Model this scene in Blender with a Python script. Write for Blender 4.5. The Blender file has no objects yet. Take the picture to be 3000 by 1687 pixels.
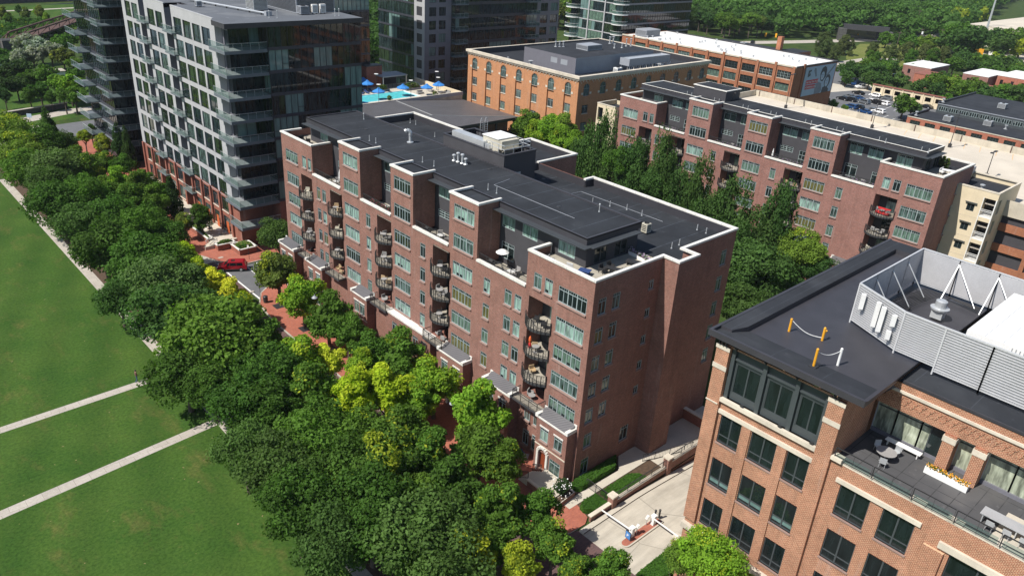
import bpy, bmesh, math, random
import numpy as np
from mathutils import Vector, Matrix
PI = math.pi
R = math.radians
sc = bpy.context.scene
C = sc.collection
# ------------------------------------------------------------------ camera
YAW, PIT, ROL = R(46.2079), R(-25.9109), R(3.6214)
fw = Vector((math.cos(PIT)*math.cos(YAW), math.cos(PIT)*math.sin(YAW), math.sin(PIT)))
rt = Vector((math.sin(YAW), -math.cos(YAW), 0)); up = rt.cross(fw)
r2 = rt*math.cos(ROL) + up*math.sin(ROL); u2 = up*math.cos(ROL) - rt*math.sin(ROL)
cd = bpy.data.cameras.new('camera'); cam = bpy.data.objects.new('camera', cd); C.objects.link(cam)
m = Matrix((r2, u2, -fw)).transposed().to_4x4(); m.translation = Vector((-51.6715, -42.4831, 55.409))
cam.matrix_world = m
cd.sensor_width = 36; cd.lens = 36*2266.4/3000; cd.clip_start = 0.5; cd.clip_end = 4000
sc.camera = cam
# ------------------------------------------------------------------ light
SUN_EL, SUN_AZ = 52.0, 167.5          # azimuth of the direction to the sun, from +x towards +y
sd = Vector((math.cos(R(SUN_EL))*math.cos(R(SUN_AZ)), math.cos(R(SUN_EL))*math.sin(R(SUN_AZ)), math.sin(R(SUN_EL))))
W = bpy.data.worlds.new('World'); sc.world = W; W.use_nodes = True
nt = W.node_tree; bg = nt.nodes['Background']
sky = nt.nodes.new('ShaderNodeTexSky'); sky.sky_type = 'NISHITA'; sky.sun_disc = False
sky.sun_elevation = R(SUN_EL); sky.sun_rotation = R(90-SUN_AZ)
sky.air_density = 1.0; sky.dust_density = 0.6
nt.links.new(sky.outputs[0], bg.inputs[0]); bg.inputs[1].default_value = 0.095
sl = bpy.data.lights.new('sun', 'SUN'); sl.energy = 5.0; sl.angle = R(0.5); sl.color = (1, 0.95, 0.88)
so = bpy.data.objects.new('sun', sl); C.objects.link(so)
so.rotation_euler = (-sd).to_track_quat('-Z', 'Y').to_euler(); so.location = (0, 0, 150)
vs = sc.view_settings; vs.view_transform = 'Standard'; vs.look = 'None'; vs.exposure = 0.32; vs.gamma = 1; vs.use_curve_mapping = False
try:
    sc.cycles.max_bounces = 6; sc.cycles.diffuse_bounces = 3; sc.cycles.glossy_bounces = 3
    sc.cycles.transmission_bounces = 4; sc.cycles.transparent_max_bounces = 6
except Exception: pass
# ------------------------------------------------------------------ materials
def newmat(name):
    m = bpy.data.materials.new(name); m.use_nodes = True
    return m, m.node_tree, m.node_tree.nodes['Principled BSDF']
def N(t, kind, **k):
    n = t.nodes.new(kind)
    for a, b in k.items(): setattr(n, a, b)
    return n
def mixc(t, fac, a, b, mode='MIX'):
    n = N(t, 'ShaderNodeMix', data_type='RGBA', blend_type=mode)
    for s, v in ((n.inputs[0], fac), (n.inputs[6], a), (n.inputs[7], b)):
        if hasattr(v, 'is_output') or hasattr(v, 'links'): t.links.new(v, s)
        else: s.default_value = v if not isinstance(v, tuple) else (*v, 1)[:4]
    return n.outputs[2]
def noise(t, scale, detail=4, vec=None, rough=0.55):
    n = N(t, 'ShaderNodeTexNoise'); n.inputs['Scale'].default_value = scale; n.inputs['Detail'].default_value = detail
    n.inputs['Roughness'].default_value = rough
    if vec is not None: t.links.new(vec, n.inputs['Vector'])
    return n.outputs[0]
def ramp(t, v, p0, p1, c0=(0, 0, 0), c1=(1, 1, 1)):
    n = N(t, 'ShaderNodeValToRGB'); e = n.color_ramp.elements
    e[0].position = p0; e[0].color = (*c0, 1); e[1].position = p1; e[1].color = (*c1, 1)
    t.links.new(v, n.inputs[0]); return n.outputs[0]
def pos(t): return N(t, 'ShaderNodeNewGeometry').outputs['Position']
def stretch(t, v, s):
    n = N(t, 'ShaderNodeMapping'); n.inputs['Scale'].default_value = s; t.links.new(v, n.inputs[0]); return n.outputs[0]
def flat(name, col, rough=0.7, metal=0.0, var=0.12, scale=0.7, spec=0.5, fine=0.08, fscale=9.0, stain=0.0):
    m, t, b = newmat(name); p = pos(t)
    c = mixc(t, ramp(t, noise(t, scale, 5, p), 0.3, 0.7), tuple(x*(1-var) for x in col), tuple(min(1, x*(1+var)) for x in col))
    if fine: c = mixc(t, ramp(t, noise(t, fscale, 3, p), 0.35, 0.65), c, mixc(t, 1.0, c, (1-fine,)*3, 'MULTIPLY'))
    if stain: c = mixc(t, ramp(t, noise(t, 0.35, 6, stretch(t, p, (1, 1, 0.15)), 0.7), 0.5, 0.75), c, mixc(t, 1.0, c, (1-stain,)*3, 'MULTIPLY'))
    t.links.new(c, b.inputs['Base Color']); b.inputs['Roughness'].default_value = rough; b.inputs['Metallic'].default_value = metal
    b.inputs['Specular IOR Level'].default_value = spec
    return m
def wallvec(t, horiz=False):
    p = pos(t); s = N(t, 'ShaderNodeSeparateXYZ'); t.links.new(p, s.inputs[0])
    cb = N(t, 'ShaderNodeCombineXYZ')
    if horiz: t.links.new(s.outputs[0], cb.inputs[0]); t.links.new(s.outputs[1], cb.inputs[1])
    else:
        a = N(t, 'ShaderNodeMath', operation='ADD'); t.links.new(s.outputs[0], a.inputs[0]); t.links.new(s.outputs[1], a.inputs[1])
        t.links.new(a.outputs[0], cb.inputs[0]); t.links.new(s.outputs[2], cb.inputs[1])
    return cb.outputs[0], p
def brick(name, c1, c2, mort, bw=0.24, bh=0.085, ms=0.012, horiz=False, var=0.16, bump=0.0, rough=0.85):
    m, t, b = newmat(name); v, p = wallvec(t, horiz)
    n = N(t, 'ShaderNodeTexBrick'); t.links.new(v, n.inputs['Vector'])
    n.inputs['Color1'].default_value = (*c1, 1); n.inputs['Color2'].default_value = (*c2, 1); n.inputs['Mortar'].default_value = (*mort, 1)
    n.inputs['Scale'].default_value = 1; n.inputs['Mortar Size'].default_value = ms; n.inputs['Brick Width'].default_value = bw
    n.inputs['Row Height'].default_value = bh; n.inputs['Bias'].default_value = 0.0; n.inputs['Mortar Smooth'].default_value = 0.3
    c = mixc(t, ramp(t, noise(t, 0.5, 6, p, 0.65), 0.3, 0.7), mixc(t, 1.0, n.outputs[0], (1-var,)*3, 'MULTIPLY'), mixc(t, 1.0, n.outputs[0], (1+var*0.7, 1+var*0.75, 1+var*0.9), 'MULTIPLY'))
    c = mixc(t, ramp(t, noise(t, 3.5, 4, p, 0.7), 0.35, 0.7), c, mixc(t, 1.0, c, (0.82, 0.8, 0.8), 'MULTIPLY'))
    if not horiz:
        c = mixc(t, ramp(t, noise(t, 1.4, 5, stretch(t, p, (1, 1, 0.08)), 0.7), 0.52, 0.72), c, mixc(t, 1.0, c, (0.80, 0.79, 0.80), 'MULTIPLY'))
        c = mixc(t, ramp(t, noise(t, 0.9, 4, stretch(t, p, (1, 1, 0.12)), 0.7), 0.60, 0.80), c, mixc(t, 0.5, c, (0.42, 0.33, 0.29)))
    t.links.new(c, b.inputs['Base Color']); b.inputs['Roughness'].default_value = rough; b.inputs['Specular IOR Level'].default_value = 0.25
    return m
def seamed(name, col, axis=1, pitch=3.0, w=0.012, line=2.0, rough=0.9, var=0.25, both=False):
    m, t, b = newmat(name); p = pos(t); s = N(t, 'ShaderNodeSeparateXYZ'); t.links.new(p, s.inputs[0])
    c = mixc(t, ramp(t, noise(t, 0.25, 7, p, 0.7), 0.3, 0.7), tuple(x*(1-var) for x in col), tuple(x*(1+var) for x in col))
    c = mixc(t, ramp(t, noise(t, 1.1, 6, p, 0.75), 0.60, 0.70), c, mixc(t, 1.0, c, (1.8, 1.75, 1.7), 'MULTIPLY'))
    c = mixc(t, ramp(t, noise(t, 0.16, 3, p, 0.5), 0.55, 0.62), c, mixc(t, 1.0, c, (1.3, 1.27, 1.22), 'MULTIPLY'))
    for ax, pt in ((axis, pitch),)+(((1-axis, pitch*2.3),) if both else ()):
        d = N(t, 'ShaderNodeMath', operation='DIVIDE'); t.links.new(s.outputs[ax], d.inputs[0]); d.inputs[1].default_value = pt
        f = N(t, 'ShaderNodeMath', operation='FRACT'); t.links.new(d.outputs[0], f.inputs[0])
        l = N(t, 'ShaderNodeMath', operation='LESS_THAN'); t.links.new(f.outputs[0], l.inputs[0]); l.inputs[1].default_value = w/pt*3
        k = N(t, 'ShaderNodeMath', operation='MULTIPLY'); t.links.new(l.outputs[0], k.inputs[0])
        t.links.new(ramp(t, noise(t, 0.9, 3, p), 0.30, 0.52), k.inputs[1])
        c = mixc(t, k.outputs[0], c, tuple(x*line for x in col))
    t.links.new(c, b.inputs['Base Color']); b.inputs['Roughness'].default_value = rough; b.inputs['Specular IOR Level'].default_value = 0.3
    return m
def streaked(name, col):
    m, t, b = newmat(name); p = pos(t)
    c = mixc(t, ramp(t, noise(t, 1.1, 5, stretch(t, p, (0.10, 1.0, 1)), 0.6), 0.38, 0.66), col, tuple(x*.74 for x in col))
    c = mixc(t, ramp(t, noise(t, 0.5, 7, p, 0.8), 0.42, 0.7), c, mixc(t, 1.0, c, (.86, .85, .84), 'MULTIPLY')); v = N(t, 'ShaderNodeTexVoronoi', feature='DISTANCE_TO_EDGE'); v.inputs['Scale'].default_value = 0.14; t.links.new(p, v.inputs['Vector'])
    l = N(t, 'ShaderNodeMath', operation='LESS_THAN'); t.links.new(v.outputs[0], l.inputs[0]); l.inputs[1].default_value = 0.006; c = mixc(t, l.outputs[0], c, tuple(x*.6 for x in col))
    t.links.new(c, b.inputs['Base Color']); b.inputs['Roughness'].default_value = 0.9; return m
def jointed(name, col, pitch):
    m, t, b = newmat(name); v, p = wallvec(t); s = N(t, 'ShaderNodeSeparateXYZ'); t.links.new(v, s.inputs[0])
    d = N(t, 'ShaderNodeMath', operation='DIVIDE'); t.links.new(s.outputs[0], d.inputs[0]); d.inputs[1].default_value = pitch
    f = N(t, 'ShaderNodeMath', operation='FRACT'); t.links.new(d.outputs[0], f.inputs[0]); l = N(t, 'ShaderNodeMath', operation='LESS_THAN'); t.links.new(f.outputs[0], l.inputs[0]); l.inputs[1].default_value = 0.02
    c = mixc(t, ramp(t, noise(t, 0.8, 6, p, 0.75), 0.35, 0.72), col, tuple(x*k for x, k in zip(col, (.76, .74, .70))))
    c = mixc(t, ramp(t, noise(t, 5, 4, p, 0.75), 0.55, 0.75), c, mixc(t, 1.0, c, (.78, .77, .74), 'MULTIPLY')); c = mixc(t, l.outputs[0], c, tuple(x*.45 for x in col))
    t.links.new(c, b.inputs['Base Color']); b.inputs['Roughness'].default_value = 0.75; return m
def glassy(name, col, rough=0.06, var=0.3, spec=0.6, sc_=0.6):
    m, t, b = newmat(name); p = pos(t)
    c = mixc(t, ramp(t, noise(t, sc_, 3, stretch(t, p, (3, 3, 0.6))), 0.35, 0.65), tuple(x*(1-var) for x in col), tuple(x*(1+var) for x in col))
    t.links.new(c, b.inputs['Base Color']); b.inputs['Roughness'].default_value = rough; b.inputs['Specular IOR Level'].default_value = spec
    b.inputs['Coat Weight'].default_value = 0.3; b.inputs['Coat Roughness'].default_value = 0.03
    return m
def ribbed(name, col, pitch=0.45, depth=0.35, rough=0.45, axis=0, metal=0.3):
    m, t, b = newmat(name); v, p = wallvec(t, axis == 2); s = N(t, 'ShaderNodeSeparateXYZ'); t.links.new(v if axis != 3 else p, s.inputs[0])
    d = N(t, 'ShaderNodeMath', operation='DIVIDE'); t.links.new(s.outputs[1 if axis == 2 else (1 if axis == 3 else 0)], d.inputs[0]); d.inputs[1].default_value = pitch
    f = N(t, 'ShaderNodeMath', operation='FRACT'); t.links.new(d.outputs[0], f.inputs[0])
    l = N(t, 'ShaderNodeMath', operation='LESS_THAN'); t.links.new(f.outputs[0], l.inputs[0]); l.inputs[1].default_value = 0.18
    c = mixc(t, l.outputs[0], col, tuple(x*(1-depth) for x in col))
    c = mixc(t, ramp(t, noise(t, 0.4, 5, p), 0.35, 0.7), c, mixc(t, 1.0, c, (0.85,)*3, 'MULTIPLY'))
    t.links.new(c, b.inputs['Base Color']); b.inputs['Roughness'].default_value = rough; b.inputs['Metallic'].default_value = metal
    return m
def lawnmat(name, a, b_, dry, s=1.0, dryamt=(0.55, 0.75)):
    m, t, b = newmat(name); p = pos(t)
    c = mixc(t, ramp(t, noise(t, 0.12*s, 6, p, 0.6), 0.3, 0.7), a, b_)
    c = mixc(t, ramp(t, noise(t, 0.22*s, 8, stretch(t, p, (1, 0.55, 1)), 0.72), *dryamt), c, dry)
    if s > 1.2 and s < 1.4:
        w = N(t, 'ShaderNodeTexWave'); w.bands_direction = 'DIAGONAL'; w.inputs['Scale'].default_value = 0.10; w.inputs['Distortion'].default_value = 1.2; w.inputs['Detail Scale'].default_value = 0.6
        t.links.new(stretch(t, p, (1, -.35, 0)), w.inputs['Vector']); c = mixc(t, w.outputs[1], mixc(t, 1.0, c, (0.90, 0.92, 0.90), 'MULTIPLY'), mixc(t, 1.0, c, (1.08, 1.07, 1.05), 'MULTIPLY'))
        c = mixc(t, ramp(t, noise(t, 0.55, 5, p, 0.8), 0.66, 0.78), c, (0.16, 0.13, 0.05))
        c = mixc(t, ramp(t, noise(t, 2.2, 2, p, 0.4), 0.74, 0.78), c, (0.24, 0.19, 0.10))
    c = mixc(t, ramp(t, noise(t, 3.0, 6, p, 0.75), 0.38, 0.62), mixc(t, 1.0, c, (0.66, 0.70, 0.66), 'MULTIPLY'), mixc(t, 1.0, c, (1.25, 1.2, 1.2), 'MULTIPLY'))
    t.links.new(c, b.inputs['Base Color']); b.inputs['Roughness'].default_value = 0.95; b.inputs['Specular IOR Level'].default_value = 0.1
    return m
def leafmat():
    m, t, b = newmat('leaves'); oi = N(t, 'ShaderNodeObjectInfo'); at = N(t, 'ShaderNodeAttribute', attribute_name='tone')
    s = N(t, 'ShaderNodeSeparateColor'); t.links.new(at.outputs['Color'], s.inputs[0])
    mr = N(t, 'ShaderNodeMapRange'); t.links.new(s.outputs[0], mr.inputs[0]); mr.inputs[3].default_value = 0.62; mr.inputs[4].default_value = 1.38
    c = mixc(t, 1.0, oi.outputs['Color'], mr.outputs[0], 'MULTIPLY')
    # second channel: clumps that have turned yellow, by the tree's alpha
    g = N(t, 'ShaderNodeMath', operation='LESS_THAN'); t.links.new(s.outputs[1], g.inputs[0]); t.links.new(oi.outputs['Alpha'], g.inputs[1])
    h = N(t, 'ShaderNodeMath', operation='MULTIPLY'); t.links.new(g.outputs[0], h.inputs[0]); h.inputs[1].default_value = 0.55
    c = mixc(t, h.outputs[0], c, mixc(t, 1.0, (0.42, 0.46, 0.03), mr.outputs[0], 'MULTIPLY'))
    t.links.new(c, b.inputs['Base Color']); b.inputs['Roughness'].default_value = 0.7; b.inputs['Specular IOR Level'].default_value = 0.12
    tr = N(t, 'ShaderNodeBsdfTranslucent'); t.links.new(mixc(t, 1.0, c, (1.2, 1.5, 0.6), 'MULTIPLY'), tr.inputs[0])
    mx = N(t, 'ShaderNodeMixShader'); mx.inputs[0].default_value = 0.35
    t.links.new(b.outputs[0], mx.inputs[1]); t.links.new(tr.outputs[0], mx.inputs[2])
    t.links.new(mx.outputs[0], t.nodes['Material Output'].inputs[0]); return m
def watermat(name, col, rough=0.05):
    m, t, b = newmat(name); p = pos(t)
    c = mixc(t, ramp(t, noise(t, 1.2, 3, p), 0.35, 0.65), tuple(x*0.85 for x in col), tuple(min(1, x*1.15) for x in col))
    t.links.new(c, b.inputs['Base Color']); b.inputs['Roughness'].default_value = rough
    bp = N(t, 'ShaderNodeBump'); bp.inputs['Strength'].default_value = 0.15; t.links.new(noise(t, 2.5, 3, p), bp.inputs['Height']); t.links.new(bp.outputs[0], b.inputs['Normal'])
    return m
def clearglass(name, col):
    m, t, b = newmat(name); b.inputs['Base Color'].default_value = (*col, 1); b.inputs['Roughness'].default_value = 0.04
    tr = N(t, 'ShaderNodeBsdfTransparent'); tr.inputs[0].default_value = (0.82, 0.9, 0.87, 1)
    mx = N(t, 'ShaderNodeMixShader'); mx.inputs[0].default_value = 0.35
    t.links.new(tr.outputs[0], mx.inputs[1]); t.links.new(b.outputs[0], mx.inputs[2]); t.links.new(mx.outputs[0], t.nodes['Material Output'].inputs[0]); return m
M = dict(
 brick=brick('red_brown_brick', (0.290, 0.120, 0.090), (0.195, 0.080, 0.062), (0.32, 0.24, 0.19)),
 brick2=brick('rosy_brick', (0.33, 0.140, 0.108), (0.225, 0.094, 0.078), (0.33, 0.24, 0.20)),
 obrick=brick('office_brick', (0.375, 0.132, 0.078), (0.235, 0.080, 0.050), (0.58, 0.40, 0.25), bw=0.24, bh=0.105, ms=0.018),
 orange=brick('orange_brick', (0.56, 0.265, 0.130), (0.47, 0.22, 0.105), (0.52, 0.28, 0.15), var=0.09),
 wbrick=brick('warehouse_brick', (0.40, 0.15, 0.07), (0.30, 0.11, 0.06), (0.38, 0.2, 0.12)),
 redbrick=brick('far_red_brick', (0.46, 0.14, 0.08), (0.34, 0.11, 0.07), (0.38, 0.2, 0.14)),
 towerbrick=brick('tower_base_brick', (0.33, 0.105, 0.07), (0.26, 0.085, 0.06), (0.3, 0.17, 0.12)),
 paver=brick('red_paver', (0.42, 0.135, 0.082), (0.33, 0.105, 0.070), (0.32, 0.16, 0.12), bw=0.3, bh=0.15, horiz=True, var=0.12),
 street=brick('purple_brick_street', (0.15, 0.085, 0.078), (0.10, 0.062, 0.06), (0.12, 0.085, 0.075), bw=0.3, bh=0.14, horiz=True, var=0.2),
 roof=seamed('dark_membrane', (0.020, 0.023, 0.028), 1, 3.4, w=0.022, line=3.6, var=0.32),
 roof2=seamed('dark_membrane_slate', (0.023, 0.026, 0.032), 1, 4.0, line=2.6),
 roofgrey=seamed('grey_membrane', (0.105, 0.115, 0.13), 1, 5.0, line=1.4, var=0.12),
 roofwhite=flat('white_membrane', (0.78, 0.77, 0.74), 0.6, var=0.05),
 cap=jointed('white_stone_cap', (0.72, 0.71, 0.67), 1.83),
 lime=flat('limestone', (0.60, 0.54, 0.44), 0.8, var=0.12, stain=0.3),
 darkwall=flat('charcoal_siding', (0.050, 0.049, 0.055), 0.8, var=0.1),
 fascia=flat('dark_fascia', (0.042, 0.041, 0.048), 0.5),
 awn=ribbed('awning_slats', (0.075, 0.085, 0.095), 0.16, 0.6, 0.5),
 metalroof=ribbed('seam_metal_roof', (0.15, 0.145, 0.15), 0.42, 0.55, 0.45),
 iron=flat('dark_iron', (0.03, 0.03, 0.032), 0.5, var=0.1),
 balc=flat('balcony_steel', (0.055, 0.056, 0.060), 0.5),
 deck=flat('balcony_deck', (0.36, 0.33, 0.27), 0.85, var=0.15),
 frame=flat('window_frame_green_grey', (0.30, 0.36, 0.36), 0.5, var=0.05),
 dframe=flat('dark_window_frame', (0.06, 0.07, 0.075), 0.4, var=0.05),
 stone=flat('window_sill', (0.30, 0.20, 0.17), 0.8),
 g_dark=glassy('pane_dark', (0.012, 0.020, 0.020)),
 g_off=glassy('pane_office', (0.010, 0.016, 0.017), 0.03, spec=0.35),
 g_cur=glassy('pane_pale_curtain', (0.21, 0.32, 0.275), 0.10, 0.5, sc_=1.1),
 g_cur2=glassy('pane_sage_curtain', (0.10, 0.16, 0.125), 0.10, 0.5, sc_=1.6),
 g_ol=glassy('pane_olive_curtain', (0.11, 0.105, 0.04), 0.12, 0.35, sc_=1.6),
 g_mix=glassy('pane_mixed', (0.06, 0.095, 0.085), 0.08, 0.8, sc_=1.1),
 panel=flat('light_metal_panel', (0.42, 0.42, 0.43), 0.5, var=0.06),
 panelshade=flat('grey_and_shaded_panel', (0.16, 0.16, 0.185), 0.5, var=0.06),  # light panel's shaded copy, shade put into the colour; also plain grey boxes
 t_dark=glassy('tower_glass', (0.016, 0.027, 0.030), 0.03, 0.7, spec=0.5),
 t_green=glassy('tower_glass_green', (0.02, 0.035, 0.018), 0.05, 0.7, spec=0.5),
 t_cur=glassy('tower_glass_blind', (0.13, 0.21, 0.20), 0.08, 0.2),
 t_brown=glassy('tower_glass_brown', (0.028, 0.020, 0.016), 0.04, 0.4),
 band=flat('tower_band', (0.040, 0.042, 0.056), 0.45),
 mull=flat('mullion', (0.02, 0.024, 0.03), 0.4),
 slab=flat('balcony_concrete', (0.24, 0.26, 0.265), 0.7, var=0.1),
 slabd=flat('balcony_edge', (0.13, 0.15, 0.17), 0.6),
 driveconc=streaked('driveway_concrete', (0.50, 0.455, 0.375)),
 conc=flat('concrete', (0.50, 0.455, 0.375), 0.9, var=0.09, scale=0.3, stain=0.12),
 path=brick('concrete_path', (0.46, 0.42, 0.36), (0.41, 0.375, 0.32), (0.26, 0.24, 0.20), bw=1.5, bh=1.5, ms=0.022, horiz=True, var=0.10, rough=0.9),
 deckc=flat('garage_deck', (0.56, 0.50, 0.41), 0.9, var=0.1, scale=0.15, stain=0.1),
 gwall=flat('garage_wall', (0.50, 0.45, 0.36), 0.9, var=0.12, stain=0.4),
 beige=flat('beige_stucco', (0.66, 0.56, 0.39), 0.85, var=0.05, stain=0.08),
 asph=flat('asphalt', (0.125, 0.128, 0.135), 0.95, var=0.12, fine=0.12),
 asphd=flat('dark_asphalt', (0.055, 0.06, 0.068), 0.95, var=0.15),
 line=flat('road_paint', (0.72, 0.72, 0.70), 0.7, var=0.08),
 white=flat('white_paint', (0.78, 0.78, 0.76), 0.5, var=0.04),
 galv=flat('galvanised_metal', (0.55, 0.57, 0.58), 0.35, 0.4, var=0.1),
 louv=flat('louvre_metal', (0.64, 0.645, 0.655), 0.4, 0.25, var=0.05),
 greym=flat('grey_equipment', (0.30, 0.32, 0.35), 0.5, var=0.06),
 cream=flat('cream_equipment', (0.52, 0.49, 0.40), 0.6, var=0.1, stain=0.2),
 lawn=lawnmat('lawn_grass', (0.032, 0.080, 0.013), (0.056, 0.104, 0.019), (0.112, 0.108, 0.034), 1.3, (0.54, 0.76)),
 rough=lawnmat('rough_ground', (0.026, 0.052, 0.013), (0.05, 0.085, 0.02), (0.09, 0.09, 0.03), 1.5, (0.5, 0.7)),
 mown=lawnmat('mown_field', (0.12, 0.15, 0.035), (0.15, 0.17, 0.045), (0.19, 0.18, 0.07), 0.5, (0.5, 0.7)),
 hedge=lawnmat('clipped_hedge', (0.028, 0.075, 0.010), (0.045, 0.11, 0.015), (0.03, 0.06, 0.01), 3),
 leaves=leafmat(),
 bark=flat('bark', (0.085, 0.065, 0.05), 0.95, var=0.3, scale=4),
 water=watermat('pool_water', (0.11, 0.58, 0.62)),
 river=watermat('river_water', (0.05, 0.07, 0.065), 0.08),
 blue=flat('blue_canvas', (0.03, 0.20, 0.55), 0.8),
 navy=flat('navy_fabric', (0.02, 0.05, 0.16), 0.9),
 carred=flat('red_car_paint', (0.34, 0.008, 0.018), 0.25, 0.3, var=0.05, fine=0),
 carwhite=flat('white_car_paint', (0.75, 0.75, 0.75), 0.25, var=0.03, fine=0),
 carblack=flat('black_car_paint', (0.012, 0.012, 0.014), 0.2, var=0.05, fine=0),
 carblue=flat('blue_car_paint', (0.02, 0.07, 0.2), 0.25, 0.3, var=0.05, fine=0),
 cargrey=flat('grey_car_paint', (0.20, 0.22, 0.24), 0.3, 0.5, var=0.05, fine=0),
 carglass=glassy('car_glass', (0.008, 0.010, 0.012), 0.05),
 rubber=flat('tyre_rubber', (0.015, 0.015, 0.015), 0.9),
 yellow=flat('yellow_paint', (0.72, 0.34, 0.02), 0.5),
 ored=flat('orange_red', (0.65, 0.12, 0.03), 0.6),
 red=flat('red_fabric', (0.5, 0.02, 0.02), 0.8),
 tan=flat('tan_wicker', (0.42, 0.30, 0.17), 0.85),
 greyf=flat('grey_fabric', (0.30, 0.29, 0.28), 0.9),
 tiled=seamed('terrace_tiles', (0.075, 0.075, 0.078), 1, 1.2, w=0.02, line=0.5, both=True, var=0.12),
 graymetal=flat('green_grey_panel', (0.055, 0.066, 0.070), 0.45, var=0.06),
 soil=flat('mulch', (0.08, 0.05, 0.03), 0.95, var=0.3, scale=3),
 clay=flat('terracotta_roof', (0.24, 0.09, 0.065), 0.85, var=0.1),
 rust=flat('rusty_steel', (0.085, 0.045, 0.035), 0.85, var=0.3),
 skin=flat('skin', (0.35, 0.2, 0.14), 0.6), denim=flat('denim', (0.05, 0.09, 0.2), 0.9), brown=flat('brown_cloth', (0.14, 0.07, 0.05), 0.9), hair=flat('dark_hair', (0.015, 0.01, 0.008), 0.6),
 door=flat('red_brown_door', (0.22, 0.05, 0.02), 0.5), stonewall=brick('dark_stone_wall', (0.11, 0.11, 0.10), (0.07, 0.07, 0.065), (0.05, 0.05, 0.045), bw=0.6, bh=0.25),
 bill=flat('billboard_blue', (0.36, 0.47, 0.58), 0.5, var=0.05), billd=flat('billboard_ink', (0.05, 0.06, 0.07), 0.6), billm=flat('billboard_grey', (0.20, 0.23, 0.27), 0.6),
 billr=flat('billboard_red', (0.55, 0.02, 0.04), 0.5), signblue=flat('sign_blue', (0.05, 0.2, 0.5), 0.5), stopred=flat('stop_sign_red', (0.4, 0.01, 0.02), 0.5),
 rail=clearglass('clear_glass', (0.10, 0.16, 0.15)), pink=flat('pink_flowers', (0.32, 0.07, 0.10), 0.9, var=0.5, scale=6), lilac=flat('lilac_flowers', (0.36, 0.26, 0.38), 0.9, var=0.4, scale=6),
 teal=glassy('teal_glass', (0.05, 0.30, 0.28), 0.1), orangep=flat('orange_panel', (0.5, 0.11, 0.03), 0.6), lit=glassy('lit_room_glass', (0.30, 0.33, 0.25), 0.06, 0.55, sc_=0.9),
)
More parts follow.
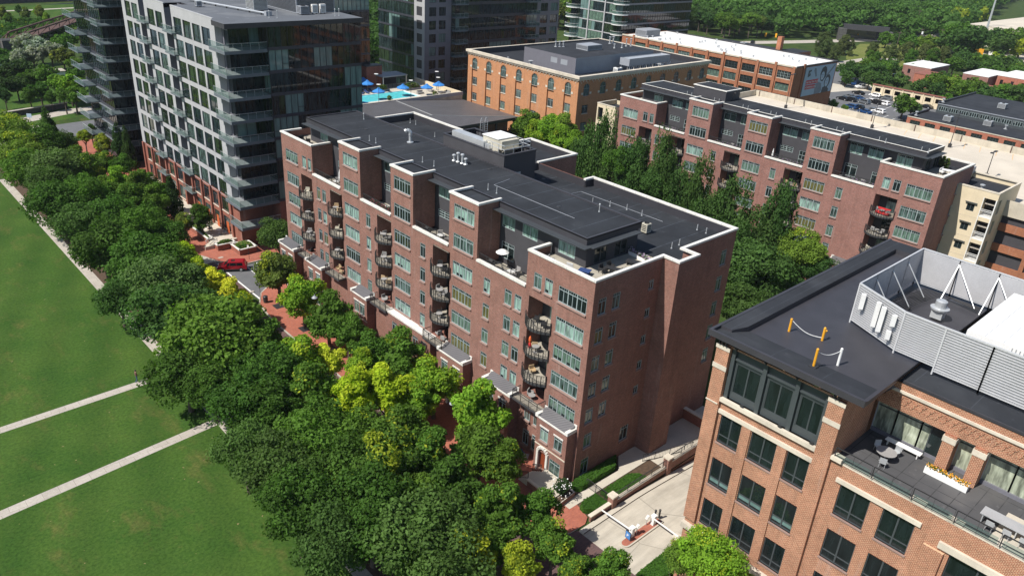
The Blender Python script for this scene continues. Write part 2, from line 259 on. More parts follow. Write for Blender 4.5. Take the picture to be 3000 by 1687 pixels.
# ------------------------------------------------------------------ mesh builder
class MB:
    def __init__(s): s.v = []; s.f = []; s.mi = []; s.mats = []
    def k(s, mat):
        if mat not in s.mats: s.mats.append(mat)
        return s.mats.index(mat)
    def face(s, pts, mat):
        n = len(s.v); s.v += [tuple(p) for p in pts]; s.f.append(tuple(range(n, n+len(pts)))); s.mi.append(s.k(mat))
    def box(s, x0, x1, y0, y1, z0, z1, mat, skip=''):
        if x0 > x1: x0, x1 = x1, x0
        if y0 > y1: y0, y1 = y1, y0
        n = len(s.v); s.v += [(x, y, z) for z in (z0, z1) for y in (y0, y1) for x in (x0, x1)]
        i = s.k(mat)
        for nm, q in (('b', (0, 2, 3, 1)), ('t', (4, 5, 7, 6)), ('s', (0, 1, 5, 4)), ('n', (2, 6, 7, 3)), ('w', (0, 4, 6, 2)), ('e', (1, 3, 7, 5))):
            if nm in skip: continue
            s.f.append(tuple(n+j for j in q)); s.mi.append(i)
    def obox(s, c, dx, dy, dz, ang, mat, tilt=0):
        ca, sa = math.cos(ang), math.sin(ang); n = len(s.v); i = s.k(mat)
        for z in (-dz/2, dz/2):
            for y in (-dy/2, dy/2):
                for x in (-dx/2, dx/2):
                    zz = z*math.cos(tilt)+y*math.sin(tilt); yy = y*math.cos(tilt)-z*math.sin(tilt)
                    s.v.append((c[0]+x*ca-yy*sa, c[1]+x*sa+yy*ca, c[2]+zz))
        for q in ((0, 2, 3, 1), (4, 5, 7, 6), (0, 1, 5, 4), (2, 6, 7, 3), (0, 4, 6, 2), (1, 3, 7, 5)):
            s.f.append(tuple(n+j for j in q)); s.mi.append(i)
    def prism(s, poly, z0, z1, mat, top=None, caps=True):
        n = len(poly); a = sum(poly[i][0]*poly[(i+1) % n][1]-poly[(i+1) % n][0]*poly[i][1] for i in range(n))
        if a < 0: poly = poly[::-1]
        for i in range(n):
            p, q = poly[i], poly[(i+1) % n]
            s.face([(p[0], p[1], z0), (q[0], q[1], z0), (q[0], q[1], z1), (p[0], p[1], z1)], mat)
        if caps:
            s.face([(p[0], p[1], z1) for p in poly], top or mat); s.face([(p[0], p[1], z0) for p in poly[::-1]], mat)
    def tube(s, a, b, r, mat, n=6, r2=None):
        a, b = Vector(a), Vector(b); d = (b-a).normalized(); u = d.orthogonal().normalized(); w = d.cross(u); r2 = r if r2 is None else r2
        k = len(s.v); i = s.k(mat)
        for p, rr in ((a, r), (b, r2)):
            for j in range(n):
                t = 2*PI*j/n; s.v.append(tuple(p+u*(rr*math.cos(t))+w*(rr*math.sin(t))))
        for j in range(n): s.f.append((k+j, k+(j+1) % n, k+n+(j+1) % n, k+n+j)); s.mi.append(i)
        s.f.append(tuple(k+n+j for j in range(n))); s.mi.append(i); s.f.append(tuple(k+j for j in range(n))[::-1]); s.mi.append(i)
    def path(s, pts, r, mat, n=5):
        for p, q in zip(pts, pts[1:]): s.tube(p, q, r, mat, n)
    def lathe(s, c, prof, mat, n=12):
        k = len(s.v); i = s.k(mat)
        for r_, z in prof:
            for j in range(n):
                t = 2*PI*j/n; s.v.append((c[0]+r_*math.cos(t), c[1]+r_*math.sin(t), c[2]+z))
        for a in range(len(prof)-1):
            for j in range(n):
                s.f.append((k+a*n+j, k+a*n+(j+1) % n, k+(a+1)*n+(j+1) % n, k+(a+1)*n+j)); s.mi.append(i)
        s.f.append(tuple(k+(len(prof)-1)*n+j for j in range(n))); s.mi.append(i)
    def mesh(s, name, smooth=False):
        me = bpy.data.meshes.new(name); me.from_pydata(s.v, [], s.f)
        for m_ in s.mats: me.materials.append(M[m_])
        me.polygons.foreach_set('material_index', s.mi)
        if smooth: me.polygons.foreach_set('use_smooth', [True]*len(s.f))
        me.update(); return me
def obj(name, mb, parent=None, smooth=False):
    me = mb.mesh(name, smooth) if isinstance(mb, MB) else mb
    o = bpy.data.objects.new(name, me); C.objects.link(o)
    if parent is not None: o.parent = parent
    return o
def tag(o, label=None, cat=None, group=None, kind=None):
    if label: o['label'] = label
    if cat: o['category'] = cat
    if group: o['group'] = group
    if kind: o['kind'] = kind
    return o
def thing(name, label, cat, loc=(0, 0, 0), rz=0.0, group=None):
    o = bpy.data.objects.new(name, None); C.objects.link(o); o.location = loc; o.rotation_euler = (0, 0, rz)
    o.empty_display_size = 0.3
    return tag(o, label, cat, group)
def struct(name, mb): return tag(obj(name, mb), kind='structure')
def dup(root, loc=None, rz=None, label=None, group=None, cat=None, scale=None):
    r = root.copy(); C.objects.link(r)
    if loc is not None: r.location = loc
    if rz is not None: r.rotation_euler = (0, 0, rz)
    if scale is not None: r.scale = scale
    if label: r['label'] = label
    if group: r['group'] = group
    if cat: r['category'] = cat
    for ch in list(root.children):
        c = ch.copy(); C.objects.link(c); c.parent = r
        for g in ch.children:
            d = g.copy(); C.objects.link(d); d.parent = c
    return r
ORD = ['first', 'second', 'third', 'fourth', 'fifth', 'sixth', 'seventh', 'eighth', 'ninth', 'tenth', 'eleventh', 'twelfth', 'thirteenth', 'fourteenth', 'fifteenth', 'sixteenth', 'seventeenth', 'eighteenth', 'nineteenth', 'twentieth', 'twenty-first', 'twenty-second', 'twenty-third', 'twenty-fourth', 'twenty-fifth', 'twenty-sixth', 'twenty-seventh', 'twenty-eighth', 'twenty-ninth', 'thirtieth']
def wall(mb, ax, c, u0, u1, z0, z1, out, mat, holes=(), depth=0.14, rev=None):
    """axis wall with rectangular holes (ua,ub,za,zb[,depth]) and their reveals; ax 'x': plane x=c, u runs along y"""
    us = sorted({u0, u1, *[min(max(h[i], u0), u1) for h in holes for i in (0, 1)]})
    zs = sorted({z0, z1, *[min(max(h[i], z0), z1) for h in holes for i in (2, 3)]})
    def P(u, z, d=0.0):
        w = c-out*d
        return (w, u, z) if ax == 'x' else (u, w, z)
    flip = (out > 0) != (ax == 'x')
    def q(a, b, c_, d_, m_):
        mb.face([a, b, c_, d_] if not flip else [d_, c_, b, a], m_)
    for a, b in zip(us, us[1:]):
        run = None; um = (a+b)/2
        for e, f in zip(zs, zs[1:]):
            zm = (e+f)/2
            hole = any(h[0] < um < h[1] and h[2] < zm < h[3] for h in holes)
            if not hole:
                if run is None: run = [e, f]
                else: run[1] = f
            if hole or f == zs[-1]:
                if run: q(P(a, run[0]), P(b, run[0]), P(b, run[1]), P(a, run[1]), mat)
                run = None
    for h in holes:
        d = h[4] if len(h) > 4 else depth; a, b, e, f = h[:4]; m_ = rev or mat
        q(P(a, e), P(a, e, d), P(a, f, d), P(a, f), m_); q(P(b, f), P(b, f, d), P(b, e, d), P(b, e), m_)
        q(P(a, f), P(a, f, d), P(b, f, d), P(b, f), m_); q(P(b, e), P(b, e, d), P(a, e, d), P(a, e), m_)
        if len(h) > 5:
            q(P(a, e, d), P(b, e, d), P(b, f, d), P(a, f, d), h[5])
# ------------------------------------------------------------------ windows
_wc = {}
def winmesh(w, h, cols, kind, frame='frame', lights=2, fr=0.07):
    """frame with mullions, transom row; pane sheet. local: centred x, z up, outward -y"""
    key = ('f', round(w, 2), round(h, 2), cols, lights, frame, fr)
    if key not in _wc:
        b = MB(); d = 0.07
        b.box(-w/2, w/2, -d, 0, 0, fr, frame); b.box(-w/2, w/2, -d, 0, h-fr, h, frame)
        b.box(-w/2, -w/2+fr, -d, 0, fr, h-fr, frame); b.box(w/2-fr, w/2, -d, 0, fr, h-fr, frame)
        cw = (w-2*fr)/cols
        for i in range(1, cols):
            x = -w/2+fr+cw*i; b.box(x-fr*0.8, x+fr*0.8, -d+0.005, 0, fr, h-fr, frame)
        if lights in (1, 2):
            tz = h*0.76; b.box(-w/2+fr, w/2-fr, -d+0.01, -0.004, tz, tz+0.05, frame)
            for i in range(cols):
                x = -w/2+fr+cw*(i+0.5)
                if lights == 2: b.box(x-0.03, x+0.03, -d+0.014, -0.006, fr, tz, frame)
                for t in (0.25, 0.5, 0.75):
                    x = -w/2+fr+cw*(i+t); b.box(x-0.014, x+0.014, -d+0.02, -0.008, tz+0.05, h-fr, frame)
        elif lights == 3:                                    # office: low hopper row
            tz = h*0.24; b.box(-w/2+fr, w/2-fr, -d+0.01, -0.004, tz, tz+0.07, frame)
        elif lights == 4:                                    # grid
            for z in (0.33*h, 0.66*h): b.box(-w/2+fr, w/2-fr, -d+0.01, -0.004, z, z+0.05, frame)
            for i in range(cols):
                x = -w/2+fr+cw*(i+0.5); b.box(x-0.02, x+0.02, -d+0.014, -0.006, fr, h-fr, frame)
        elif lights == 5:                                    # tower window: one light and a thin low one
            for i in range(cols):
                x = -w/2+fr+cw*(i+0.6); b.box(x-0.03, x+0.03, -d+0.014, -0.006, fr, h-fr, frame)
            b.box(-w/2+fr, w/2-fr, -d+0.01, -0.004, h*0.28, h*0.28+0.05, frame)
        _wc[key] = b.mesh('window')
    pk = ('p', round(w, 2), round(h, 2), kind)
    if pk not in _wc:
        b = MB(); tz = h*0.76; g = {'c': 'g_cur', 'o': 'g_ol', 'd': 'g_dark', 'm': 'g_mix', 's': 'g_cur2', 'f': 'g_off', 'g': 't_green', 't': 't_dark', 'b': 't_cur', 'l': 'lit', 'r': 't_brown'}[kind[0]]
        y = -0.012
        if kind[0] in 'cos':                                 # curtains drawn in bays, dark glass at the transom
            b.face([(-w/2+.02, y, tz), (w/2-.02, y, tz), (w/2-.02, y, h-.02), (-w/2+.02, y, h-.02)], 'g_dark')
            n = max(1, cols*2); cw = (w-.04)/n
            sk = {'1': 0.12, '2': 0.3}.get(kind[1:2], 0.0)
            rr = random.Random(sum(map(ord, kind)) + n)
            for i in range(n):
                x0 = -w/2+.02+cw*i; zz = tz*rr.choice([0, 0, 0, sk])
                b.face([(x0, y, zz+.02), (x0+cw, y, zz+.02), (x0+cw, y, tz), (x0, y, tz)], g)
                if zz: b.face([(x0, y, .02), (x0+cw, y, .02), (x0+cw, y, zz+.02), (x0, y, zz+.02)], 'g_dark')
        elif kind[0] == 'f' and kind[1:2] == 'b':
            b.face([(-w/2+.02, y, h*.1), (w/2-.02, y, h*.1), (w/2-.02, y, h*.24), (-w/2+.02, y, h*.24)], 't_cur')
            b.face([(-w/2+.02, y, h*.24), (w/2-.02, y, h*.24), (w/2-.02, y, h-.02), (-w/2+.02, y, h-.02)], g)
            b.face([(-w/2+.02, y, .02), (w/2-.02, y, .02), (w/2-.02, y, h*.1), (-w/2+.02, y, h*.1)], g)
        else: b.face([(-w/2+.02, y, .02), (w/2-.02, y, .02), (w/2-.02, y, h-.02), (-w/2+.02, y, h-.02)], g)
        _wc[pk] = b.mesh('pane')
    return _wc[key], _wc[pk]
def sillmesh(w, mat='stone'):
    k = ('s', round(w, 2), mat)
    if k not in _wc:
        b = MB(); b.box(-w/2-.06, w/2+.06, -.26, -.06, -.14, -.003, mat); _wc[k] = b.mesh('sill')
    return _wc[k]
CAM = Vector((-51.67, -42.48, 55.4))
class Windows:
    """collects a building's windows; the 100 nearest become parts, the rest one stuff part"""
    def __init__(s, root): s.root = root; s.l = []
    def add(s, ax, c, out, uc, z, w, h, cols, kind, frame='frame', lights=2, inset=0.1, sill='stone', fr=0.07, name='window'):
        rz = {('x', -1): -PI/2, ('x', 1): PI/2, ('y', -1): 0.0, ('y', 1): PI}[(ax, out)]
        p = (c-out*inset, uc, z) if ax == 'x' else (uc, c-out*inset, z)
        s.l.append((p, rz, winmesh(w, h, cols, kind, frame, lights, fr), sillmesh(w, sill) if sill else None, name))
    def finish(s):
        s.l.sort(key=lambda t: (Vector(t[0])-CAM).length); base = s.root.location
        for p, rz, (fm, pm), sm, nm in s.l[:100]:
            o = obj(nm, fm, s.root); o.location = Vector(p)-base; o.rotation_euler = (0, 0, rz)
            obj('pane', pm, o)
            if sm: obj('sill', sm, o)
        rest = s.l[100:]
        if rest:
            v = []; f = []; mi = []; mats = []
            for p, rz, ms, sm, nm in rest:
                T = Matrix.Translation(Vector(p)-base) @ Matrix.Rotation(rz, 4, 'Z')
                for me in (*ms, sm):
                    if me is None: continue
                    n = len(v); v += [tuple(T @ x.co) for x in me.vertices]
                    for pl in me.polygons:
                        mt = me.materials[pl.material_index]
                        if mt not in mats: mats.append(mt)
                        f.append(tuple(n+i for i in pl.vertices)); mi.append(mats.index(mt))
            me = bpy.data.meshes.new('window'); me.from_pydata(v, [], f)
            for m_ in mats: me.materials.append(m_)
            me.polygons.foreach_set('material_index', mi)
            tag(obj('window', me, s.root), kind='stuff')
rnd = random.Random(7)
def wp(name, mb, root, smooth=False):
    """a part whose mesh is written in world coordinates"""
    o = obj(name, mb, root, smooth); o.matrix_parent_inverse = Matrix.Translation(-Vector(root.location)); return o
def parts_of(mb, gap=.02):
    bb = []
    for f in mb.f:
        p = [mb.v[i] for i in f]; bb.append([min(c[k] for c in p)-gap for k in range(3)]+[max(c[k] for c in p)+gap for k in range(3)])
    A_ = np.array(bb); n = len(A_); lab = -np.ones(n, int); k = 0
    for i in range(n):
        if lab[i] >= 0: continue
        st = [i]; lab[i] = k
        while st:
            j = st.pop(); hit = (lab < 0) & np.all(A_[:, :3] <= A_[j, 3:], 1) & np.all(A_[:, 3:] >= A_[j, :3], 1)
            for q in np.nonzero(hit)[0]: lab[q] = k; st.append(q)
        k += 1
    out = []
    for c in range(k):
        m = MB(); m.mats = list(mb.mats)
        for i in np.nonzero(lab == c)[0]: m.face([mb.v[j] for j in mb.f[i]], mb.mats[mb.mi[i]])
        out.append(m)
    return out
def wps(name, mb, root):
    for m in parts_of(mb): wp(name, m, root)
# ================================================================== SETTING
def sheet(name, poly, z, mat, kind='structure'):
    b = MB(); a = sum(poly[i][0]*poly[(i+1) % len(poly)][1]-poly[(i+1) % len(poly)][0]*poly[i][1] for i in range(len(poly)))
    if a < 0: poly = poly[::-1]
    b.face([(x, y, z) for x, y in poly], mat); return tag(obj(name, b), kind=kind)
# ground with an opening for the sunken driveway
g = MB(); xs = [-900, 4, 33, 1500]; ys = [-900, -12.6, -5.3, 1500]
for i in range(3):
    for j in range(3):
        if i == 1 and j == 1: continue
        g.face([(xs[i], ys[j], -0.02), (xs[i+1], ys[j], -0.02), (xs[i+1], ys[j+1], -0.02), (xs[i], ys[j+1], -0.02)], 'rough')
struct('ground', g)
sheet('park_lawn', [(-400, -200), (-24.9, -200), (-24.9, 139), (-27, 150), (-400, 160)], 0.0, 'lawn')
b = MB(); b.box(-25.1, -23.7, -200, 139, 0.0, 0.012, 'path'); struct('lawn_path', b)
def strip(name, pts, w, z, mat, th=0.015):
    b = MB(); L = []; Rr = []
    for i, p in enumerate(pts):
        a = Vector(pts[max(i-1, 0)]); c = Vector(pts[min(i+1, len(pts)-1)]); d = (c-a).normalized(); n = Vector((-d.y, d.x))*w/2
        L.append((p[0]+n.x, p[1]+n.y)); Rr.append((p[0]-n.x, p[1]-n.y))
    for i in range(len(pts)-1):
        q = [L[i], L[i+1], Rr[i+1], Rr[i]]
        ar = sum(q[k][0]*q[(k+1) % 4][1]-q[(k+1) % 4][0]*q[k][1] for k in range(4))
        if ar < 0: q = q[::-1]
        b.face([(x, y, z) for x, y in q], mat)
    return struct(name, b)
strip('cross_path', [(-25.1, 47.1), (-27.5, 46.95), (-44.2, 46.5), (-70, 45.8), (-140, 44)], 1.25, 0.008, 'path')
strip('cross_path', [(-23.6, 33.75), (-25.1, 33.7), (-36, 32.7), (-47.3, 31.7), (-80, 28.8), (-140, 24)], 1.3, 0.008, 'path')
sheet('planting_bed', [(-23.7, -60), (-13.2, -60), (-13.2, 150), (-23.7, 150)], 0.004, 'soil')
b = MB(); b.box(-23.7, -13.0, 32.6, 34.9, 0.0, 0.012, 'path'); struct('cross_walk_path', b)
sheet('brick_street', [(-13.2, -60), (-7.4, -60), (-7.4, -13.6), (-4.0, -12.7), (-4.62, -5.2), (-5.6, -4.9), (-8.8, -1), (-8.8, 62.7), (-6.6, 62.7), (-6.6, 77.5), (-9, 79), (-9, 175), (-13.2, 175)], 0.0, 'street')
# cross street (asphalt) between the front brick building and the tower
sheet('cross_street', [(-7.2, 58.6), (-5.3, 61.4), (-1.2, 64.6), (70, 64.9), (70, 72.3), (-3.0, 72.3), (-6.8, 76.2), (-7.0, 76.2)], 0.006, 'asph')
sheet('road_marking', [(-7.05, 58.9), (-6.8, 58.9), (-6.8, 73.6), (-7.05, 73.6)], 0.010, 'line')
for (a, c, w) in (((-3.5, 65.0), (-3.4, 72.2), 0.26), ((-1.55, 66.0), (-1.5, 72.2), 0.45)):
    sheet('crossing_stripe', [(a[0]-w/2, a[1]), (a[0]+w/2, a[1]), (c[0]+w/2, c[1]), (c[0]-w/2, c[1])], 0.010, 'line')
sheet('crossing_pad', [(-8.8, 76.2), (-5.6, 76.6), (-5.2, 78.3), (-7.6, 79.6), (-8.8, 79.6)], 0.016, 'path')
def kerbed(name, poly, mat='paver', h=0.13, kerb=True):
    b = MB(); b.prism(poly, -0.03, h, 'path', mat); struct(name, b)
kerbed('brick_sidewalk', [(-8.7, -0.8), (-8.7, 45), (-8.6, 52), (-7.9, 57.8), (-6.0, 61.2), (-3.0, 63.6), (0, 64.4), (28, 64.6), (28, 62.7), (24, 62.7), (24, 0), (-1.6, 0), (-1.6, -0.8)])
kerbed('brick_sidewalk', [(-8.7, -0.9), (-1.6, -0.9), (-2.6, -4.6), (-3.5, -5.1), (-5.6, -5.0), (-7.6, -3.6), (-8.7, -2)])
kerbed('brick_sidewalk', [(30, 72.6), (-2.6, 72.6), (-5.0, 73.8), (-6.3, 75.8), (-7.4, 79.2), (-8.8, 82), (-8.9, 160), (-4, 160), (30, 160)])
# kerbs as pale lines, set a little proud
for pts in ([(-8.7, -0.8), (-8.7, 45), (-8.6, 52), (-7.9, 57.8), (-6.0, 61.2), (-3.0, 63.6), (0, 64.4), (28, 64.6)], [(30, 72.6), (-2.6, 72.6), (-5.0, 73.8), (-6.3, 75.8), (-7.4, 79.2), (-8.8, 82), (-8.9, 130)]):
    b = MB()
    for p, q in zip(pts, pts[1:]):
        d = Vector((q[0]-p[0], q[1]-p[1])); b.obox(((p[0]+q[0])/2, (p[1]+q[1])/2, 0.065), d.length+0.1, 0.18, 0.15, math.atan2(d.y, d.x), 'path')
    struct('kerb', b)
sheet('brick_walk', [(-7.4, -13.5), (-4.0, -12.7), (-3.2, -14.4), (-3.2, -60), (-7.4, -60)], 0.01, 'paver')
# driveway: level by the street, then ramping down to the garage
dv = MB(); ns = 14; px = [(-4.7, 0.012), (-4.6, 0.012), (4, 0.012)]+[(4+29*i/ns, 0.012-2.7*(i/ns)**1.2) for i in range(1, ns+1)]
for (xa, za), (xb, zb) in zip(px, px[1:]):
    ya = (-6.4, -12.7) if xa < -6 else ((-5.35, -12.6)); yb = (-5.35, -12.6)
    dv.face([(xa, ya[1], za), (xb, yb[1], zb), (xb, yb[0], zb), (xa, ya[0], za)], 'driveconc')
struct('driveway', dv)
b = MB()
for (xa, za), (xb, zb) in zip(px[1:], px[2:]):
    for y0, y1 in ((-5.95, -5.35),):
        b.face([(xa, y0, za+.13), (xb, y0, zb+.13), (xb, y1, zb+.13), (xa, y1, za+.13)], 'conc'); b.face([(xa, y0, za-.05), (xb, y0, zb-.05), (xb, y0, zb+.13), (xa, y0, za+.13)], 'rust')
b.face([(px[1][0], -5.95, 0), (px[1][0], -5.95, .142), (px[1][0], -5.35, .142), (px[1][0], -5.35, 0)][::-1], 'conc')
struct('driveway_kerb', b)
sheet('side_walkway', [(-3.2, -2.6), (14, -2.6), (14, -1.0), (10.2, -1.0), (10.2, -0.0), (7.6, 0), (5.6, -1.7), (-3.2, -1.5)], 0.14, 'conc')
sheet('garden_strip', [(-2.6, -5.2), (24, -5.2), (24, 0), (-1.6, 0)], 0.06, 'soil')
sheet('side_court', [(9.9, -4.9), (24, -4.9), (24, -.05), (10.0, -.05)], 0.147, 'conc')
# far ground
sheet('parking_lot', [(205, 42), (262, 42), (268, 62), (262, 86), (256, 104), (232, 104), (212, 92), (200, 70)], 0.0, 'asph')
sheet('lot_road', [(204, 104), (256, 92), (262, 86), (282, 99), (300, 115), (240, 118), (204, 116)], 0.006, 'conc')
sheet('rear_lot', [(262, 92), (300, 104), (300, 128), (262, 112)], 0.012, 'asph')
b = MB()
for k in range(13):
    y = 48+3.1*k
    for x0 in (217, 233.5, 247.5): b.face([(x0, y, .012), (x0+6.5, y+.5, .012), (x0+6.5, y+.68, .012), (x0, y+.18, .012)], 'line')
struct('parking_lines', b)
sheet('mown_field', [(322, 118), (330, 132), (352, 143), (395, 156), (408, 151), (432, 136), (452, 120), (462, 104), (440, 96), (400, 92), (350, 100)], 0.0, 'mown')
strip('far_road', [(255, 215), (300, 195), (355, 178), (400, 166), (422, 160), (450, 156), (520, 150)], 9, 0.02, 'path')
strip('far_road', [(280, 120), (318, 128), (345, 128), (372, 112), (420, 90), (470, 70)], 5, 0.02, 'path')
sheet('yard', [(400, 95), (440, 108), (462, 100), (462, 82), (410, 82)], 0.012, 'conc')
# park and river at the far left
sheet('river', [(-300, 235), (10, 262), (22, 300), (52, 345), (120, 380), (300, 420), (300, 470), (60, 420), (10, 400), (-300, 380)], 0.0, 'river')
sheet('park_grass', [(-60, 180), (-9, 179.5), (3, 184), (20, 182), (60, 190), (60, 230), (-60, 236)], 0.004, 'lawn')
sheet('park_grass', [(-200, 330), (60, 332), (90, 390), (90, 418), (-200, 405)], 0.02, 'lawn')
strip('river_road', [(-40, 173), (-12, 171), (6, 172.5), (40, 175), (80, 176)], 13, 0.01, 'asph')
strip('river_walk', [(-40, 186), (-12, 185.5), (3, 191), (20, 192)], 5, 0.02, 'path')
sheet('plaza_corner', [(-22, 160), (-8, 160), (-8, 179), (-14, 186), (-40, 186), (-40, 160)], 0.016, 'path')
strip('river_trail', [(-100, 392), (40, 398), (100, 408)], 3, 0.03, 'path')
# ================================================================== BRICK APARTMENT BUILDINGS
def patio_chair_mb(mat='greyf'):
    b = MB(); b.box(-.3, .3, -.3, .3, .34, .44, mat); b.box(-.3, .3, .24, .32, .44, .92, mat)
    b.box(-.34, -.28, -.3, .3, .44, .62, mat); b.box(.28, .34, -.3, .3, .44, .62, mat)
    for x in (-.27, .27):
        for y in (-.26, .27): b.box(x-.025, x+.025, y-.025, y+.025, 0, .34, 'iron')
    return b
def patio_table_mb(mat='white', r=.5):
    b = MB(); b.lathe((0, 0, 0), [(.26, 0), (.26, .03), (.04, .05), (.04, .68), (r*.9, .69), (r, .71), (r, .74)], mat, 12); return b
def grill_mb():
    b = MB(); b.box(-.55, .55, -.25, .25, .75, .88, 'iron'); b.box(-.3, .3, -.22, .22, .08, .75, 'iron')
    k = []
    for i in range(7):
        t = PI*i/6; k.append((-.25*math.cos(t), .88+.26*math.sin(t)))
    for (a, za), (c, zc) in zip(k, k[1:]): b.face([(-.3, a, za), (.3, a, za), (.3, c, zc), (-.3, c, zc)], 'iron')
    b.face([(-.3, p, z) for p, z in k], 'iron'); b.face([(.3, p, z) for p, z in k][::-1], 'iron'); b.tube((-.25, -.28, .95), (.25, -.28, .95), .015, 'galv'); return b
def closed_umbrella_mb(mat='white'):
    b = MB(); b.lathe((0, 0, 0), [(.25, 0), (.25, .08), (.025, .1), (.025, 1.0)], 'iron', 8); b.lathe((0, 0, 0), [(.05, 1.0), (.17, 1.15), (.13, 1.9), (.03, 2.45), (.01, 2.5)], mat, 8); return b
def planter_mb(n, mat='pink', seed=1, box_='iron', w=1.2):
    b = MB(); rr = random.Random(seed); b.box(-w/2, w/2, -.2, .2, 0, .4, box_); b.box(-w/2+.03, w/2-.03, -.17, .17, .4, .43, 'soil')
    for _ in range(n):
        c = (rr.uniform(-w/2, w/2), rr.uniform(-.25, .25), rr.uniform(.42, .75)); s = rr.uniform(.06, .15)
        b.obox(c, s, s, .02, rr.uniform(0, 6), mat if rr.random() < .6 else 'hedge', rr.uniform(-1, 1))
    return b
_pm = {}
def PM(key, fn):
    if key not in _pm: _pm[key] = fn().mesh(key[0] if isinstance(key, tuple) else key)
    return _pm[key]
def item(name, key, fn, loc, rz, label, cat, group=None, scale=None):
    o = obj(name, PM(key, fn)); o.location = loc; o.rotation_euler = (0, 0, rz)
    if scale: o.scale = scale
    return tag(o, label, cat, group)
TOPS = (22.15, 18.7, 15.5, 12.3, 9.15)
def balcony(root, x0, y, z, w=3.7):
    """curved balcony slab, railing as its sub-part; x0 facade plane, bows to -x"""
    o_ = obj('balcony', PM(('balcony', round(w, 1)), lambda: _balc_slab(w)), root); o_.location = Vector((x0, y, z))-root.location
    obj('railing', PM(('railing', round(w, 1)), lambda: _balc_rail(w)), o_)
def _arc(w, off=0.0, n=10):
    return [(-.12-.98*math.sin(PI*i/n)**.85-off, -w/2-off+(w+2*off)*i/n) for i in range(n+1)]
def _balc_slab(w):
    b = MB(); a = _arc(w); poly = [(2.1, -w/2+.2), (0, -w/2+.2), (0, -w/2)]+a+[(0, w/2), (0, w/2-.2), (2.1, w/2-.2)]
    b.prism(poly, -.28, -.02, 'balc'); b.face([(x*.985, y*.985, 0) for x, y in poly][::-1], 'deck'); return b
def _balc_rail(w):
    b = MB(); a = [(0, -w/2)]+_arc(w, .02)+[(0, w/2)]
    for h, r_ in ((1.08, .035), (.12, .025), (.92, .015)): b.path([(x, y, h) for x, y in a], r_, 'iron', 4)
    for (xa, ya), (xb, yb) in zip(a, a[1:]):
        n = max(1, int(math.hypot(xb-xa, yb-ya)/.19))
        for k in range(n):
            t = k/n; x, y = xa+(xb-xa)*t, ya+(yb-ya)*t; r_ = .035 if k == 0 else .009
            b.box(x-r_, x+r_, y-r_, y+r_, -.2 if k == 0 else .1, 1.08, 'iron', 'bt')
    # x bracing seen on the railings
    for i in range(1, len(a)-2, 2):
        b.tube((*a[i], .15), (*a[i+1], .9), .012, 'iron', 4); b.tube((*a[i], .9), (*a[i+1], .15), .012, 'iron', 4)
    return b
def straight_rail(b, p, q, h=1.0, mat='iron', z=None, step=.13):
    p, q = Vector(p), Vector(q); L = (q-p).length; n = max(2, int(L/step))
    b.tube(p+Vector((0, 0, h)), q+Vector((0, 0, h)), .045, mat, 4); b.tube(p+Vector((0, 0, .1)), q+Vector((0, 0, .1)), .02, mat, 4)
    for k in range(n+1):
        c = p+(q-p)*(k/n); r_ = .03 if k % 10 == 0 else .009; b.box(c.x-r_, c.x+r_, c.y-r_, c.y+r_, c.z, c.z+h, mat, 'bt')
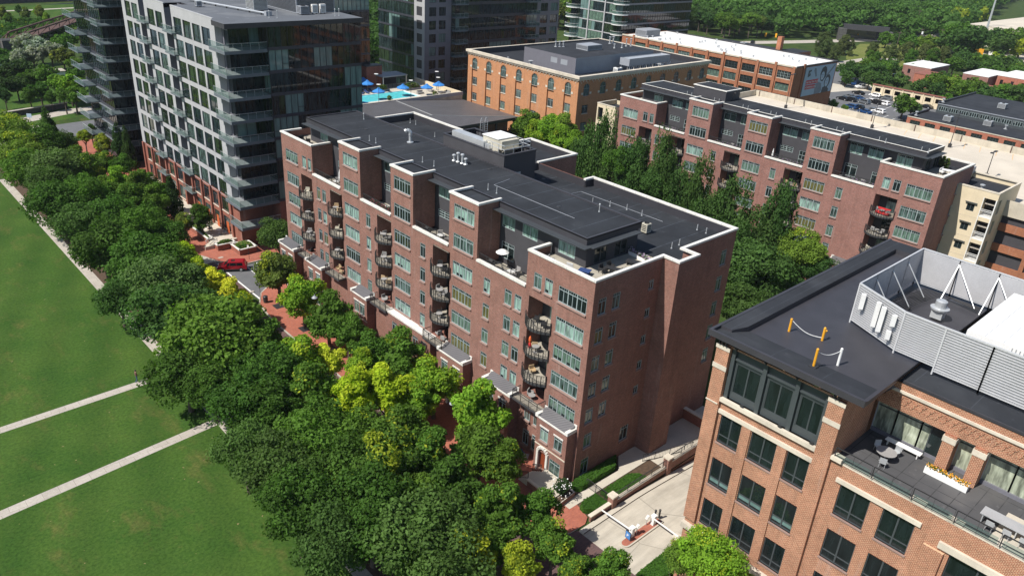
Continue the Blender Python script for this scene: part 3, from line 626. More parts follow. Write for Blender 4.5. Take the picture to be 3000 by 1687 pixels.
def apartment(X0, F, brk, label, second):
    """X0 facade plane; F maps the front building's y to this building's y"""
    root = thing('apartment_building', label, 'apartment building', (X0, F(0), 0)); Wd = Windows(root)
    YS, YN = F(0), F(62.7); T = [(F(17.38), F(22.45)), (F(29.5), F(34.2)), (F(41.2), F(46.3))]
    xr = 24.0 if not second else 12.3; HR = 24.3; HT = 26.72; ZR = 20.15
    rc = [(F(9.32), T[0][0]), (T[0][1], T[1][0]), (T[1][1], T[2][0]), (T[2][1], F(53.7))]
    kinds = ['c', 'm', 'c2', 's', 'd', 'm', 'c1', 'd', 's2', 'm', 'o', 'd', 'c2', 's1'] if not second else ['m', 'd', 's', 'o', 'm', 'd', 'c', 's1', 'o1', 'd']
    holes = []; kk = [0]
    def K():
        kk[0] += 1; return kinds[(kk[0]*7+kk[0]//3) % len(kinds)]
    def win(y0, y1, top, h, cols, kind=None):
        holes.append((y0, y1, top-h, top)); Wd.add('x', X0, -1, (y0+y1)/2, top-h, y1-y0, h, cols, kind or K())
    wide = [(F(.8), F(4.65), 0), (F(18.05), F(21.62), 1), (F(30.05), F(33.5), 1), (F(41.8), F(45.35), 1), (F(58.0), F(61.55), 0)]
    for a, c, t in wide:
        for tp in ((25.7,) if t else ())+TOPS: win(a, c, tp, 1.78, 3)
    singles = [(14.95, 16.05), (26.95, 28.0), (39.0, 40.03)]
    pairs = [(9.85, 10.93), (11.38, 12.52)] if not second else []
    for a, c in singles+pairs+[(50.35, 51.37), (51.88, 52.84)]:
        for tp in TOPS[1:]: win(F(a), F(c), tp, 1.85, 1)
    for a, c in ((5.5, 6.62), (7.1, 8.22), (54.1, 55.05), (55.55, 56.65)): win(F(a), F(c), 22.28, 1.75, 1)
    ops = [(5.35, 8.75), (22.15, 25.45), (34.2, 37.4), (46.0, 49.15), (54.12, 57.25)]
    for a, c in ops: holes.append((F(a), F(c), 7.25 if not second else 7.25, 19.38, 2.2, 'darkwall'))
    if second: pass
    # street facade in stretches, since heights differ
    fb = MB()
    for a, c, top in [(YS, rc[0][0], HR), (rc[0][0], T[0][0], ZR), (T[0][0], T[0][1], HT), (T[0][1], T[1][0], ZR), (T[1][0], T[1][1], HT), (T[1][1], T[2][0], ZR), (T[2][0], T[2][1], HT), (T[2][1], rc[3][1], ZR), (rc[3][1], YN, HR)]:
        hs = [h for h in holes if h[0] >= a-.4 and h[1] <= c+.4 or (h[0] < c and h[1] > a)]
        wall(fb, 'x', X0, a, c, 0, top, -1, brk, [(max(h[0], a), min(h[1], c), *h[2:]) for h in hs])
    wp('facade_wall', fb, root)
    # tower returns (south and north cheeks) and the recess walls
    b = MB()
    for a, c in T:
        wall(b, 'y', a, X0, X0+3.3, ZR-.6, HT, -1, brk); wall(b, 'y', c, X0, X0+3.3, ZR-.6, HT, 1, brk)
    wall(b, 'y', rc[0][0], X0, X0+3.3, ZR-.6, HR, 1, brk); wall(b, 'y', rc[3][1], X0, X0+3.3, ZR-.6, HR, -1, brk)
    # south face
    sh = []
    def swin(xa, xb, top, h, kind):
        sh.append((X0+xa, X0+xb, top-h, top)); Wd.add('y', YS, -1, X0+(xa+xb)/2, top-h, xb-xa, h, 1, kind)
    if not second:
        for i, tp in enumerate((22.2, 18.9, 15.65, 12.5, 9.3, 6.05, 2.75)):
            k1, k2 = [('d', 'm'), ('o', 'd'), ('s', 's'), ('d', 's'), ('s', 'd'), ('m', 'd'), ('d', 'm')][i]
            if i < 5: swin(.8, 1.95, tp, 1.8, k1); swin(2.9, 4.05, tp, 1.8, k2)
            else: swin(1.0, 2.2, tp, 1.8 if i == 5 else 2.2, k1)
            if i < 5: swin(8.55, 9.35, tp-.1, 1.1, 'd')
        swin(7.2, 8.6, 4.2, 1.9, 'd')
        wall(b, 'y', YS, X0, X0+10.45, 0, HR, -1, brk, sh)
        wall(b, 'x', X0+10.45, YS-2, YS, 0, HR, -1, brk); wall(b, 'y', YS-2, X0+10.45, X0+13.85, 0, HR, -1, brk); wall(b, 'x', X0+13.85, YS-2, YS, 0, HR, 1, brk)
        sh2 = []
        for tp in (22.2, 18.9, 15.65, 12.5, 9.3): sh2.append((X0+21.6, X0+22.7, tp-1.9, tp)); Wd.add('y', YS, -1, X0+22.15, tp-1.9, 1.1, 1.9, 1, 'm')
        wall(b, 'y', YS, X0+13.85, X0+24, 0, HR, -1, brk, sh2)
        wall(b, 'x', X0+24, YS, F(22.2), 0, HR, 1, brk); wall(b, 'y', F(22.2), X0+22.4, X0+24, 22, HR, 1, brk); 
        wall(b, 'x', X0+22.4, F(22.2), F(30.9), 0, HR, 1, brk); wall(b, 'y', F(30.9), X0+22.4, X0+30, 0, HR, -1, brk)
        wall(b, 'x', X0+30, F(30.9), F(40.6), 0, HR, 1, brk); wall(b, 'y', F(40.6), X0+24, X0+30, 0, HR, 1, brk); wall(b, 'x', X0+24, F(40.6), YN, 0, HR, 1, brk)
    else:
        for tp in TOPS: swin(7.0, 8.0, tp, 1.7, 'd')
        wall(b, 'y', YS, X0, X0+xr, 0, HR, -1, brk, sh); wall(b, 'x', X0+xr, YS, YN, 0, HR, 1, brk)
    wall(b, 'y', YN, X0, X0+xr, 0, HR, 1, brk)
    wps('side_wall', b, root)
    # roofs
    b = MB(); zr = HR-1.0; px0, px1 = X0+3.4, X0+(11.5 if not second else 9.6); py0, py1 = F(4.4), F(60.0)
    rm = 'roof'
    if not second:
        b.face([(px1-.1, YS+.02, zr), (X0+23.9, YS+.02, zr), (X0+23.9, F(22.1), zr), (px1-.1, F(22.1), zr)], rm)
        b.face([(X0+10.5, YS-1.95, zr), (X0+13.8, YS-1.95, zr), (X0+13.8, YS+.02, zr), (X0+10.5, YS+.02, zr)], rm)
        b.face([(px1-.1, F(22.1), zr), (X0+22.3, F(22.1), zr), (X0+22.3, F(31), zr), (px1-.1, F(31), zr)], rm)
        b.face([(px1-.1, F(31), zr), (X0+29.9, F(31), zr), (X0+29.9, F(40.5), zr), (px1-.1, F(40.5), zr)], rm)
        b.face([(px1-.1, F(40.5), zr), (X0+23.9, F(40.5), zr), (X0+23.9, YN-.02, zr), (px1-.1, YN-.02, zr)], rm)
    else: b.face([(px1-.1, YS+.02, zr), (X0+xr-.1, YS+.02, zr), (X0+xr-.1, YN-.02, zr), (px1-.1, YN-.02, zr)], rm)
    wp('lower_roof', b, root)
    b = MB()                                                     # terrace decks
    zd = ZR-.9
    b.face([(X0+.02, YS+.02, HR-1.1), (px1, YS+.02, HR-1.1), (px1, rc[0][0]-.02, HR-1.1), (X0+.02, rc[0][0]-.02, HR-1.1)], 'deck')
    b.face([(X0+.02, rc[3][1]+.02, HR-1.1), (px1, rc[3][1]+.02, HR-1.1), (px1, YN-.02, HR-1.1), (X0+.02, YN-.02, HR-1.1)], 'deck')
    for a, c in rc: b.face([(X0+.02, a, zd), (px0, a, zd), (px0, c, zd), (X0+.02, c, zd)], 'deck')
    wps('terrace_deck', b, root)
    # penthouse walls with windows
    b = MB(); ph = []
    def pw(y0, y1, top, h, cols, kind, lights=2):
        ph.append((y0, y1, top-h, top)); Wd.add('x', px0, -1, (y0+y1)/2, top-h, y1-y0, h, cols, kind, lights=lights, sill=None)
    pk = ['c', 'c', 'c1', 'o', 'm', 's', 'm', 'c2']
    k = 0
    for y0, y1 in ((5.95, 8.4), (11.5, 13.9), (15.1, 17.2) if not second else (14.8, 17.0)):
        pw(F(y0), F(y1), 25.35, 1.75, 2, pk[k % 8], 1); k += 1
    for y0, y1 in ((26.2, 28.9), (38.3, 40.8), (50.0, 52.4), (24.0, 25.4), (36.0, 37.3), (47.9, 49.3)):
        pw(F(y0), F(y1), 25.3, 1.6, 2, pk[(k*3) % 8], 1); k += 1
    pw(F(55.0), F(57.2), 25.3, 1.4, 2, 'c', 1)
    for y0, y1 in ((26.4, 28.9), (38.4, 40.8), (50.2, 52.5)): pw(F(y0), F(y1), 22.1, .95, 2, 'd', 4)
    for y0, y1 in ((24.0, 25.2), (36.0, 37.2), (47.9, 49.1)): pw(F(y0), F(y1), 21.9, 2.3, 1, 'd', 4)
    pw(F(15.0), F(17.1), 21.9, 2.0, 2, 'd', 1); pw(F(11.4), F(12.5), 21.6, 2.3, 1, 'd', 1)
    wall(b, 'x', px0, py0, py1, zd, 26.0, -1, 'darkwall', ph)
    s2 = []
    for xa, xb in ((1.2, 3.2), (4.4, 6.4)): s2.append((px0+xa, px0+xb, 23.3, 25.4)); Wd.add('y', py0, -1, px0+(xa+xb)/2, 23.3, xb-xa, 2.1, 2, 'd', 'dframe', 1, sill=None)
    wall(b, 'y', py0, px0, px1-.05, zr-.1, 26.0, -1, 'darkwall', s2); wall(b, 'y', py1, px0, px1-.05, zr-.1, 26.0, 1, 'darkwall'); wall(b, 'x', px1-.05, py0, py1, zr-.1, 26.0, 1, 'darkwall')
    wp('penthouse_wall', b, root)
    b = MB(); e = .5
    b.box(px0-e, px1, py0-e*.6, py1+.2, 25.9, 26.62, 'fascia', 't'); b.face([(px0-e, py0-.3, 26.52), (px1, py0-.3, 26.52), (px1, py1+.2, 26.52), (px0-e, py1+.2, 26.52)], rm)
    for a, c in ((px0-e, px0-e+.25), (px1-.25, px1)): b.box(a, c, py0-.3, py1+.2, 26.5, 26.66, 'fascia' if not second else ('cap' if a < px1-.5 else 'fascia'))
    cp = 'fascia' if not second else 'cap'
    b.box(px0-e+.25, px1-.25, py0-.3, py0-.05, 26.5, 26.66, cp); b.box(px0-e+.25, px1-.25, py1-.05, py1+.2, 26.5, 26.66, cp)
    if second: b.box(px1-.2, px1+.02, py0-.3, py1+.2, 26.62, 26.70, 'cap')
    for a, c in T: b.face([(X0+.05, a+.05, HT-.2), (px0, a+.05, HT-.2), (px0, c-.05, HT-.2), (X0+.05, c-.05, HT-.2)], 'roof')
    wp('penthouse_roof', b, root)
    aw = MB()
    for a, c in [(py0-.9, T[0][0]), (T[0][1]+.05, T[1][0]-.05), (T[1][1]+.05, T[2][0]-.05), (T[2][1]+.05, py1)]:
        aw.box(px0-e-.9, px0-e+.02, a, c, 25.82, 25.9, 'awn')
    aw.box(px0-e+.02, px1-1.0, py0-.9-.3, py0-.3, 25.82, 25.9, 'awn')
    for y_ in np.arange(py0-.8, T[0][0], 2.4): aw.tube((px0, y_, 25.6), (px0-e-.8, y_, 25.82), .04, 'iron', 4)
    wps('awning', aw, root)
    # caps
    cb = MB(); t = .30
    def cap(x0, x1, y0, y1, z, h=.24): cb.box(x0, x1, y0, y1, z-.08, z+h-.08, 'cap')
    for a, c in T:
        cap(X0-.1, X0+t, a-.08, c+.08, HT); cap(X0+t, px0-.1, a-.08, a+t-.06, HT); cap(X0+t, px0-.1, c-t+.06, c+.08, HT)
    for a, c in rc: cb.box(X0-.14, X0+.42, a+.02, c-.02, ZR-.02, ZR+.22, 'cap')
    def pcap(pts, z):
        for (xa, ya), (xb, yb) in zip(pts, pts[1:]):
            if abs(xa-xb) < abs(ya-yb): cb.box(xa-.2, xa+.2, min(ya, yb)+.2, max(ya, yb)-.2, z-.05, z+.17, 'cap')
            else: cb.box(min(xa, xb)-.2, max(xa, xb)+.2, ya-.2, ya+.2, z-.05, z+.172, 'cap')
    if not second:
        pcap([(X0+2.9, F(9.15)), (X0+.1, F(9.15)), (X0+.1, YS+.1), (X0+10.55, YS+.1), (X0+10.55, YS-1.9), (X0+13.75, YS-1.9), (X0+13.75, YS+.1), (X0+23.9, YS+.1), (X0+23.9, F(22.1)), (X0+22.4, F(22.1))], HR)
        pcap([(X0+22.4, F(31.0)), (X0+29.9, F(31.0)), (X0+29.9, F(40.5)), (X0+23.9, F(40.5)), (X0+23.9, YN-.1), (X0+11.6, YN-.1)], HR)
        pcap([(px0-.3, YN-.1), (X0+.1, YN-.1), (X0+.1, rc[3][1]+.15), (X0+2.9, rc[3][1]+.15)], HR)
    else:
        pcap([(X0+2.9, F(9.15)), (X0+.1, F(9.15)), (X0+.1, YS+.1), (X0+xr-.1, YS+.1), (X0+xr-.1, F(9.15))], HR)
        pcap([(X0+xr-.1, F(53.0)), (X0+xr-.1, YN-.1), (X0+.1, YN-.1), (X0+.1, rc[3][1]+.15), (X0+2.9, rc[3][1]+.15)], HR)
    wps('parapet_cap', cb, root)
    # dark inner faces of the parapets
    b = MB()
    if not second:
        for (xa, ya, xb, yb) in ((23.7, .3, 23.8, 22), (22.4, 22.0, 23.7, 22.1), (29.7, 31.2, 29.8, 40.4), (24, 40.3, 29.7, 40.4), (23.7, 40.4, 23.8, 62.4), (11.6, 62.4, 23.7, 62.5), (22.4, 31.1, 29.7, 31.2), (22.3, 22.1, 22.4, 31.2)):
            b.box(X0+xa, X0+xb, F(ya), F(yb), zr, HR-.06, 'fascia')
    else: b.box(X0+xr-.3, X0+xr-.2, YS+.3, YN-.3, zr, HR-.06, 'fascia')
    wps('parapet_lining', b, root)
    # terrace railings
    for a, c in rc:
        b = MB(); straight_rail(b, (X0+.28, a+.1, ZR+.2), (X0+.28, c-.1, ZR+.2), .72); wp('terrace_railing', b, root)
    # balconies
    for n_, (a, c) in enumerate(ops):
        ym = F((a+c)/2); w = c-a+.3
        for k_, z in enumerate((16.45, 13.25, 10.05)+(() if n_ in (0,) else ())): balcony(root, X0, ym, z, round(w, 1))
        for z in (16.45, 13.25, 10.05, 7.05):
            Wd.add('x', X0+2.12, -1, ym-.35, z+.05, 1.7, 2.2, 1, ['c', 'd', 's', 'd'][(n_+int(z)) % 4], 'dframe', 1, inset=0, sill=None, name='balcony_door')
        b = MB(); yy0, yy1 = ym-w/2-.15, ym+w/2+.15                # square lowest balcony
        b.box(X0-1.25, X0+2.1, yy0+.15 if False else yy0, yy1, 6.75, 7.02, 'balc'); b.face([(X0-1.2, yy0+.05, 7.03), (X0+2.1, yy0+.3, 7.03), (X0+2.1, yy1-.3, 7.03), (X0-1.2, yy1-.05, 7.03)], 'deck')
        wpb = wp('balcony', b, root); r_ = MB()
        for p, q in (((X0-1.2, yy0+.05, 7.02), (X0-1.2, yy1-.05, 7.02)), ((X0-1.2, yy0+.05, 7.02), (X0, yy0+.05, 7.02)), ((X0-1.2, yy1-.05, 7.02), (X0, yy1-.05, 7.02))): straight_rail(r_, p, q, 1.05)
        obj('railing', r_, wpb)
    # two-storey base bays with seamed metal roofs
    bays = [(.35, 4.9), (9.3, 13.9), (17.6, 22.4), (38.4, 42.2), (50.3, 54.9), (58.6, 63.3)]
    if second: bays = [(.35, 4.9), (9.3, 13.9), (29.8, 34.3), (50.3, 54.9)]
    for i, (a, c) in enumerate(bays):
        a, c = F(a), F(c); b = MB(); hs = []; zt = 6.8; xf = X0-1.3; m_ = (a+c)/2
        for yy in (a+1.2, c-1.25):
            hs.append((yy-.6, yy+.6, 4.1, 5.8)); Wd.add('x', xf, -1, yy, 4.1, 1.2, 1.7, 1, 'dmsc'[(i*2+int(yy)) % 4])
        hs.append((a+.6, a+2.2, .6, 2.6)); Wd.add('x', xf, -1, a+1.4, .6, 1.6, 2.0, 1, 'm')
        hs.append((c-1.9, c-.8, .35, 2.6, .25, 'door'))
        wall(b, 'x', xf, a, c, 0, zt, -1, brk, hs); wall(b, 'y', a, xf, X0, 0, zt+.1, -1, brk); wall(b, 'y', c, xf, X0, 0, zt+.1, 1, brk)
        b.box(xf-.04, xf+.02, a, c, 3.35, 3.5, 'lime'); wp('base_bay_wall', b, root)
        b = MB()
        b.face([(xf, a+.1, zt+.1), (xf, c-.1, zt+.1), (X0, c-.1, zt+.75), (X0, a+.1, zt+.75)][::-1], 'metalroof')
        wp('base_bay_roof', b, root)
        b = MB(); b.box(xf-.12, xf+.0, a+.3, c-.3, zt-.02, zt+.14, 'cap')
        for y_ in (a-.12, c-.28): b.box(xf-.15, X0-.1, y_, y_+.42, zt+.02, zt+.42, 'cap'); b.box(X0-.1, X0+.0, y_, y_+.42, zt+.02, zt+.8, 'cap')
        for yy in (a+1.2, c-1.25): b.box(xf-.06, xf+.02, yy-.7, yy+.7, 5.82, 6.0, 'cap'); 
        # arched door surround
        yc = c-1.35
        b.box(xf-.22, xf, yc-.85, yc-.58, .1, 2.6, 'cap'); b.box(xf-.22, xf, yc+.58, yc+.85, .1, 2.6, 'cap')
        for q in range(8):
            t0 = PI*(q+.5)/8; b.obox((xf-.11, yc+.72*math.cos(t0), 2.6+.72*math.sin(t0)), .22, .30, .28, 0, 'cap', t0-PI/2 if False else 0)
        wp('stone_trim', b, root)
    # flat-roofed base block in the middle
    if not second:
        a, c = F(24.6), F(34.2); b = MB(); hs = []
        for y0 in (a+.8, a+2.6, a+5.3, a+7.2): 
            hs.append((y0, y0+1.1, 4.2, 6.0)); Wd.add('x', X0-.9, -1, y0+.55, 4.2, 1.1, 1.8, 1, 'd')
        wall(b, 'x', X0-.9, a, c, 0, 6.9, -1, brk, hs); wall(b, 'y', a, X0-.9, X0, 0, 6.9, -1, brk); wall(b, 'y', c, X0-.9, X0, 0, 6.9, 1, brk); b.box(X0-1.0, X0, a-.1, c+.1, 6.9, 7.15, 'cap')
        wp('base_block', b, root)
    for y0, y1 in ((5.5, 6.5), (7.2, 8.0)):
        Wd.add('x', X0-.02, -1, F((y0+y1)/2), 4.2, y1-y0+.1, 1.8, 1, 'm', inset=0); Wd.add('x', X0-.02, -1, F((y0+y1)/2), .9, y1-y0+.1, 1.9, 1, 'd', inset=0)
    if second:                                                    # lift box on the roof
        b = MB(); b.box(73.0, 77.6, 34.9, 41.9, 26.5, 28.3, 'darkwall'); b.box(72.85, 77.75, 34.75, 42.05, 28.3, 28.45, 'cap'); b.box(73.2, 77.4, 35.1, 41.7, 28.45, 28.5, 'roof'); wp('lift_house', b, root)
    Wd.finish(); return root
F1f = lambda y: y
def F2f(y):
    return y-6.0 if y < 9.34 else (y-7.05 if y < 53 else y-7.4)
bA = apartment(0.0, F1f, 'brick', 'long eight-storey red-brown brick apartment building with white parapets and black roof, nearest the park', False)
bB = apartment(68.3, F2f, 'brick2', 'rosy brick apartment building behind the tall courtyard trees, with stepped white-edged roof', True)
# ================================================================== TOWERS
def curtain(root, ax, c, out, u0, u1, zs, seed, mods=1.15, kinds=('t_dark',)*4+('t_cur', 't_cur', 't_green', 't_brown'), bandh=.5, extra='band', name='glass_wall'):
    """glazed face, one part per storey: panes, mullions and the spandrel band below"""
    rr = random.Random(seed); n = max(2, int(round(abs(u1-u0)/mods)))
    for z0, z1 in zip(zs, zs[1:]):
        b = MB(); mb = MB(); k = 0; cur = kinds[0]; left = 0
        def P(u, z, d=0): return (c+out*d, u, z) if ax == 'x' else (u, c+out*d, z)
        flip = (out > 0) != (ax == 'x')
        for i in range(n):
            a, e = u0+(u1-u0)*i/n, u0+(u1-u0)*(i+1)/n
            if left <= 0: cur = rr.choice(kinds); left = rr.randint(1, 4)
            left -= 1; q = [P(a, z0+bandh), P(e, z0+bandh), P(e, z1), P(a, z1)]; b.face(q if not flip else q[::-1], cur)
            r_ = .035
            if ax == 'x': mb.box(c, c+out*.07, a-r_, a+r_, z0+bandh, z1, 'mull')
            else: mb.box(a-r_, a+r_, c, c+out*.07, z0+bandh, z1, 'mull')
            if rr.random() < .18:
                zz = z0+bandh+(z1-z0)*.25
                if ax == 'x': mb.box(c, c+out*.06, a, e, zz, zz+.06, 'mull')
                else: mb.box(a, e, c, c+out*.06, zz, zz+.06, 'mull')
        if ax == 'x': mb.box(c-.02*out, c+out*.12, u0, u1, z0, z0+bandh, extra)
        else: mb.box(u0, u1, c-.02*out, c+out*.12, z0, z0+bandh, extra)
        o = wp(name, b, root); obj('mullions', mb, o)
def glass_balcony(root, x0, x1, y0, y1, z, sides='wse', th=.28, name='balcony', mat='slab'):
    b = MB(); b.box(x0, x1, y0, y1, z-th, z, 'slabd', 't'); b.face([(x0, y0, z), (x1, y0, z), (x1, y1, z), (x0, y1, z)], mat)
    o = wp(name, b, root); g = MB(); h = 1.08
    for s in sides:
        p, q = {'w': ((x0+.05, y0+.05), (x0+.05, y1)), 's': ((x0+.05, y0+.05), (x1, y0+.05)), 'e': ((x1-.05, y0), (x1-.05, y1)), 'n': ((x0, y1-.05), (x1, y1-.05))}[s]
        g.face([(*p, z), (*q, z), (*q, z+h), (*p, z+h)], 'rail'); g.tube((*p, z+h), (*q, z+h), .03, 'galv', 4)
        n = max(1, int(math.hypot(q[0]-p[0], q[1]-p[1])/1.4))
        for k in range(n+1): 
            t = k/n; g.tube((p[0]+(q[0]-p[0])*t, p[1]+(q[1]-p[1])*t, z-.1), (p[0]+(q[0]-p[0])*t, p[1]+(q[1]-p[1])*t, z+h), .02, 'galv', 4)
    obj('railing', g, o); return o
# ---- tower with light panels, nearest on the left
TL = thing('apartment_tower', 'tall tower of dark glass and pale grey window panels over a brick base', 'tower', (-0.5, 76.3, 0))
Wd = Windows(TL); XT = -0.5; ZT = 37.65
blocks = [(82.2, 99.3, [(83.55, 86.75), (87.4, 90.55), (91.2, 94.5), (95.15, 98.5)]), (102.4, 112.2, [(103.7, 106.85), (107.5, 110.8)]), (115.0, 124.4, [(115.9, 118.95), (119.7, 122.7)])]
rr = random.Random(3)
for bi, (a, c, ws) in enumerate(blocks):
    hs = []; b = MB()
    for k in range(8):
        for j, (p, q) in enumerate(ws):
            st = .12 if (j+k) % 2 else -.05; top = 36.0-3.6*k+(.0 if k else 0)+st*0
            hs.append((p, q, top-2.85, top)); Wd.add('x', XT, -1, (p+q)/2, top-2.85, q-p, 2.85, 1, rr.choice(['g', 't', 'g', 't', 'g', 'm']), 'mull', 5, inset=.18, sill=None)
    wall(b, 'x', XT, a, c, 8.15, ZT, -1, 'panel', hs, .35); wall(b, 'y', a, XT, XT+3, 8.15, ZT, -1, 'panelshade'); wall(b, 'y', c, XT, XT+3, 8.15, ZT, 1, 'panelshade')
    for k in range(8):                                              # joints between the panels
        z = 36.3-3.6*k
        for j, (p, q) in enumerate(ws):
            b.box(XT-.035, XT-.001, p-.28, p-.22, z-3.1, z-3.1+.45, 'mull')
    wp('panel_wall', b, TL)
    b = MB(); hs = []; g_ = .0
    for p, q in ws:
        for z0, z1 in ((4.9, 7.5), (1.4, 3.9)):
            hs.append((p+.35, q-.2, z0, z1)); Wd.add('x', XT+.1, -1, (p+q)/2+.07, z0, q-p-.55, z1-z0, 1, rr.choice(['t', 'm', 'g']), 'dframe', 1, inset=.15, sill='lime')
    wall(b, 'x', XT+.1, a, c, 0.0, 8.15, -1, 'towerbrick', hs, .3); wall(b, 'y', a, XT+.1, XT+3, 0, 8.15, -1, 'towerbrick'); wall(b, 'y', c, XT+.1, XT+3, 0, 8.15, 1, 'towerbrick')
    ps = [a+.02]+[(ws[i][1]+ws[i+1][0])/2-.3 for i in range(len(ws)-1)]+[c-.62]
    for y_ in ps: b.box(XT-.22, XT+.12, y_, y_+.6, 0, 8.1, 'towerbrick')
    wp('brick_base_wall', b, TL)
# recesses between the blocks, with balconies
for a, c in ((99.3, 102.4), (112.2, 115.0)):
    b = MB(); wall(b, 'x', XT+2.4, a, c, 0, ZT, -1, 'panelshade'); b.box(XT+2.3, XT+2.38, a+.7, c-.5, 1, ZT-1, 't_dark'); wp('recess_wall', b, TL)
    for k in range(9): glass_balcony(TL, XT-.75, XT+2.4, a-1.3, c-.05, 33.35-3.6*k, 'ws', .22)
# south side
zs = [33.4-3.6*k for k in range(-1, 8)][::-1]; zs[-1] = 37.05
curtain(TL, 'y', 76.3, -1, 5.6, 22.6, zs, 5)
b = MB(); wall(b, 'y', 76.3, 5.6, 22.6, 0, 8.2, -1, 'towerbrick', [(8, 12, 1, 3.6, .3, 't_dark'), (13, 17, 4.6, 7.4, .3, 't_dark'), (17.6, 21.5, 4.6, 7.4, .3, 't_cur'), (14, 20, 1, 3.6, .3, 't_dark')]); wall(b, 'x', 5.6, 76.3, 79.4, 0, 8.2, -1, 'towerbrick'); wp('south_base_wall', b, TL)
curtain(TL, 'x', 5.6, -1, 76.3, 79.4, zs, 8); curtain(TL, 'y', 79.4, -1, .6, 5.6, zs, 6, 1.6)
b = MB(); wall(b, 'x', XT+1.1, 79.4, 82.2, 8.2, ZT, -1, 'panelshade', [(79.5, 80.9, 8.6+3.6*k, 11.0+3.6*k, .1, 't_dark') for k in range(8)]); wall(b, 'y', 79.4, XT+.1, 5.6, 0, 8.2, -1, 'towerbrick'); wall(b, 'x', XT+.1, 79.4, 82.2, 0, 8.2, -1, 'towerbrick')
b.box(XT, XT+1.2, 81.6, 82.2, 8.15, ZT-.3, 'panel'); wp('corner_wall', b, TL)
for k in range(9): glass_balcony(TL, -1.5, 5.6, 76.35, 82.1 if k < 8 else 81.0, 33.65-3.6*k if k < 8 else 4.75, 'ws', .5)
b = MB(); wall(b, 'x', 22.6, 76.3, 124.4, 0, ZT, 1, 'band'); wall(b, 'y', 124.4, XT+3, 22.6, 0, ZT, 1, 'band'); wps('rear_wall', b, TL)
b = MB(); b.prism([(-1.35, 75.9), (22.9, 75.9), (22.9, 124.4), (XT+.02, 124.4), (XT+.02, 115), (2.6, 115), (2.6, 112.2), (XT+.02, 112.2), (XT+.02, 102.4), (2.6, 102.4), (2.6, 99.3), (XT+.02, 99.3), (XT+.02, 82.2), (-1.35, 80.6)], 37.0, 37.75, 'fascia', 'roofgrey')
wp('tower_roof', b, TL)
b = MB()
for a, c, _ in blocks: b.box(XT-.02, XT+.25, a-.02, c+.02, 37.62, 37.8, 'panel')
wps('parapet_cap', b, TL)
Wd.finish()
def roof_unit(name, label, cat, x0, x1, y0, y1, z0, z1, mat='greym', group=None, ribs=True, fans=0, feet=True):
    t = thing(name, label, cat, ((x0+x1)/2, (y0+y1)/2, z0), group=group); b = MB(); f = .15 if feet else 0
    b.box(x0, x1, y0, y1, z0+f, z1, mat)
    if feet:
        for x in (x0+.1, x1-.2):
            for y in (y0+.1, y1-.2): b.box(x, x+.1, y, y+.1, z0, z0+f, 'iron')
    wp('casing', b, t)
    b = MB()
    n = int((z1-z0)/.22)
    for i in range(1, n): b.box(x0-.03, x0-.002, y0+.12, y1-.12, z0+.15+i*.2, z0+.15+i*.2+.07, 'iron'); b.box(x0+.12, x1-.12, y0-.03, y0-.002, z0+.15+i*.2, z0+.15+i*.2+.07, 'iron')
    wp('louvre', b, t)
    for k in range(fans):
        b = MB(); cx = x0+(x1-x0)*(k % 2*.5+.25) if fans > 1 else (x0+x1)/2; cy = y0+(y1-y0)*((k//2)+.5)/max(1, (fans+1)//2)
        r_ = min(.42, (x1-x0)*.22 if fans > 1 else (x1-x0)*.36); b.lathe((cx, cy, z1), [(r_, 0), (r_, .12), (r_*.85, .12), (r_*.82, .03), (.08, .03), (.06, .08)], 'iron', 14); wp('fan', b, t)
    return t
def vent(name, label, loc, h=.7, r=.06, cap=True, group=None, mat='galv', cat='vent pipe'):
    def fn():
        b = MB(); b.lathe((0, 0, 0), [(r*2.2, 0), (r*1.8, .06), (r, .08), (r, h)]+([(r*1.9, h), (r*1.9, h+.14), (r*1.2, h+.2)] if cap else []), mat, 8); return b
    return item(name, (name, h, r, cap, mat), fn, loc, 0, label, cat, group)
mp = thing('rooftop_plant', 'grey louvred plant room on the roof of the panelled glass tower', 'plant room', (19, 90, 37.75)); b = MB(); b.box(15.0, 22.3, 84.0, 96, 37.76, 41.5, 'greym'); b.box(14.9, 22.4, 83.9, 96.1, 41.5, 41.7, 'galv'); wp('casing', b, mp); b = MB()
for k in range(17): b.box(14.92, 14.99, 84.2, 95.8, 37.95+k*.2, 38.03+k*.2, 'iron'); b.box(15.2, 22.1, 83.92, 83.99, 37.95+k*.2, 38.03+k*.2, 'iron')
wp('louvre', b, mp)
for i, (x, y, w_) in enumerate(((17.0, 82.2, 1.0), (18.6, 82.3, 1.0))): roof_unit('air_conditioner', ['white slim air conditioner left of its twin before the tower plant room', 'white slim air conditioner right of its twin before the tower plant room'][i], 'air conditioner', x, x+w_, y, y+.5, 37.76, 39.3, 'white', group='white air conditioners on the tower roof', fans=0)
roof_unit('air_handler', 'grey square air handler left of the white air conditioners on the tower roof', 'air handler', 14.6, 16.2, 81.8, 83.2, 37.76, 39.1, 'greym', fans=1)
roof_unit('air_handler', 'bulky pale air handler with round duct near the top edge of the tower roof', 'air handler', 9.5, 12.0, 88.5, 91.5, 37.76, 39.8, 'galv', fans=2)
pi = thing('roof_pipe', 'long silver pipe running across the tower roof to a small grey box', 'pipe', (7, 90, 37.8)); b = MB(); b.tube((9.0, 82.6, 38.1), (4.5, 104, 38.1), .16, 'galv', 8); wp('pipe', b, pi); b = MB(); b.box(8.5, 9.5, 82.0, 82.8, 37.76, 38.5, 'greym'); wp('end_box', b, pi)
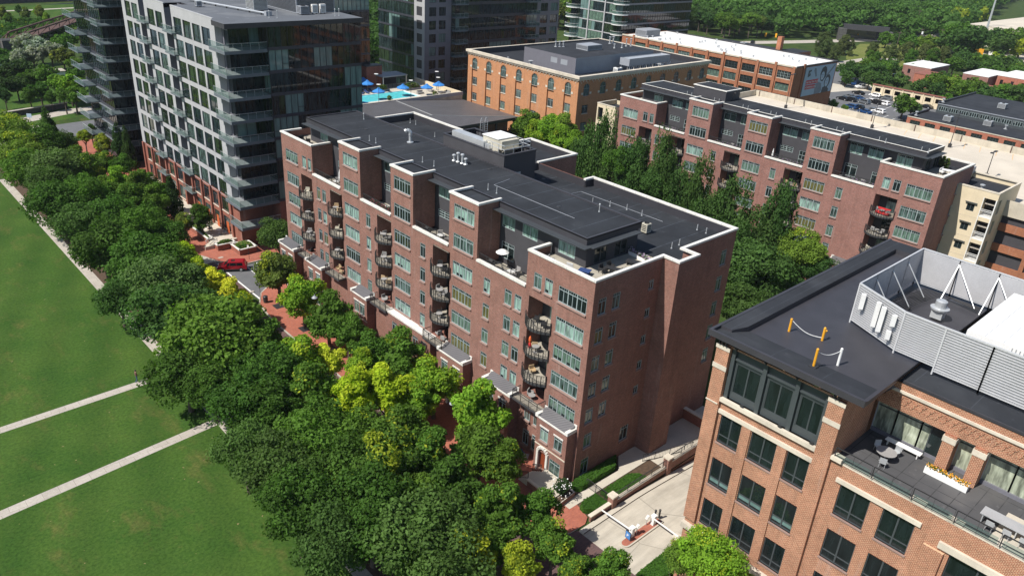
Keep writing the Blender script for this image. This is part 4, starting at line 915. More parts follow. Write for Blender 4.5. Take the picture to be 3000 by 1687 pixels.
b = MB(); [b.box(8.9-(y-82.6)*.21-.1, 8.9-(y-82.6)*.21+.1, y-.1, y+.1, 37.76, 38.0, 'iron') for y in np.arange(84, 103, 3)]; wp('support', b, pi)
roof_unit('roof_box', 'small blue-grey box near the far parapet of the tower roof', 'equipment box', 2.6, 3.5, 95.4, 96.3, 37.76, 38.7, 'greym')
for i, (x, y) in enumerate(((8.0, 80.0), (9.2, 79.6), (19.4, 79.0), (20.3, 79.2), (4.0, 108.0))): vent('vent_pipe', 'thin white vent pipe on the grey roof of the panelled glass tower', (x, y, 37.76), 1.0, .05, group='vent pipes on the tower roof')
# ---- dark tower further left
def simple_tower(label, x0, x1, y0, y1, H, seed, pitch=3.6, base=1.0, faces='ws', kinds=None, bandh=.5, extra='band', mods=1.3):
    t = thing('glass_tower', label, 'tower', (x0, y0, 0)); n = int((H-base)/pitch); zs = [base+pitch*k for k in range(n+1)]; zs[-1] = H
    kk = kinds or ('t_dark', 't_dark', 't_dark', 't_cur', 't_brown')
    if 's' in faces: curtain(t, 'y', y0, -1, x0, x1, zs, seed, mods, kk, bandh, extra)
    if 'w' in faces: curtain(t, 'x', x0, -1, y0, y1, zs, seed+1, mods, kk, bandh, extra)
    b = MB(); b.box(x0+.1, x1, y0+.1, y1, 0, H+.4, 'fascia', 'tb'); b.box(x0, x1, y0, y1, H, H+.5, 'fascia'); wp('core_wall', b, t); return t
T4 = simple_tower('dark glass tower with stacks of glass-railed balconies at the far left', -1.2, 22, 137, 155, 44, 21, kinds=('t_dark', 't_dark', 't_dark', 't_brown'))
for k in range(11):
    z = 4.6+3.6*k
    if z > 40: break
    glass_balcony(T4, -3.9, -1.2, 147.5, 154.5, z, 'ws', .2, mat='slabd'); glass_balcony(T4, -3.0, 4.5, 133.6, 138.0, z+.1, 'ws', .2, mat='slabd')
    glass_balcony(T4, 1.5, 6.5, 127.6, 131.0, z-.4, 'ws', .3)
    b = MB(); b.box(-1.6, -1.2, 137, 147, z-.3, z-.1, 'slabd'); wp('ledge', b, T4)
b = MB(); wall(b, 'x', 2.8, 124.5, 137, 0, 42, -1, 'fascia'); wp('link_wall', b, T4)
# ---- brown glass tower behind the pool
T5 = simple_tower('brown-tinted glass tower standing between the panelled tower and the pool terrace', 30, 64.6, 139, 160, 50, 33, kinds=('t_dark', 't_brown', 't_brown', 't_cur'), faces='s')
b = MB(); wall(b, 'x', 64.6, 139, 160, 0, 50, 1, 'band'); wp('east_wall', b, T5)
# ---- wide dark tower at top centre
T2 = thing('dark_tower', 'wide dark glass apartment tower at top centre, behind the arched orange building', 'tower', (83.2, 140, 0)); W2 = Windows(T2); zs = [1.6+3.6*k for k in range(12)]
curtain(T2, 'y', 140, -1, 92.6, 126.5, zs, 41, 1.5, ('t_dark', 't_dark', 't_dark', 't_brown', 't_cur', 't_green'), .8)
b = MB(); hs = []
rr = random.Random(9)
for z in zs[:-1]:
    for xa in (84.2, 87.6): hs.append((xa+.6, xa+3.0, z+.9, z+3.3)); W2.add('y', 140, -1, xa+1.8, z+.9, 2.4, 2.4, 2, rr.choice('tgb'), 'mull', 5, inset=.2, sill=None)
    for xa in (127.6, 132.0): hs.append((xa+.5, xa+3.6, z+.9, z+3.3)); W2.add('y', 140, -1, xa+2.05, z+.9, 3.1, 2.4, 2, rr.choice('tgb'), 'mull', 5, inset=.2, sill=None)
wall(b, 'y', 140, 83.2, 92.6, 0, zs[-1], -1, 'panelshade', [h for h in hs if h[1] < 93], .25); wall(b, 'y', 140, 126.5, 136.3, 0, zs[-1], -1, 'panelshade', [h for h in hs if h[0] > 126], .25)
wall(b, 'y', 140.02, 92.6, 126.5, 0, 1.6, -1, 'panelshade'); wp('frame_wall', b, T2)
b = MB(); hs = []
for z in zs[:-1]: hs.append((141.2, 143.8, z+.9, z+3.3)); W2.add('x', 83.2, -1, 142.5, z+.9, 2.6, 2.4, 2, rr.choice('gt'), 'mull', 5, inset=.2, sill=None)
wall(b, 'x', 83.2, 140, 145, 0, zs[-1], -1, 'panel', hs, .25); wp('west_frame_wall', b, T2)  # sunlit west frame takes the pale panel, south frame its painted shaded copy
curtain(T2, 'x', 83.2, -1, 145, 163, zs, 43, 1.4, ('t_dark', 't_green', 't_cur', 't_dark'), .5)
for i, z in enumerate(zs[:-1]):
    glass_balcony(T2, 92.8, 97.5, 138.2, 140, z+.5, 'wse', .3); glass_balcony(T2, 121.5, 126.4, 138.2, 140, z+.5, 'wse', .3)
b = MB(); b.box(83.3, 136.3, 140.3, 163, 0, zs[-1]+.5, 'fascia', 'b'); wp('core_wall', b, T2); W2.finish()
# ---- pale green glass tower at the top right of centre
T3 = thing('glass_tower', 'green-tinted glass tower with curved white balconies at the top edge, behind the orange building', 'tower', (180, 150, 0))
zs = [2.0+3.55*k for k in range(11)]
curtain(T3, 'x', 180, -1, 150, 176, zs, 51, 1.6, ('t_cur', 't_green', 't_cur', 'g_cur2', 't_dark'), .35, 'panel'); curtain(T3, 'y', 150, -1, 180, 222, zs, 52, 1.5, ('t_dark', 't_brown', 't_dark'), .6, 'panelshade')  # sun on the west face and shade on the south put into pane colours
b = MB(); b.box(180.1, 222, 150.1, 176, 0, zs[-1]+.5, 'fascia', 'b'); wp('core_wall', b, T3)
b = MB()
for y_ in (158.5, 166.5): b.box(179.6, 180, y_-.25, y_+.25, 0, zs[-1], 'panel')
wp('white_pier', b, T3)
for z in zs[:-1]:
    for (cx, cy, a0, a1, r_) in ((180.5, 174.5, 90, 270, 3.4), (180.5, 151.5, 120, 300, 3.0)):
        b = MB(); pl = [(cx+r_*math.cos(R(a0+(a1-a0)*i/10)), cy+r_*math.sin(R(a0+(a1-a0)*i/10))) for i in range(11)]
        b.prism(pl, z+.15, z+.5, 'white', 'slab'); o = wp('balcony', b, T3); g_ = MB()
        g_.path([(x, y, z+1.55) for x, y in pl], .05, 'white', 4)
        for p, q in zip(pl, pl[1:]): g_.face([(*p, z+.5), (*q, z+.5), (*q, z+1.5), (*p, z+1.5)], 'rail')
        obj('railing', g_, o)
# ================================================================== POOL TERRACE
PT = thing('pool_podium', 'raised podium with pale paving and concrete edge walls carrying the swimming pool', 'podium', (60, 117, 0)); b = MB(); px0, px1, py0, py1, PZ = 23, 78.6, 116.9, 137.5, 11.0
b.box(px0, px1, py0, py1, 0, PZ-.3, 'gwall', 't'); wp('podium_wall', b, PT)
b = MB(); hx0, hx1, hy0, hy1 = 49.2, 68.3, 121.9, 129.0
for (a, c, d, e) in ((px0, px1, py0, hy0), (px0, px1, hy1, py1), (px0, hx0, hy0, hy1), (hx1, px1, hy0, hy1)): b.face([(a, d, PZ), (c, d, PZ), (c, e, PZ), (a, e, PZ)], 'conc')
wp('paving', b, PT)
b = MB(); b.box(px0, px1, py0-.02, py0+.5, PZ-.5, 12.0, 'gwall'); b.box(px1-.6, px1+.02, py0+.5, py1, PZ-.5, 12.0, 'beige'); wp('edge_wall', b, PT)
b = MB(); b.box(px0, px1+.1, py0-.15, py0-.03, 11.2, 12.06, 'greym'); wp('edge_fascia', b, PT)
pl = thing('swimming_pool', 'long turquoise swimming pool on the podium terrace', 'swimming pool', (59, 125, PZ)); b = MB(); b.face([(hx0, hy0, PZ-.15), (hx1, hy0, PZ-.15), (hx1, hy1, PZ-.15), (hx0, hy1, PZ-.15)], 'water'); wp('water', b, pl)
b = MB()
for (a, c, d, e) in ((hx0-.35, hx1+.35, hy0-.35, hy0), (hx0-.35, hx1+.35, hy1, hy1+.35), (hx0-.35, hx0, hy0, hy1), (hx1, hx1+.35, hy0, hy1)): b.box(a, c, d, e, PZ-.5, PZ+.03, 'white')
wp('coping', b, pl)
def umbrella():
    t = thing('pool_umbrella', 'x', 'umbrella'); b = MB(); b.lathe((0, 0, 0), [(.3, 0), (.3, .1), (.03, .12), (.03, 2.6)], 'galv', 8); obj('pole', b, t)
    b = MB(); n = 8
    for i in range(n):
        a, c = 2*PI*i/n, 2*PI*(i+1)/n
        b.face([(1.65*math.cos(a), 1.65*math.sin(a), 2.05), (1.65*math.cos(c), 1.65*math.sin(c), 2.05), (.3*math.cos(c), .3*math.sin(c), 2.75), (.3*math.cos(a), .3*math.sin(a), 2.75)], 'blue')
        b.face([(.45*math.cos(a), .45*math.sin(a), 2.78), (.45*math.cos(c), .45*math.sin(c), 2.78), (0, 0, 3.05)], 'blue')
        b.face([(1.65*math.cos(a), 1.65*math.sin(a), 1.88), (1.65*math.cos(c), 1.65*math.sin(c), 1.88), (1.65*math.cos(c), 1.65*math.sin(c), 2.05), (1.65*math.cos(a), 1.65*math.sin(a), 2.05)], 'blue')
    obj('canopy', b, t); return t
u0 = umbrella(); ulab = [(49.9, 122.8, 'open blue umbrella in the left end of the pool water'), (57.0, 123.6, 'open blue umbrella in the middle of the pool water, between two others'), (65.0, 124.5, 'open blue umbrella in the right end of the pool water'),
 (70.5, 121.6, 'blue umbrella right of the pool, the left of two over a shaded table'), (75.2, 122.8, 'blue umbrella nearest the corner wall of the pool terrace'), (55.2, 132.6, 'left blue umbrella over the loungers behind the pool'), (59.2, 132.2, 'right blue umbrella over the loungers behind the pool'), (60.2, 135.8, 'blue umbrella by the far glass fence of the pool terrace')]
for i, (x, y, l) in enumerate(ulab): dup(u0, (x, y, PZ-(.1 if i < 3 else 0)), 0.3*i, l, 'blue umbrellas around the pool')
for o in list(u0.children)+[u0]: bpy.data.objects.remove(o)
def lounger_mb():
    b = MB(); b.box(-.33, .33, -.95, .35, .28, .36, 'navy'); b.obox((0, .62, .52), .66, .75, .07, 0, 'navy', .6)
    for x in (-.28, .28):
        for y in (-.85, .3): b.box(x-.03, x+.03, y-.03, y+.03, 0, .28, 'galv')
    return b
for i in range(14):
    r_, k = divmod(i, 7); item('sun_lounger', 'sun_lounger', lounger_mb, (50.2+k*1.55+r_*.7, 130.6+r_*2.9, PZ), PI*r_, f"navy sun lounger, {ORD[k]} from the left in the {'row by the water' if r_ == 0 else 'back row'} behind the pool", 'sun lounger', 'navy loungers behind the pool')
def pt_lamp(x, y, l):
    t = thing('terrace_lamp', l, 'lamp post', (x, y, PZ), group='disc lamps around the pool'); b = MB(); b.lathe((0, 0, 0), [(.12, 0), (.12, .1), (.06, .12), (.05, 4.6)], 'iron', 8); obj('pole', b, t); b = MB(); b.lathe((0, 0, 4.6), [(.05, 0), (.5, .12), (.55, .2), (.1, .26)], 'white', 12); obj('lamp_head', b, t)
for x, y, l in ((54.0, 119.0, 'tall disc lamp in front of the left end of the pool'), (64.0, 119.6, 'tall disc lamp in front of the right end of the pool'), (60.6, 127.9+2.2, 'tall disc lamp behind the middle of the pool'), (72.5, 119.5, 'disc lamp near the shaded tables, left of the corner wall'), (77.0, 126.0, 'disc lamp beside the beige wall of the pool terrace'), (56.5, 134.5, 'disc lamp among the umbrellas at the back left of the terrace')): pt_lamp(x, y, l)
pg = thing('pergola', 'open pavilion with flat grey roof and steel posts behind the pool', 'pavilion', (69, 136, PZ))
b = MB(); b.box(64.5, 72.5, 133.0, 138.5, PZ+2.9, PZ+3.15, 'greym'); wp('roof', b, pg)
for x, y in ((64.8, 133.3), (72.2, 133.3), (64.8, 138.2), (72.2, 138.2)): b = MB(); b.box(x-.12, x+.12, y-.12, y+.12, PZ, PZ+2.9, 'galv'); wp('post', b, pg)
b = MB(); b.box(65.2, 72, 137.6, 137.9, PZ, PZ+2.8, 'darkwall'); wp('back_screen', b, pg)
b = MB(); straight_rail(b, (66.5, 133.4, PZ), (72, 133.4, PZ), 1.1); wp('railing', b, pg)
br = thing('brick_stair_house', 'small brick stair house with flat grey top beside the pavilion', 'stair house', (63, 139, PZ)); b = MB(); b.box(61.6, 66.4, 136.2, 138.9, 0, PZ+5.4, 'towerbrick', 't'); wp('wall', b, br); b = MB(); b.box(61.5, 66.5, 136.1, 139.0, PZ+5.4, PZ+5.6, 'fascia'); wp('roof', b, br)
def bush_mb(seed, r, h, n=260, mats=('hedge',), leaf=.12):
    b = MB(); rr = random.Random(seed)
    for _ in range(n):
        a = rr.uniform(0, 2*PI); q = rr.random()**.5; z = rr.random(); k = math.sqrt(max(0, 1-(z*.9)**2)); c = (r*q*k*math.cos(a), r*q*k*math.sin(a), h*z)
        b.obox(c, leaf*rr.uniform(.7, 1.6), leaf*rr.uniform(.7, 1.6), .015, rr.uniform(0, 6), rr.choice(mats), rr.uniform(-1.2, 1.2))
    return b
for i, (x, y, w_, d_, l) in enumerate(((71.5, 129.8, 5.5, 3.2, 'large raised planter of yellow-green shrubs right of the pavilion'), (62.8, 130.8, 3.6, 1.8, 'raised planter with a small palm-like shrub behind the pool'), (54.0, 136.2, 7, 1.0, 'narrow hedge planter along the back fence of the pool terrace'))):
    t = thing('raised_planter', l, 'planter', (x, y, PZ)); b = MB(); b.box(-w_/2, w_/2, -d_/2, d_/2, 0, .6, 'panelshade', 't'); b.face([(-w_/2, -d_/2, .55), (w_/2, -d_/2, .55), (w_/2, d_/2, .55), (-w_/2, d_/2, .55)], 'soil'); obj('box', b, t)
    b = bush_mb(i, 1, 1, 420, ('hedge', 'hedge', 'mown')); o = obj('shrubs', b, t); o.location = (0, 0, .55); o.scale = (w_/2*.95, d_/2*.95, 1.1)
for i, (x, y, l) in enumerate(((58.0, 120.2, 'small potted palm at the near edge of the pool'), (71.3, 119.2, 'small potted palm near the shaded tables'))):
    t = thing('potted_palm', l, 'potted plant', (x, y, PZ)); b = MB(); b.lathe((0, 0, 0), [(.25, 0), (.35, .5)], 'iron', 10); obj('pot', b, t); o = obj('leaves', bush_mb(i+5, .8, 1.0, 120, ('hedge', 'mown'), .2), t); o.location.z = .45
b = MB(); straight_rail(b, (49, 137.2, PZ), (61.4, 137.2, PZ), 1.5, 'iron', step=.3); b.face([(49, 137.25, PZ+.05), (61.4, 137.25, PZ+.05), (61.4, 137.25, PZ+1.45), (49, 137.25, PZ+1.45)], 'rail'); tag(obj('glass_fence', b), 'glass fence along the back of the pool terrace', 'fence')
for i, (x, y) in enumerate(((70.0, 123.8), (74.0, 124.6), (74.4, 120.2), (76.5, 120.6))): item('lounge_sofa', 'lounge_sofa', lambda: (lambda b: (b.box(-.9, .9, -.4, .4, .1, .42, 'greyf'), b.box(-.9, .9, .25, .42, .42, .85, 'greyf'), b.box(-.95, -.8, -.4, .4, .42, .65, 'greyf'), b)[-1])(MB()), (x, y, PZ), i*1.57, f"grey outdoor sofa, {ORD[i]} counting from the pool towards the corner wall", 'sofa', 'grey sofas right of the pool')
# ---- building with the hipped metal roof
HB = thing('hip_roof_building', 'low building with a broad grey metal hip roof before the pool podium', 'building', (60, 95, 0)); ez = 10.0
b = MB(); b.box(31, 77, 97, 116, 0, ez-.6, 'brick', 't'); b.box(52, 78, 96.2, 97.2, 5.2, 6.4, 'darkwall'); wp('wall', b, HB)
b = MB(); A_, B_, C_, D_ = (30, 95.3, ez), (78.8, 95.3, ez), (78.8, 116.7, ez), (30, 116.7, ez); r1, r2_ = (57.5, 101.8, 11.45), (57.5, 116.7, 11.9)
b.face([A_, B_, r1, (30, 101.8, 11.45)], 'metalroof'); b.face([B_, C_, r2_, r1], 'metalroof'); b.face([r1, r2_, (30, 116.7, 11.9), (30, 101.8, 11.45)], 'metalroof'); wp('roof', b, HB)
b = MB(); b.box(30, 78.8, 95.2, 95.32, ez-.7, ez-.01, 'fascia'); b.box(78.7, 78.85, 95.32, 116.7, ez-.7, ez-.01, 'fascia')
b.path([(78.8, 95.3, ez+.05), (57.5, 101.8, 11.5), (57.5, 116.6, 11.95)], .09, 'galv', 4); b.tube((57.5, 101.8, 11.5), (30, 101.8, 11.5), .09, 'galv', 4); wp('ridge_cap', b, HB)
for x in (60, 66, 72, 77.8): b = MB(); b.box(x, x+.4, 95.6, 96, 0, ez-.7, 'darkwall'); wp('column', b, HB)
# ================================================================== ARCHED ORANGE BUILDING
OB = thing('arched_brick_building', 'orange brick warehouse with arched top windows, pale cornice and black roof', 'building', (83.6, 80.6, 0)); WO = Windows(OB); X0, X1, Y0, Y1, H = 83.6, 135.2, 80.6, 121.0, 21.4
def archmesh(w, h, n=10):
    k = ('arch', w, h)
    if k not in _wc:
        r_ = w/2; pts = [(-r_, 0), (r_, 0)]+[(r_*math.cos(PI*i/n), h-r_+r_*math.sin(PI*i/n)) for i in range(n+1)]
        b = MB(); b.face([(x, -.012, z) for x, z in pts], 'g_mix'); p = b.mesh('pane'); f = MB()
        q = [(x, -.05, z) for x, z in pts]; f.path(q+[q[0]], .06, 'frame', 4); f.tube((0, -.05, 0), (0, -.05, h), .05, 'frame', 4); f.tube((-r_, -.05, h-r_-.1), (r_, -.05, h-r_-.1), .05, 'frame', 4)
        for x in (-r_/2, r_/2): f.tube((x, -.05, 0), (x, -.05, h-.3), .03, 'frame', 4)
        _wc[k] = (f.mesh('window'), p)
    return _wc[k]
def archwall(mb, ax, c, out, u0, u1, z0, z1, ars, mat, holes=(), depth=.25):
    """wall with round-headed openings (uc, z, w, h)"""
    hs = [(uc-w/2, uc+w/2, z, z+h) for uc, z, w, h in ars]; wall(mb, ax, c, u0, u1, z0, z1, out, mat, list(hs)+list(holes), depth)
    flip = (out > 0) != (ax == 'x')
    for uc, z, w, h in ars:
        r_ = w/2; zc = z+h-r_; n = 8
        for s in (-1, 1):
            cor = (uc+s*r_, z+h)
            for i in range(n):
                t0, t1 = PI/2*i/n, PI/2*(i+1)/n
                tri = [cor, (uc+s*r_*math.cos(t1), zc+r_*math.sin(t1)), (uc+s*r_*math.cos(t0), zc+r_*math.sin(t0))]
                p = [((c-out*.01, u, zz) if ax == 'x' else (u, c-out*.01, zz)) for u, zz in tri]
                if (s < 0) != flip: p = p[::-1]
                mb.face(p, mat)
b = MB(); ars = [(yc, 17.2, 2.1, 2.9) for yc in (83.9, 89.6, 95.3, 101.0, 106.8, 112.5, 118.2)]; hs = []
tr_ = MB()
for yc, z, w, h in ars:
    for zt in (15.1, 11.0, 6.9, 2.8):
        hs.append((yc-1.05, yc+1.05, zt-2.0, zt)); WO.add('x', X0+.35, -1, yc, zt-2.0, 2.0, 2.0, 2, rr.choice('mdcs'), inset=.12, sill='lime')
    for zz in (17.6,): tr_.box(X0-.06, X0+.02, yc-1.75, yc-1.1, zz, zz+.5, 'lime'); tr_.box(X0-.06, X0+.02, yc+1.1, yc+1.75, zz, zz+.5, 'lime')
# the bays below the arches are sunk panels
ph_ = [(yc-1.15, yc+1.15, 0.2, 17.19, .35) for yc, *_ in ars]
archwall(b, 'x', X0, -1, Y0, Y1, 0, H, ars, 'orange', ph_); wall(b, 'x', X0+.35, Y0+.5, Y1-.5, .2, 17.2, -1, 'orange', hs, .15); wp('west_wall', b, OB)
b = MB(); ars2 = [(86.5+5.78*i, 17.2, 2.1, 2.9) for i in range(9)]; hs = []
for xc, z, w, h in ars2:
    for zt in (15.1, 11.0, 6.9): hs.append((xc-1.05, xc+1.05, zt-2, zt)); WO.add('y', Y0, -1, xc, zt-2, 2.1, 2, 2, rr.choice('mds'), inset=.2, sill='lime')
    tr_.box(xc-1.75, xc-1.1, Y0-.06, Y0+.02, 17.6, 18.1, 'lime'); tr_.box(xc+1.1, xc+1.75, Y0-.06, Y0+.02, 17.6, 18.1, 'lime')
archwall(b, 'y', Y0, -1, X0, X1, 0, H, ars2, 'orange', hs); wp('south_wall', b, OB)
b = MB(); wall(b, 'x', X1, Y0, Y1, 0, H, 1, 'orange'); wall(b, 'y', Y1, X0, X1, 0, H, 1, 'orange'); wps('rear_wall', b, OB)
for yc, z, w, h in ars:
    f, p = archmesh(w, h); o = obj('arched_window', f, OB); o.location = Vector((X0+.22, yc, z))-OB.location; o.rotation_euler = (0, 0, -PI/2); obj('pane', p, o)
for xc, z, w, h in ars2:
    f, p = archmesh(w, h); o = obj('arched_window', f, OB); o.location = Vector((xc, Y0+.22, z))-OB.location; obj('pane', p, o)
for n_, s in ((X0, 'x'), (Y0, 'y')):                                # arch hoods
    for a_ in (ars if s == 'x' else ars2):
        for i in range(9):
            t = PI*(i+.5)/9; u = a_[0]+1.28*math.cos(t); z = a_[1]+a_[3]-1.05+1.28*math.sin(t)
            if s == 'x': tr_.box(X0-.03, X0+.01, u-.16, u+.16, z-.16, z+.16, 'orange')
            else: tr_.box(u-.16, u+.16, Y0-.03, Y0+.01, z-.16, z+.16, 'orange')
wp('stone_trim', tr_, OB)
b = MB(); b.box(X0-.55, X0+.35, Y0-.55, Y1+.4, H, H+.6, 'lime'); b.box(X0+.35, X1+.4, Y0-.55, Y0+.35, H, H+.6, 'lime'); b.box(X1-.3, X1+.4, Y0+.35, Y1+.4, H, H+.55, 'lime'); b.box(X0+.35, X1-.3, Y1-.3, Y1+.4, H, H+.55, 'lime')
b.box(X0-.3, X0-.001, Y0-.3, Y1, H-.4, H-.001, 'lime'); b.box(X0, X1, Y0-.3, Y0-.001, H-.4, H-.001, 'lime')
for y_ in np.arange(Y0+.4, Y1, 1.02): b.box(X0-.12, X0-.001, y_, y_+.22, H-.8, H-.4, 'lime')
for y_ in np.arange(Y0+.9, Y1, 2.04): b.box(X0-.08, X0-.001, y_, y_+.1, H-1.2, H-.8, 'lime')
for x_ in np.arange(X0+.4, X1, 1.02): b.box(x_, x_+.22, Y0-.12, Y0-.001, H-.8, H-.4, 'lime')
for x_ in np.arange(X0+.9, X1, 2.04): b.box(x_, x_+.1, Y0-.08, Y0-.001, H-1.2, H-.8, 'lime')
wp('cornice', b, OB)
b = MB(); b.face([(X0+.3, Y0+.3, H-.9), (X1-.3, Y0+.3, H-.9), (X1-.3, Y1-.3, H-.9), (X0+.3, Y1-.3, H-.9)], 'roof2')
for (a, c, d, e) in ((X0+.35, X0+.42, Y0+.35, Y1-.35), (X1-.42, X1-.35, Y0+.35, Y1-.35), (X0+.42, X1-.42, Y1-.42, Y1-.35), (X0+.42, X1-.42, Y0+.35, Y0+.42)): b.box(a, c, d, e, H-.9, H+.45, 'fascia', 'b')
wp('roof', b, OB)
b = MB(); wall(b, 'x', 90.2, 88.2, 106.5, H-.9, 24.4, -1, 'panelshade', [(91, 93.3, 22.2, 23.5, .06, 'greym'), (94.5, 96.8, 22.2, 23.5, .06, 'greym')]); b.box(90.22, 120, 88.2, 106.5, H-.9, 24.4, 'greym', 'bt'); b.face([(90.2, 88.2, 24.4), (120, 88.2, 24.4), (120, 106.5, 24.4), (90.2, 106.5, 24.4)], 'roof2'); wp('plant_house', b, OB); WO.finish()
roof_unit('roof_hatch', 'low grey box on top of the plant house of the orange building', 'equipment box', 101, 106.5, 94.5, 98.5, 24.42, 25.7, 'greym', feet=False)
ct = thing('cooling_unit', 'long grey cooling unit on a white steel frame on the orange building roof', 'cooling unit', (113, 85, 20.5)); b = MB(); b.box(104.5, 121, 83.3, 86.4, 22.2, 24.0, 'greym', 't'); b.face([(104.5, 83.3, 23.8), (121, 83.3, 23.8), (121, 86.4, 23.8), (104.5, 86.4, 23.8)], 'galv'); wp('casing', b, ct)
b = MB()
for x in np.arange(105, 121, 2.6):
    for y in (83.5, 86.2): b.tube((x, y, 20.5), (x, y, 22.2), .1, 'white', 4)
    b.tube((x, 83.5, 20.5), (x+1.2, 83.5, 22.2), .07, 'white', 4)
wp('frame', b, ct)
roof_unit('air_conditioner', 'small white air conditioner left of the cooling unit on the orange building', 'air conditioner', 100.6, 102.4, 83.6, 85, 20.5, 22.0, 'white', fans=1)
for i, (x, y, z, h, r_) in enumerate(((88.0, 101.5, 20.5, 1.2, .35), (87.0, 109, 20.5, .9, .15), (124, 88.5, 20.5, 1.3, .4), (121.5, 92, 20.5, 1.2, .4), (98, 103, 24.4, 1.2, .18), (99, 102.6, 24.4, 1.2, .18), (100, 102.2, 24.4, 1.2, .18), (117, 101, 24.4, 1.6, .2), (118.4, 101, 24.4, 1.6, .2), (118, 96, 24.4, 1.8, .16), (119.3, 95.5, 24.4, 1.8, .16), (112, 95, 24.4, .9, .15), (114.5, 94.5, 24.4, 1.0, .15))):
    vent('roof_vent', ['squat white vent left of the plant house', 'thin white vent near the left cornice', 'wide white vent right of the cooling unit, nearer', 'wide white vent right of the cooling unit, farther', 'left of three white stacks behind the plant house front edge', 'middle of three white stacks behind the plant house front edge', 'right of three white stacks behind the plant house front edge', 'left of the paired tall vents at the back of the plant house', 'right of the paired tall vents at the back of the plant house', 'left of the tallest vent pair at the right of the plant house', 'right of the tallest vent pair at the right of the plant house', 'short vent in the middle of the plant house roof, left', 'short vent in the middle of the plant house roof, right'][i]+', orange building', (x, y, z), h, r_, group='vents on the orange building roof')
# ================================================================== WHITE-ROOFED WAREHOUSE
WB = thing('white_roof_warehouse', 'long brick warehouse with a white roof and big gridded windows, a billboard on its end', 'warehouse', (176.5, 76, 0)); WW = Windows(WB); HW = 17.6
b = MB(); hs = []
for i in range(10):
    yc = 80.3+6.35*i
    for zt in (15.9, 12.3, 8.7, 5.1):
        hs.append((yc-2.45, yc+2.3, zt-2.35, zt)); WW.add('x', 176.5, -1, yc-.07, zt-2.35, 4.75, 2.35, 4, rr.choice('dmdds'), 'dframe' if rr.random() < .7 else 'frame', 4, inset=.25, sill='lime')
wall(b, 'x', 176.5, 76.6, 146, 0, HW, -1, 'wbrick', hs, .4)
for i in range(11): b.box(176.1, 176.49, 76.62+6.35*i, 77.4+6.35*i, 0, HW+(.5 if i % 3 == 1 else 0), 'wbrick')
wp('west_wall', b, WB)
b = MB(); wall(b, 'y', 76.6, 176.5, 203, 0, HW, -1, 'wbrick'); b.box(181, 181.8, 76.2, 76.6, 0, HW+.6, 'wbrick'); wall(b, 'x', 203, 76.6, 146, 0, HW, 1, 'wbrick'); wall(b, 'y', 146, 176.5, 203, 0, HW, 1, 'wbrick'); wps('side_wall', b, WB)
b = MB(); b.face([(176.5, 76.6, HW-.25), (203, 76.6, HW-.25), (203, 146, HW-.25), (176.5, 146, HW-.25)], 'roofwhite'); wp('roof', b, WB)
b = MB(); b.box(176.3, 176.9, 76.5, 146, HW-.3, HW+.1, 'lime'); b.box(176.9, 203.1, 76.4, 76.8, HW-.3, HW+.12, 'fascia'); b.box(202.8, 203.1, 76.8, 146, HW-.3, HW+.1, 'fascia'); wps('parapet_cap', b, WB); WW.finish()
wg = thing('brick_stair_block', 'brick block with a chimney rising beside the white roof', 'brick block', (206, 96, 0)); b = MB(); b.box(203.2, 214, 92, 99, 0, 17.5, 'wbrick', 't'); b.face([(203.2, 92, 17.5), (214, 92, 17.5), (214, 99, 17.5), (203.2, 99, 17.5)], 'roof2'); wp('wall', b, wg); b = MB(); b.box(203.3, 205, 98, 99.6, 17.5, 22, 'wbrick'); wp('chimney', b, wg)
wx = thing('dark_roof_annex', 'low annex with dark roof behind the white roof, left of the chimney', 'building', (210, 115, 0)); b = MB(); b.box(203.4, 222, 99.2, 132, 0, 15.5, 'wbrick', 't'); wp('wall', b, wx); b = MB(); b.face([(203.4, 99.2, 15.52), (222, 99.2, 15.52), (222, 132, 15.52), (203.4, 132, 15.52)], 'roof2'); wp('roof', b, wx)
for i in range(2): roof_unit('air_conditioner', f"pale rooftop unit on the dark annex roof, {['left', 'right'][i]} of two", 'air conditioner', 206+4*i, 208+4*i, 119-3*i, 121-3*i, 15.53, 17, 'galv', fans=1)
rr = random.Random(12)
for i in range(34): x, y = rr.uniform(179, 201), rr.uniform(80, 143); vent('roof_vent', 'small white vent on the white warehouse roof', (x, y, HW-.25), .5, .22, group='vents on the white roof')
roof_unit('rooftop_unit', 'boxy grey rooftop unit at the far left end of the white roof', 'air handler', 180, 188, 138, 143, HW-.2, HW+2.2, 'greym')
# billboard
BB = thing('billboard', 'large blue-grey mural banner with white-on-red slogan bars and a drawn smiling couple', 'billboard', (192, 76.3, 12)); bx0, bx1, bz0, bz1 = 182.6, 201.9, 8.1, 17.0
b = MB(); b.box(bx0, bx1, 76.3, 76.5, bz0, bz1, 'bill'); wp('banner', b, BB)
def bz(u, v): return (bx0+(bx1-bx0)*u, 76.27, bz0+(bz1-bz0)*v)
def shape(b, pts, mat, d=0.0): b.face([(bx0+(bx1-bx0)*u, 76.29-d, bz0+(bz1-bz0)*v) for u, v in pts], mat)
def blob(b, cu, cv, ru, rv, mat, d, n=16, wob=0.0, seed=1):
    r3 = random.Random(seed); shape(b, [(cu+ru*(1+wob*r3.uniform(-1, 1))*math.cos(2*PI*i/n), cv+rv*(1+wob*r3.uniform(-1, 1))*math.sin(2*PI*i/n)) for i in range(n)], mat, d)
b = MB()
shape(b, [(.36, .62), (.40, .64), (.33, .93), (.28, .95), (.27, .86)], 'billm', .004); shape(b, [(.72, .62), (.76, .58), (.98, .93), (.95, .99)], 'billm', .004)
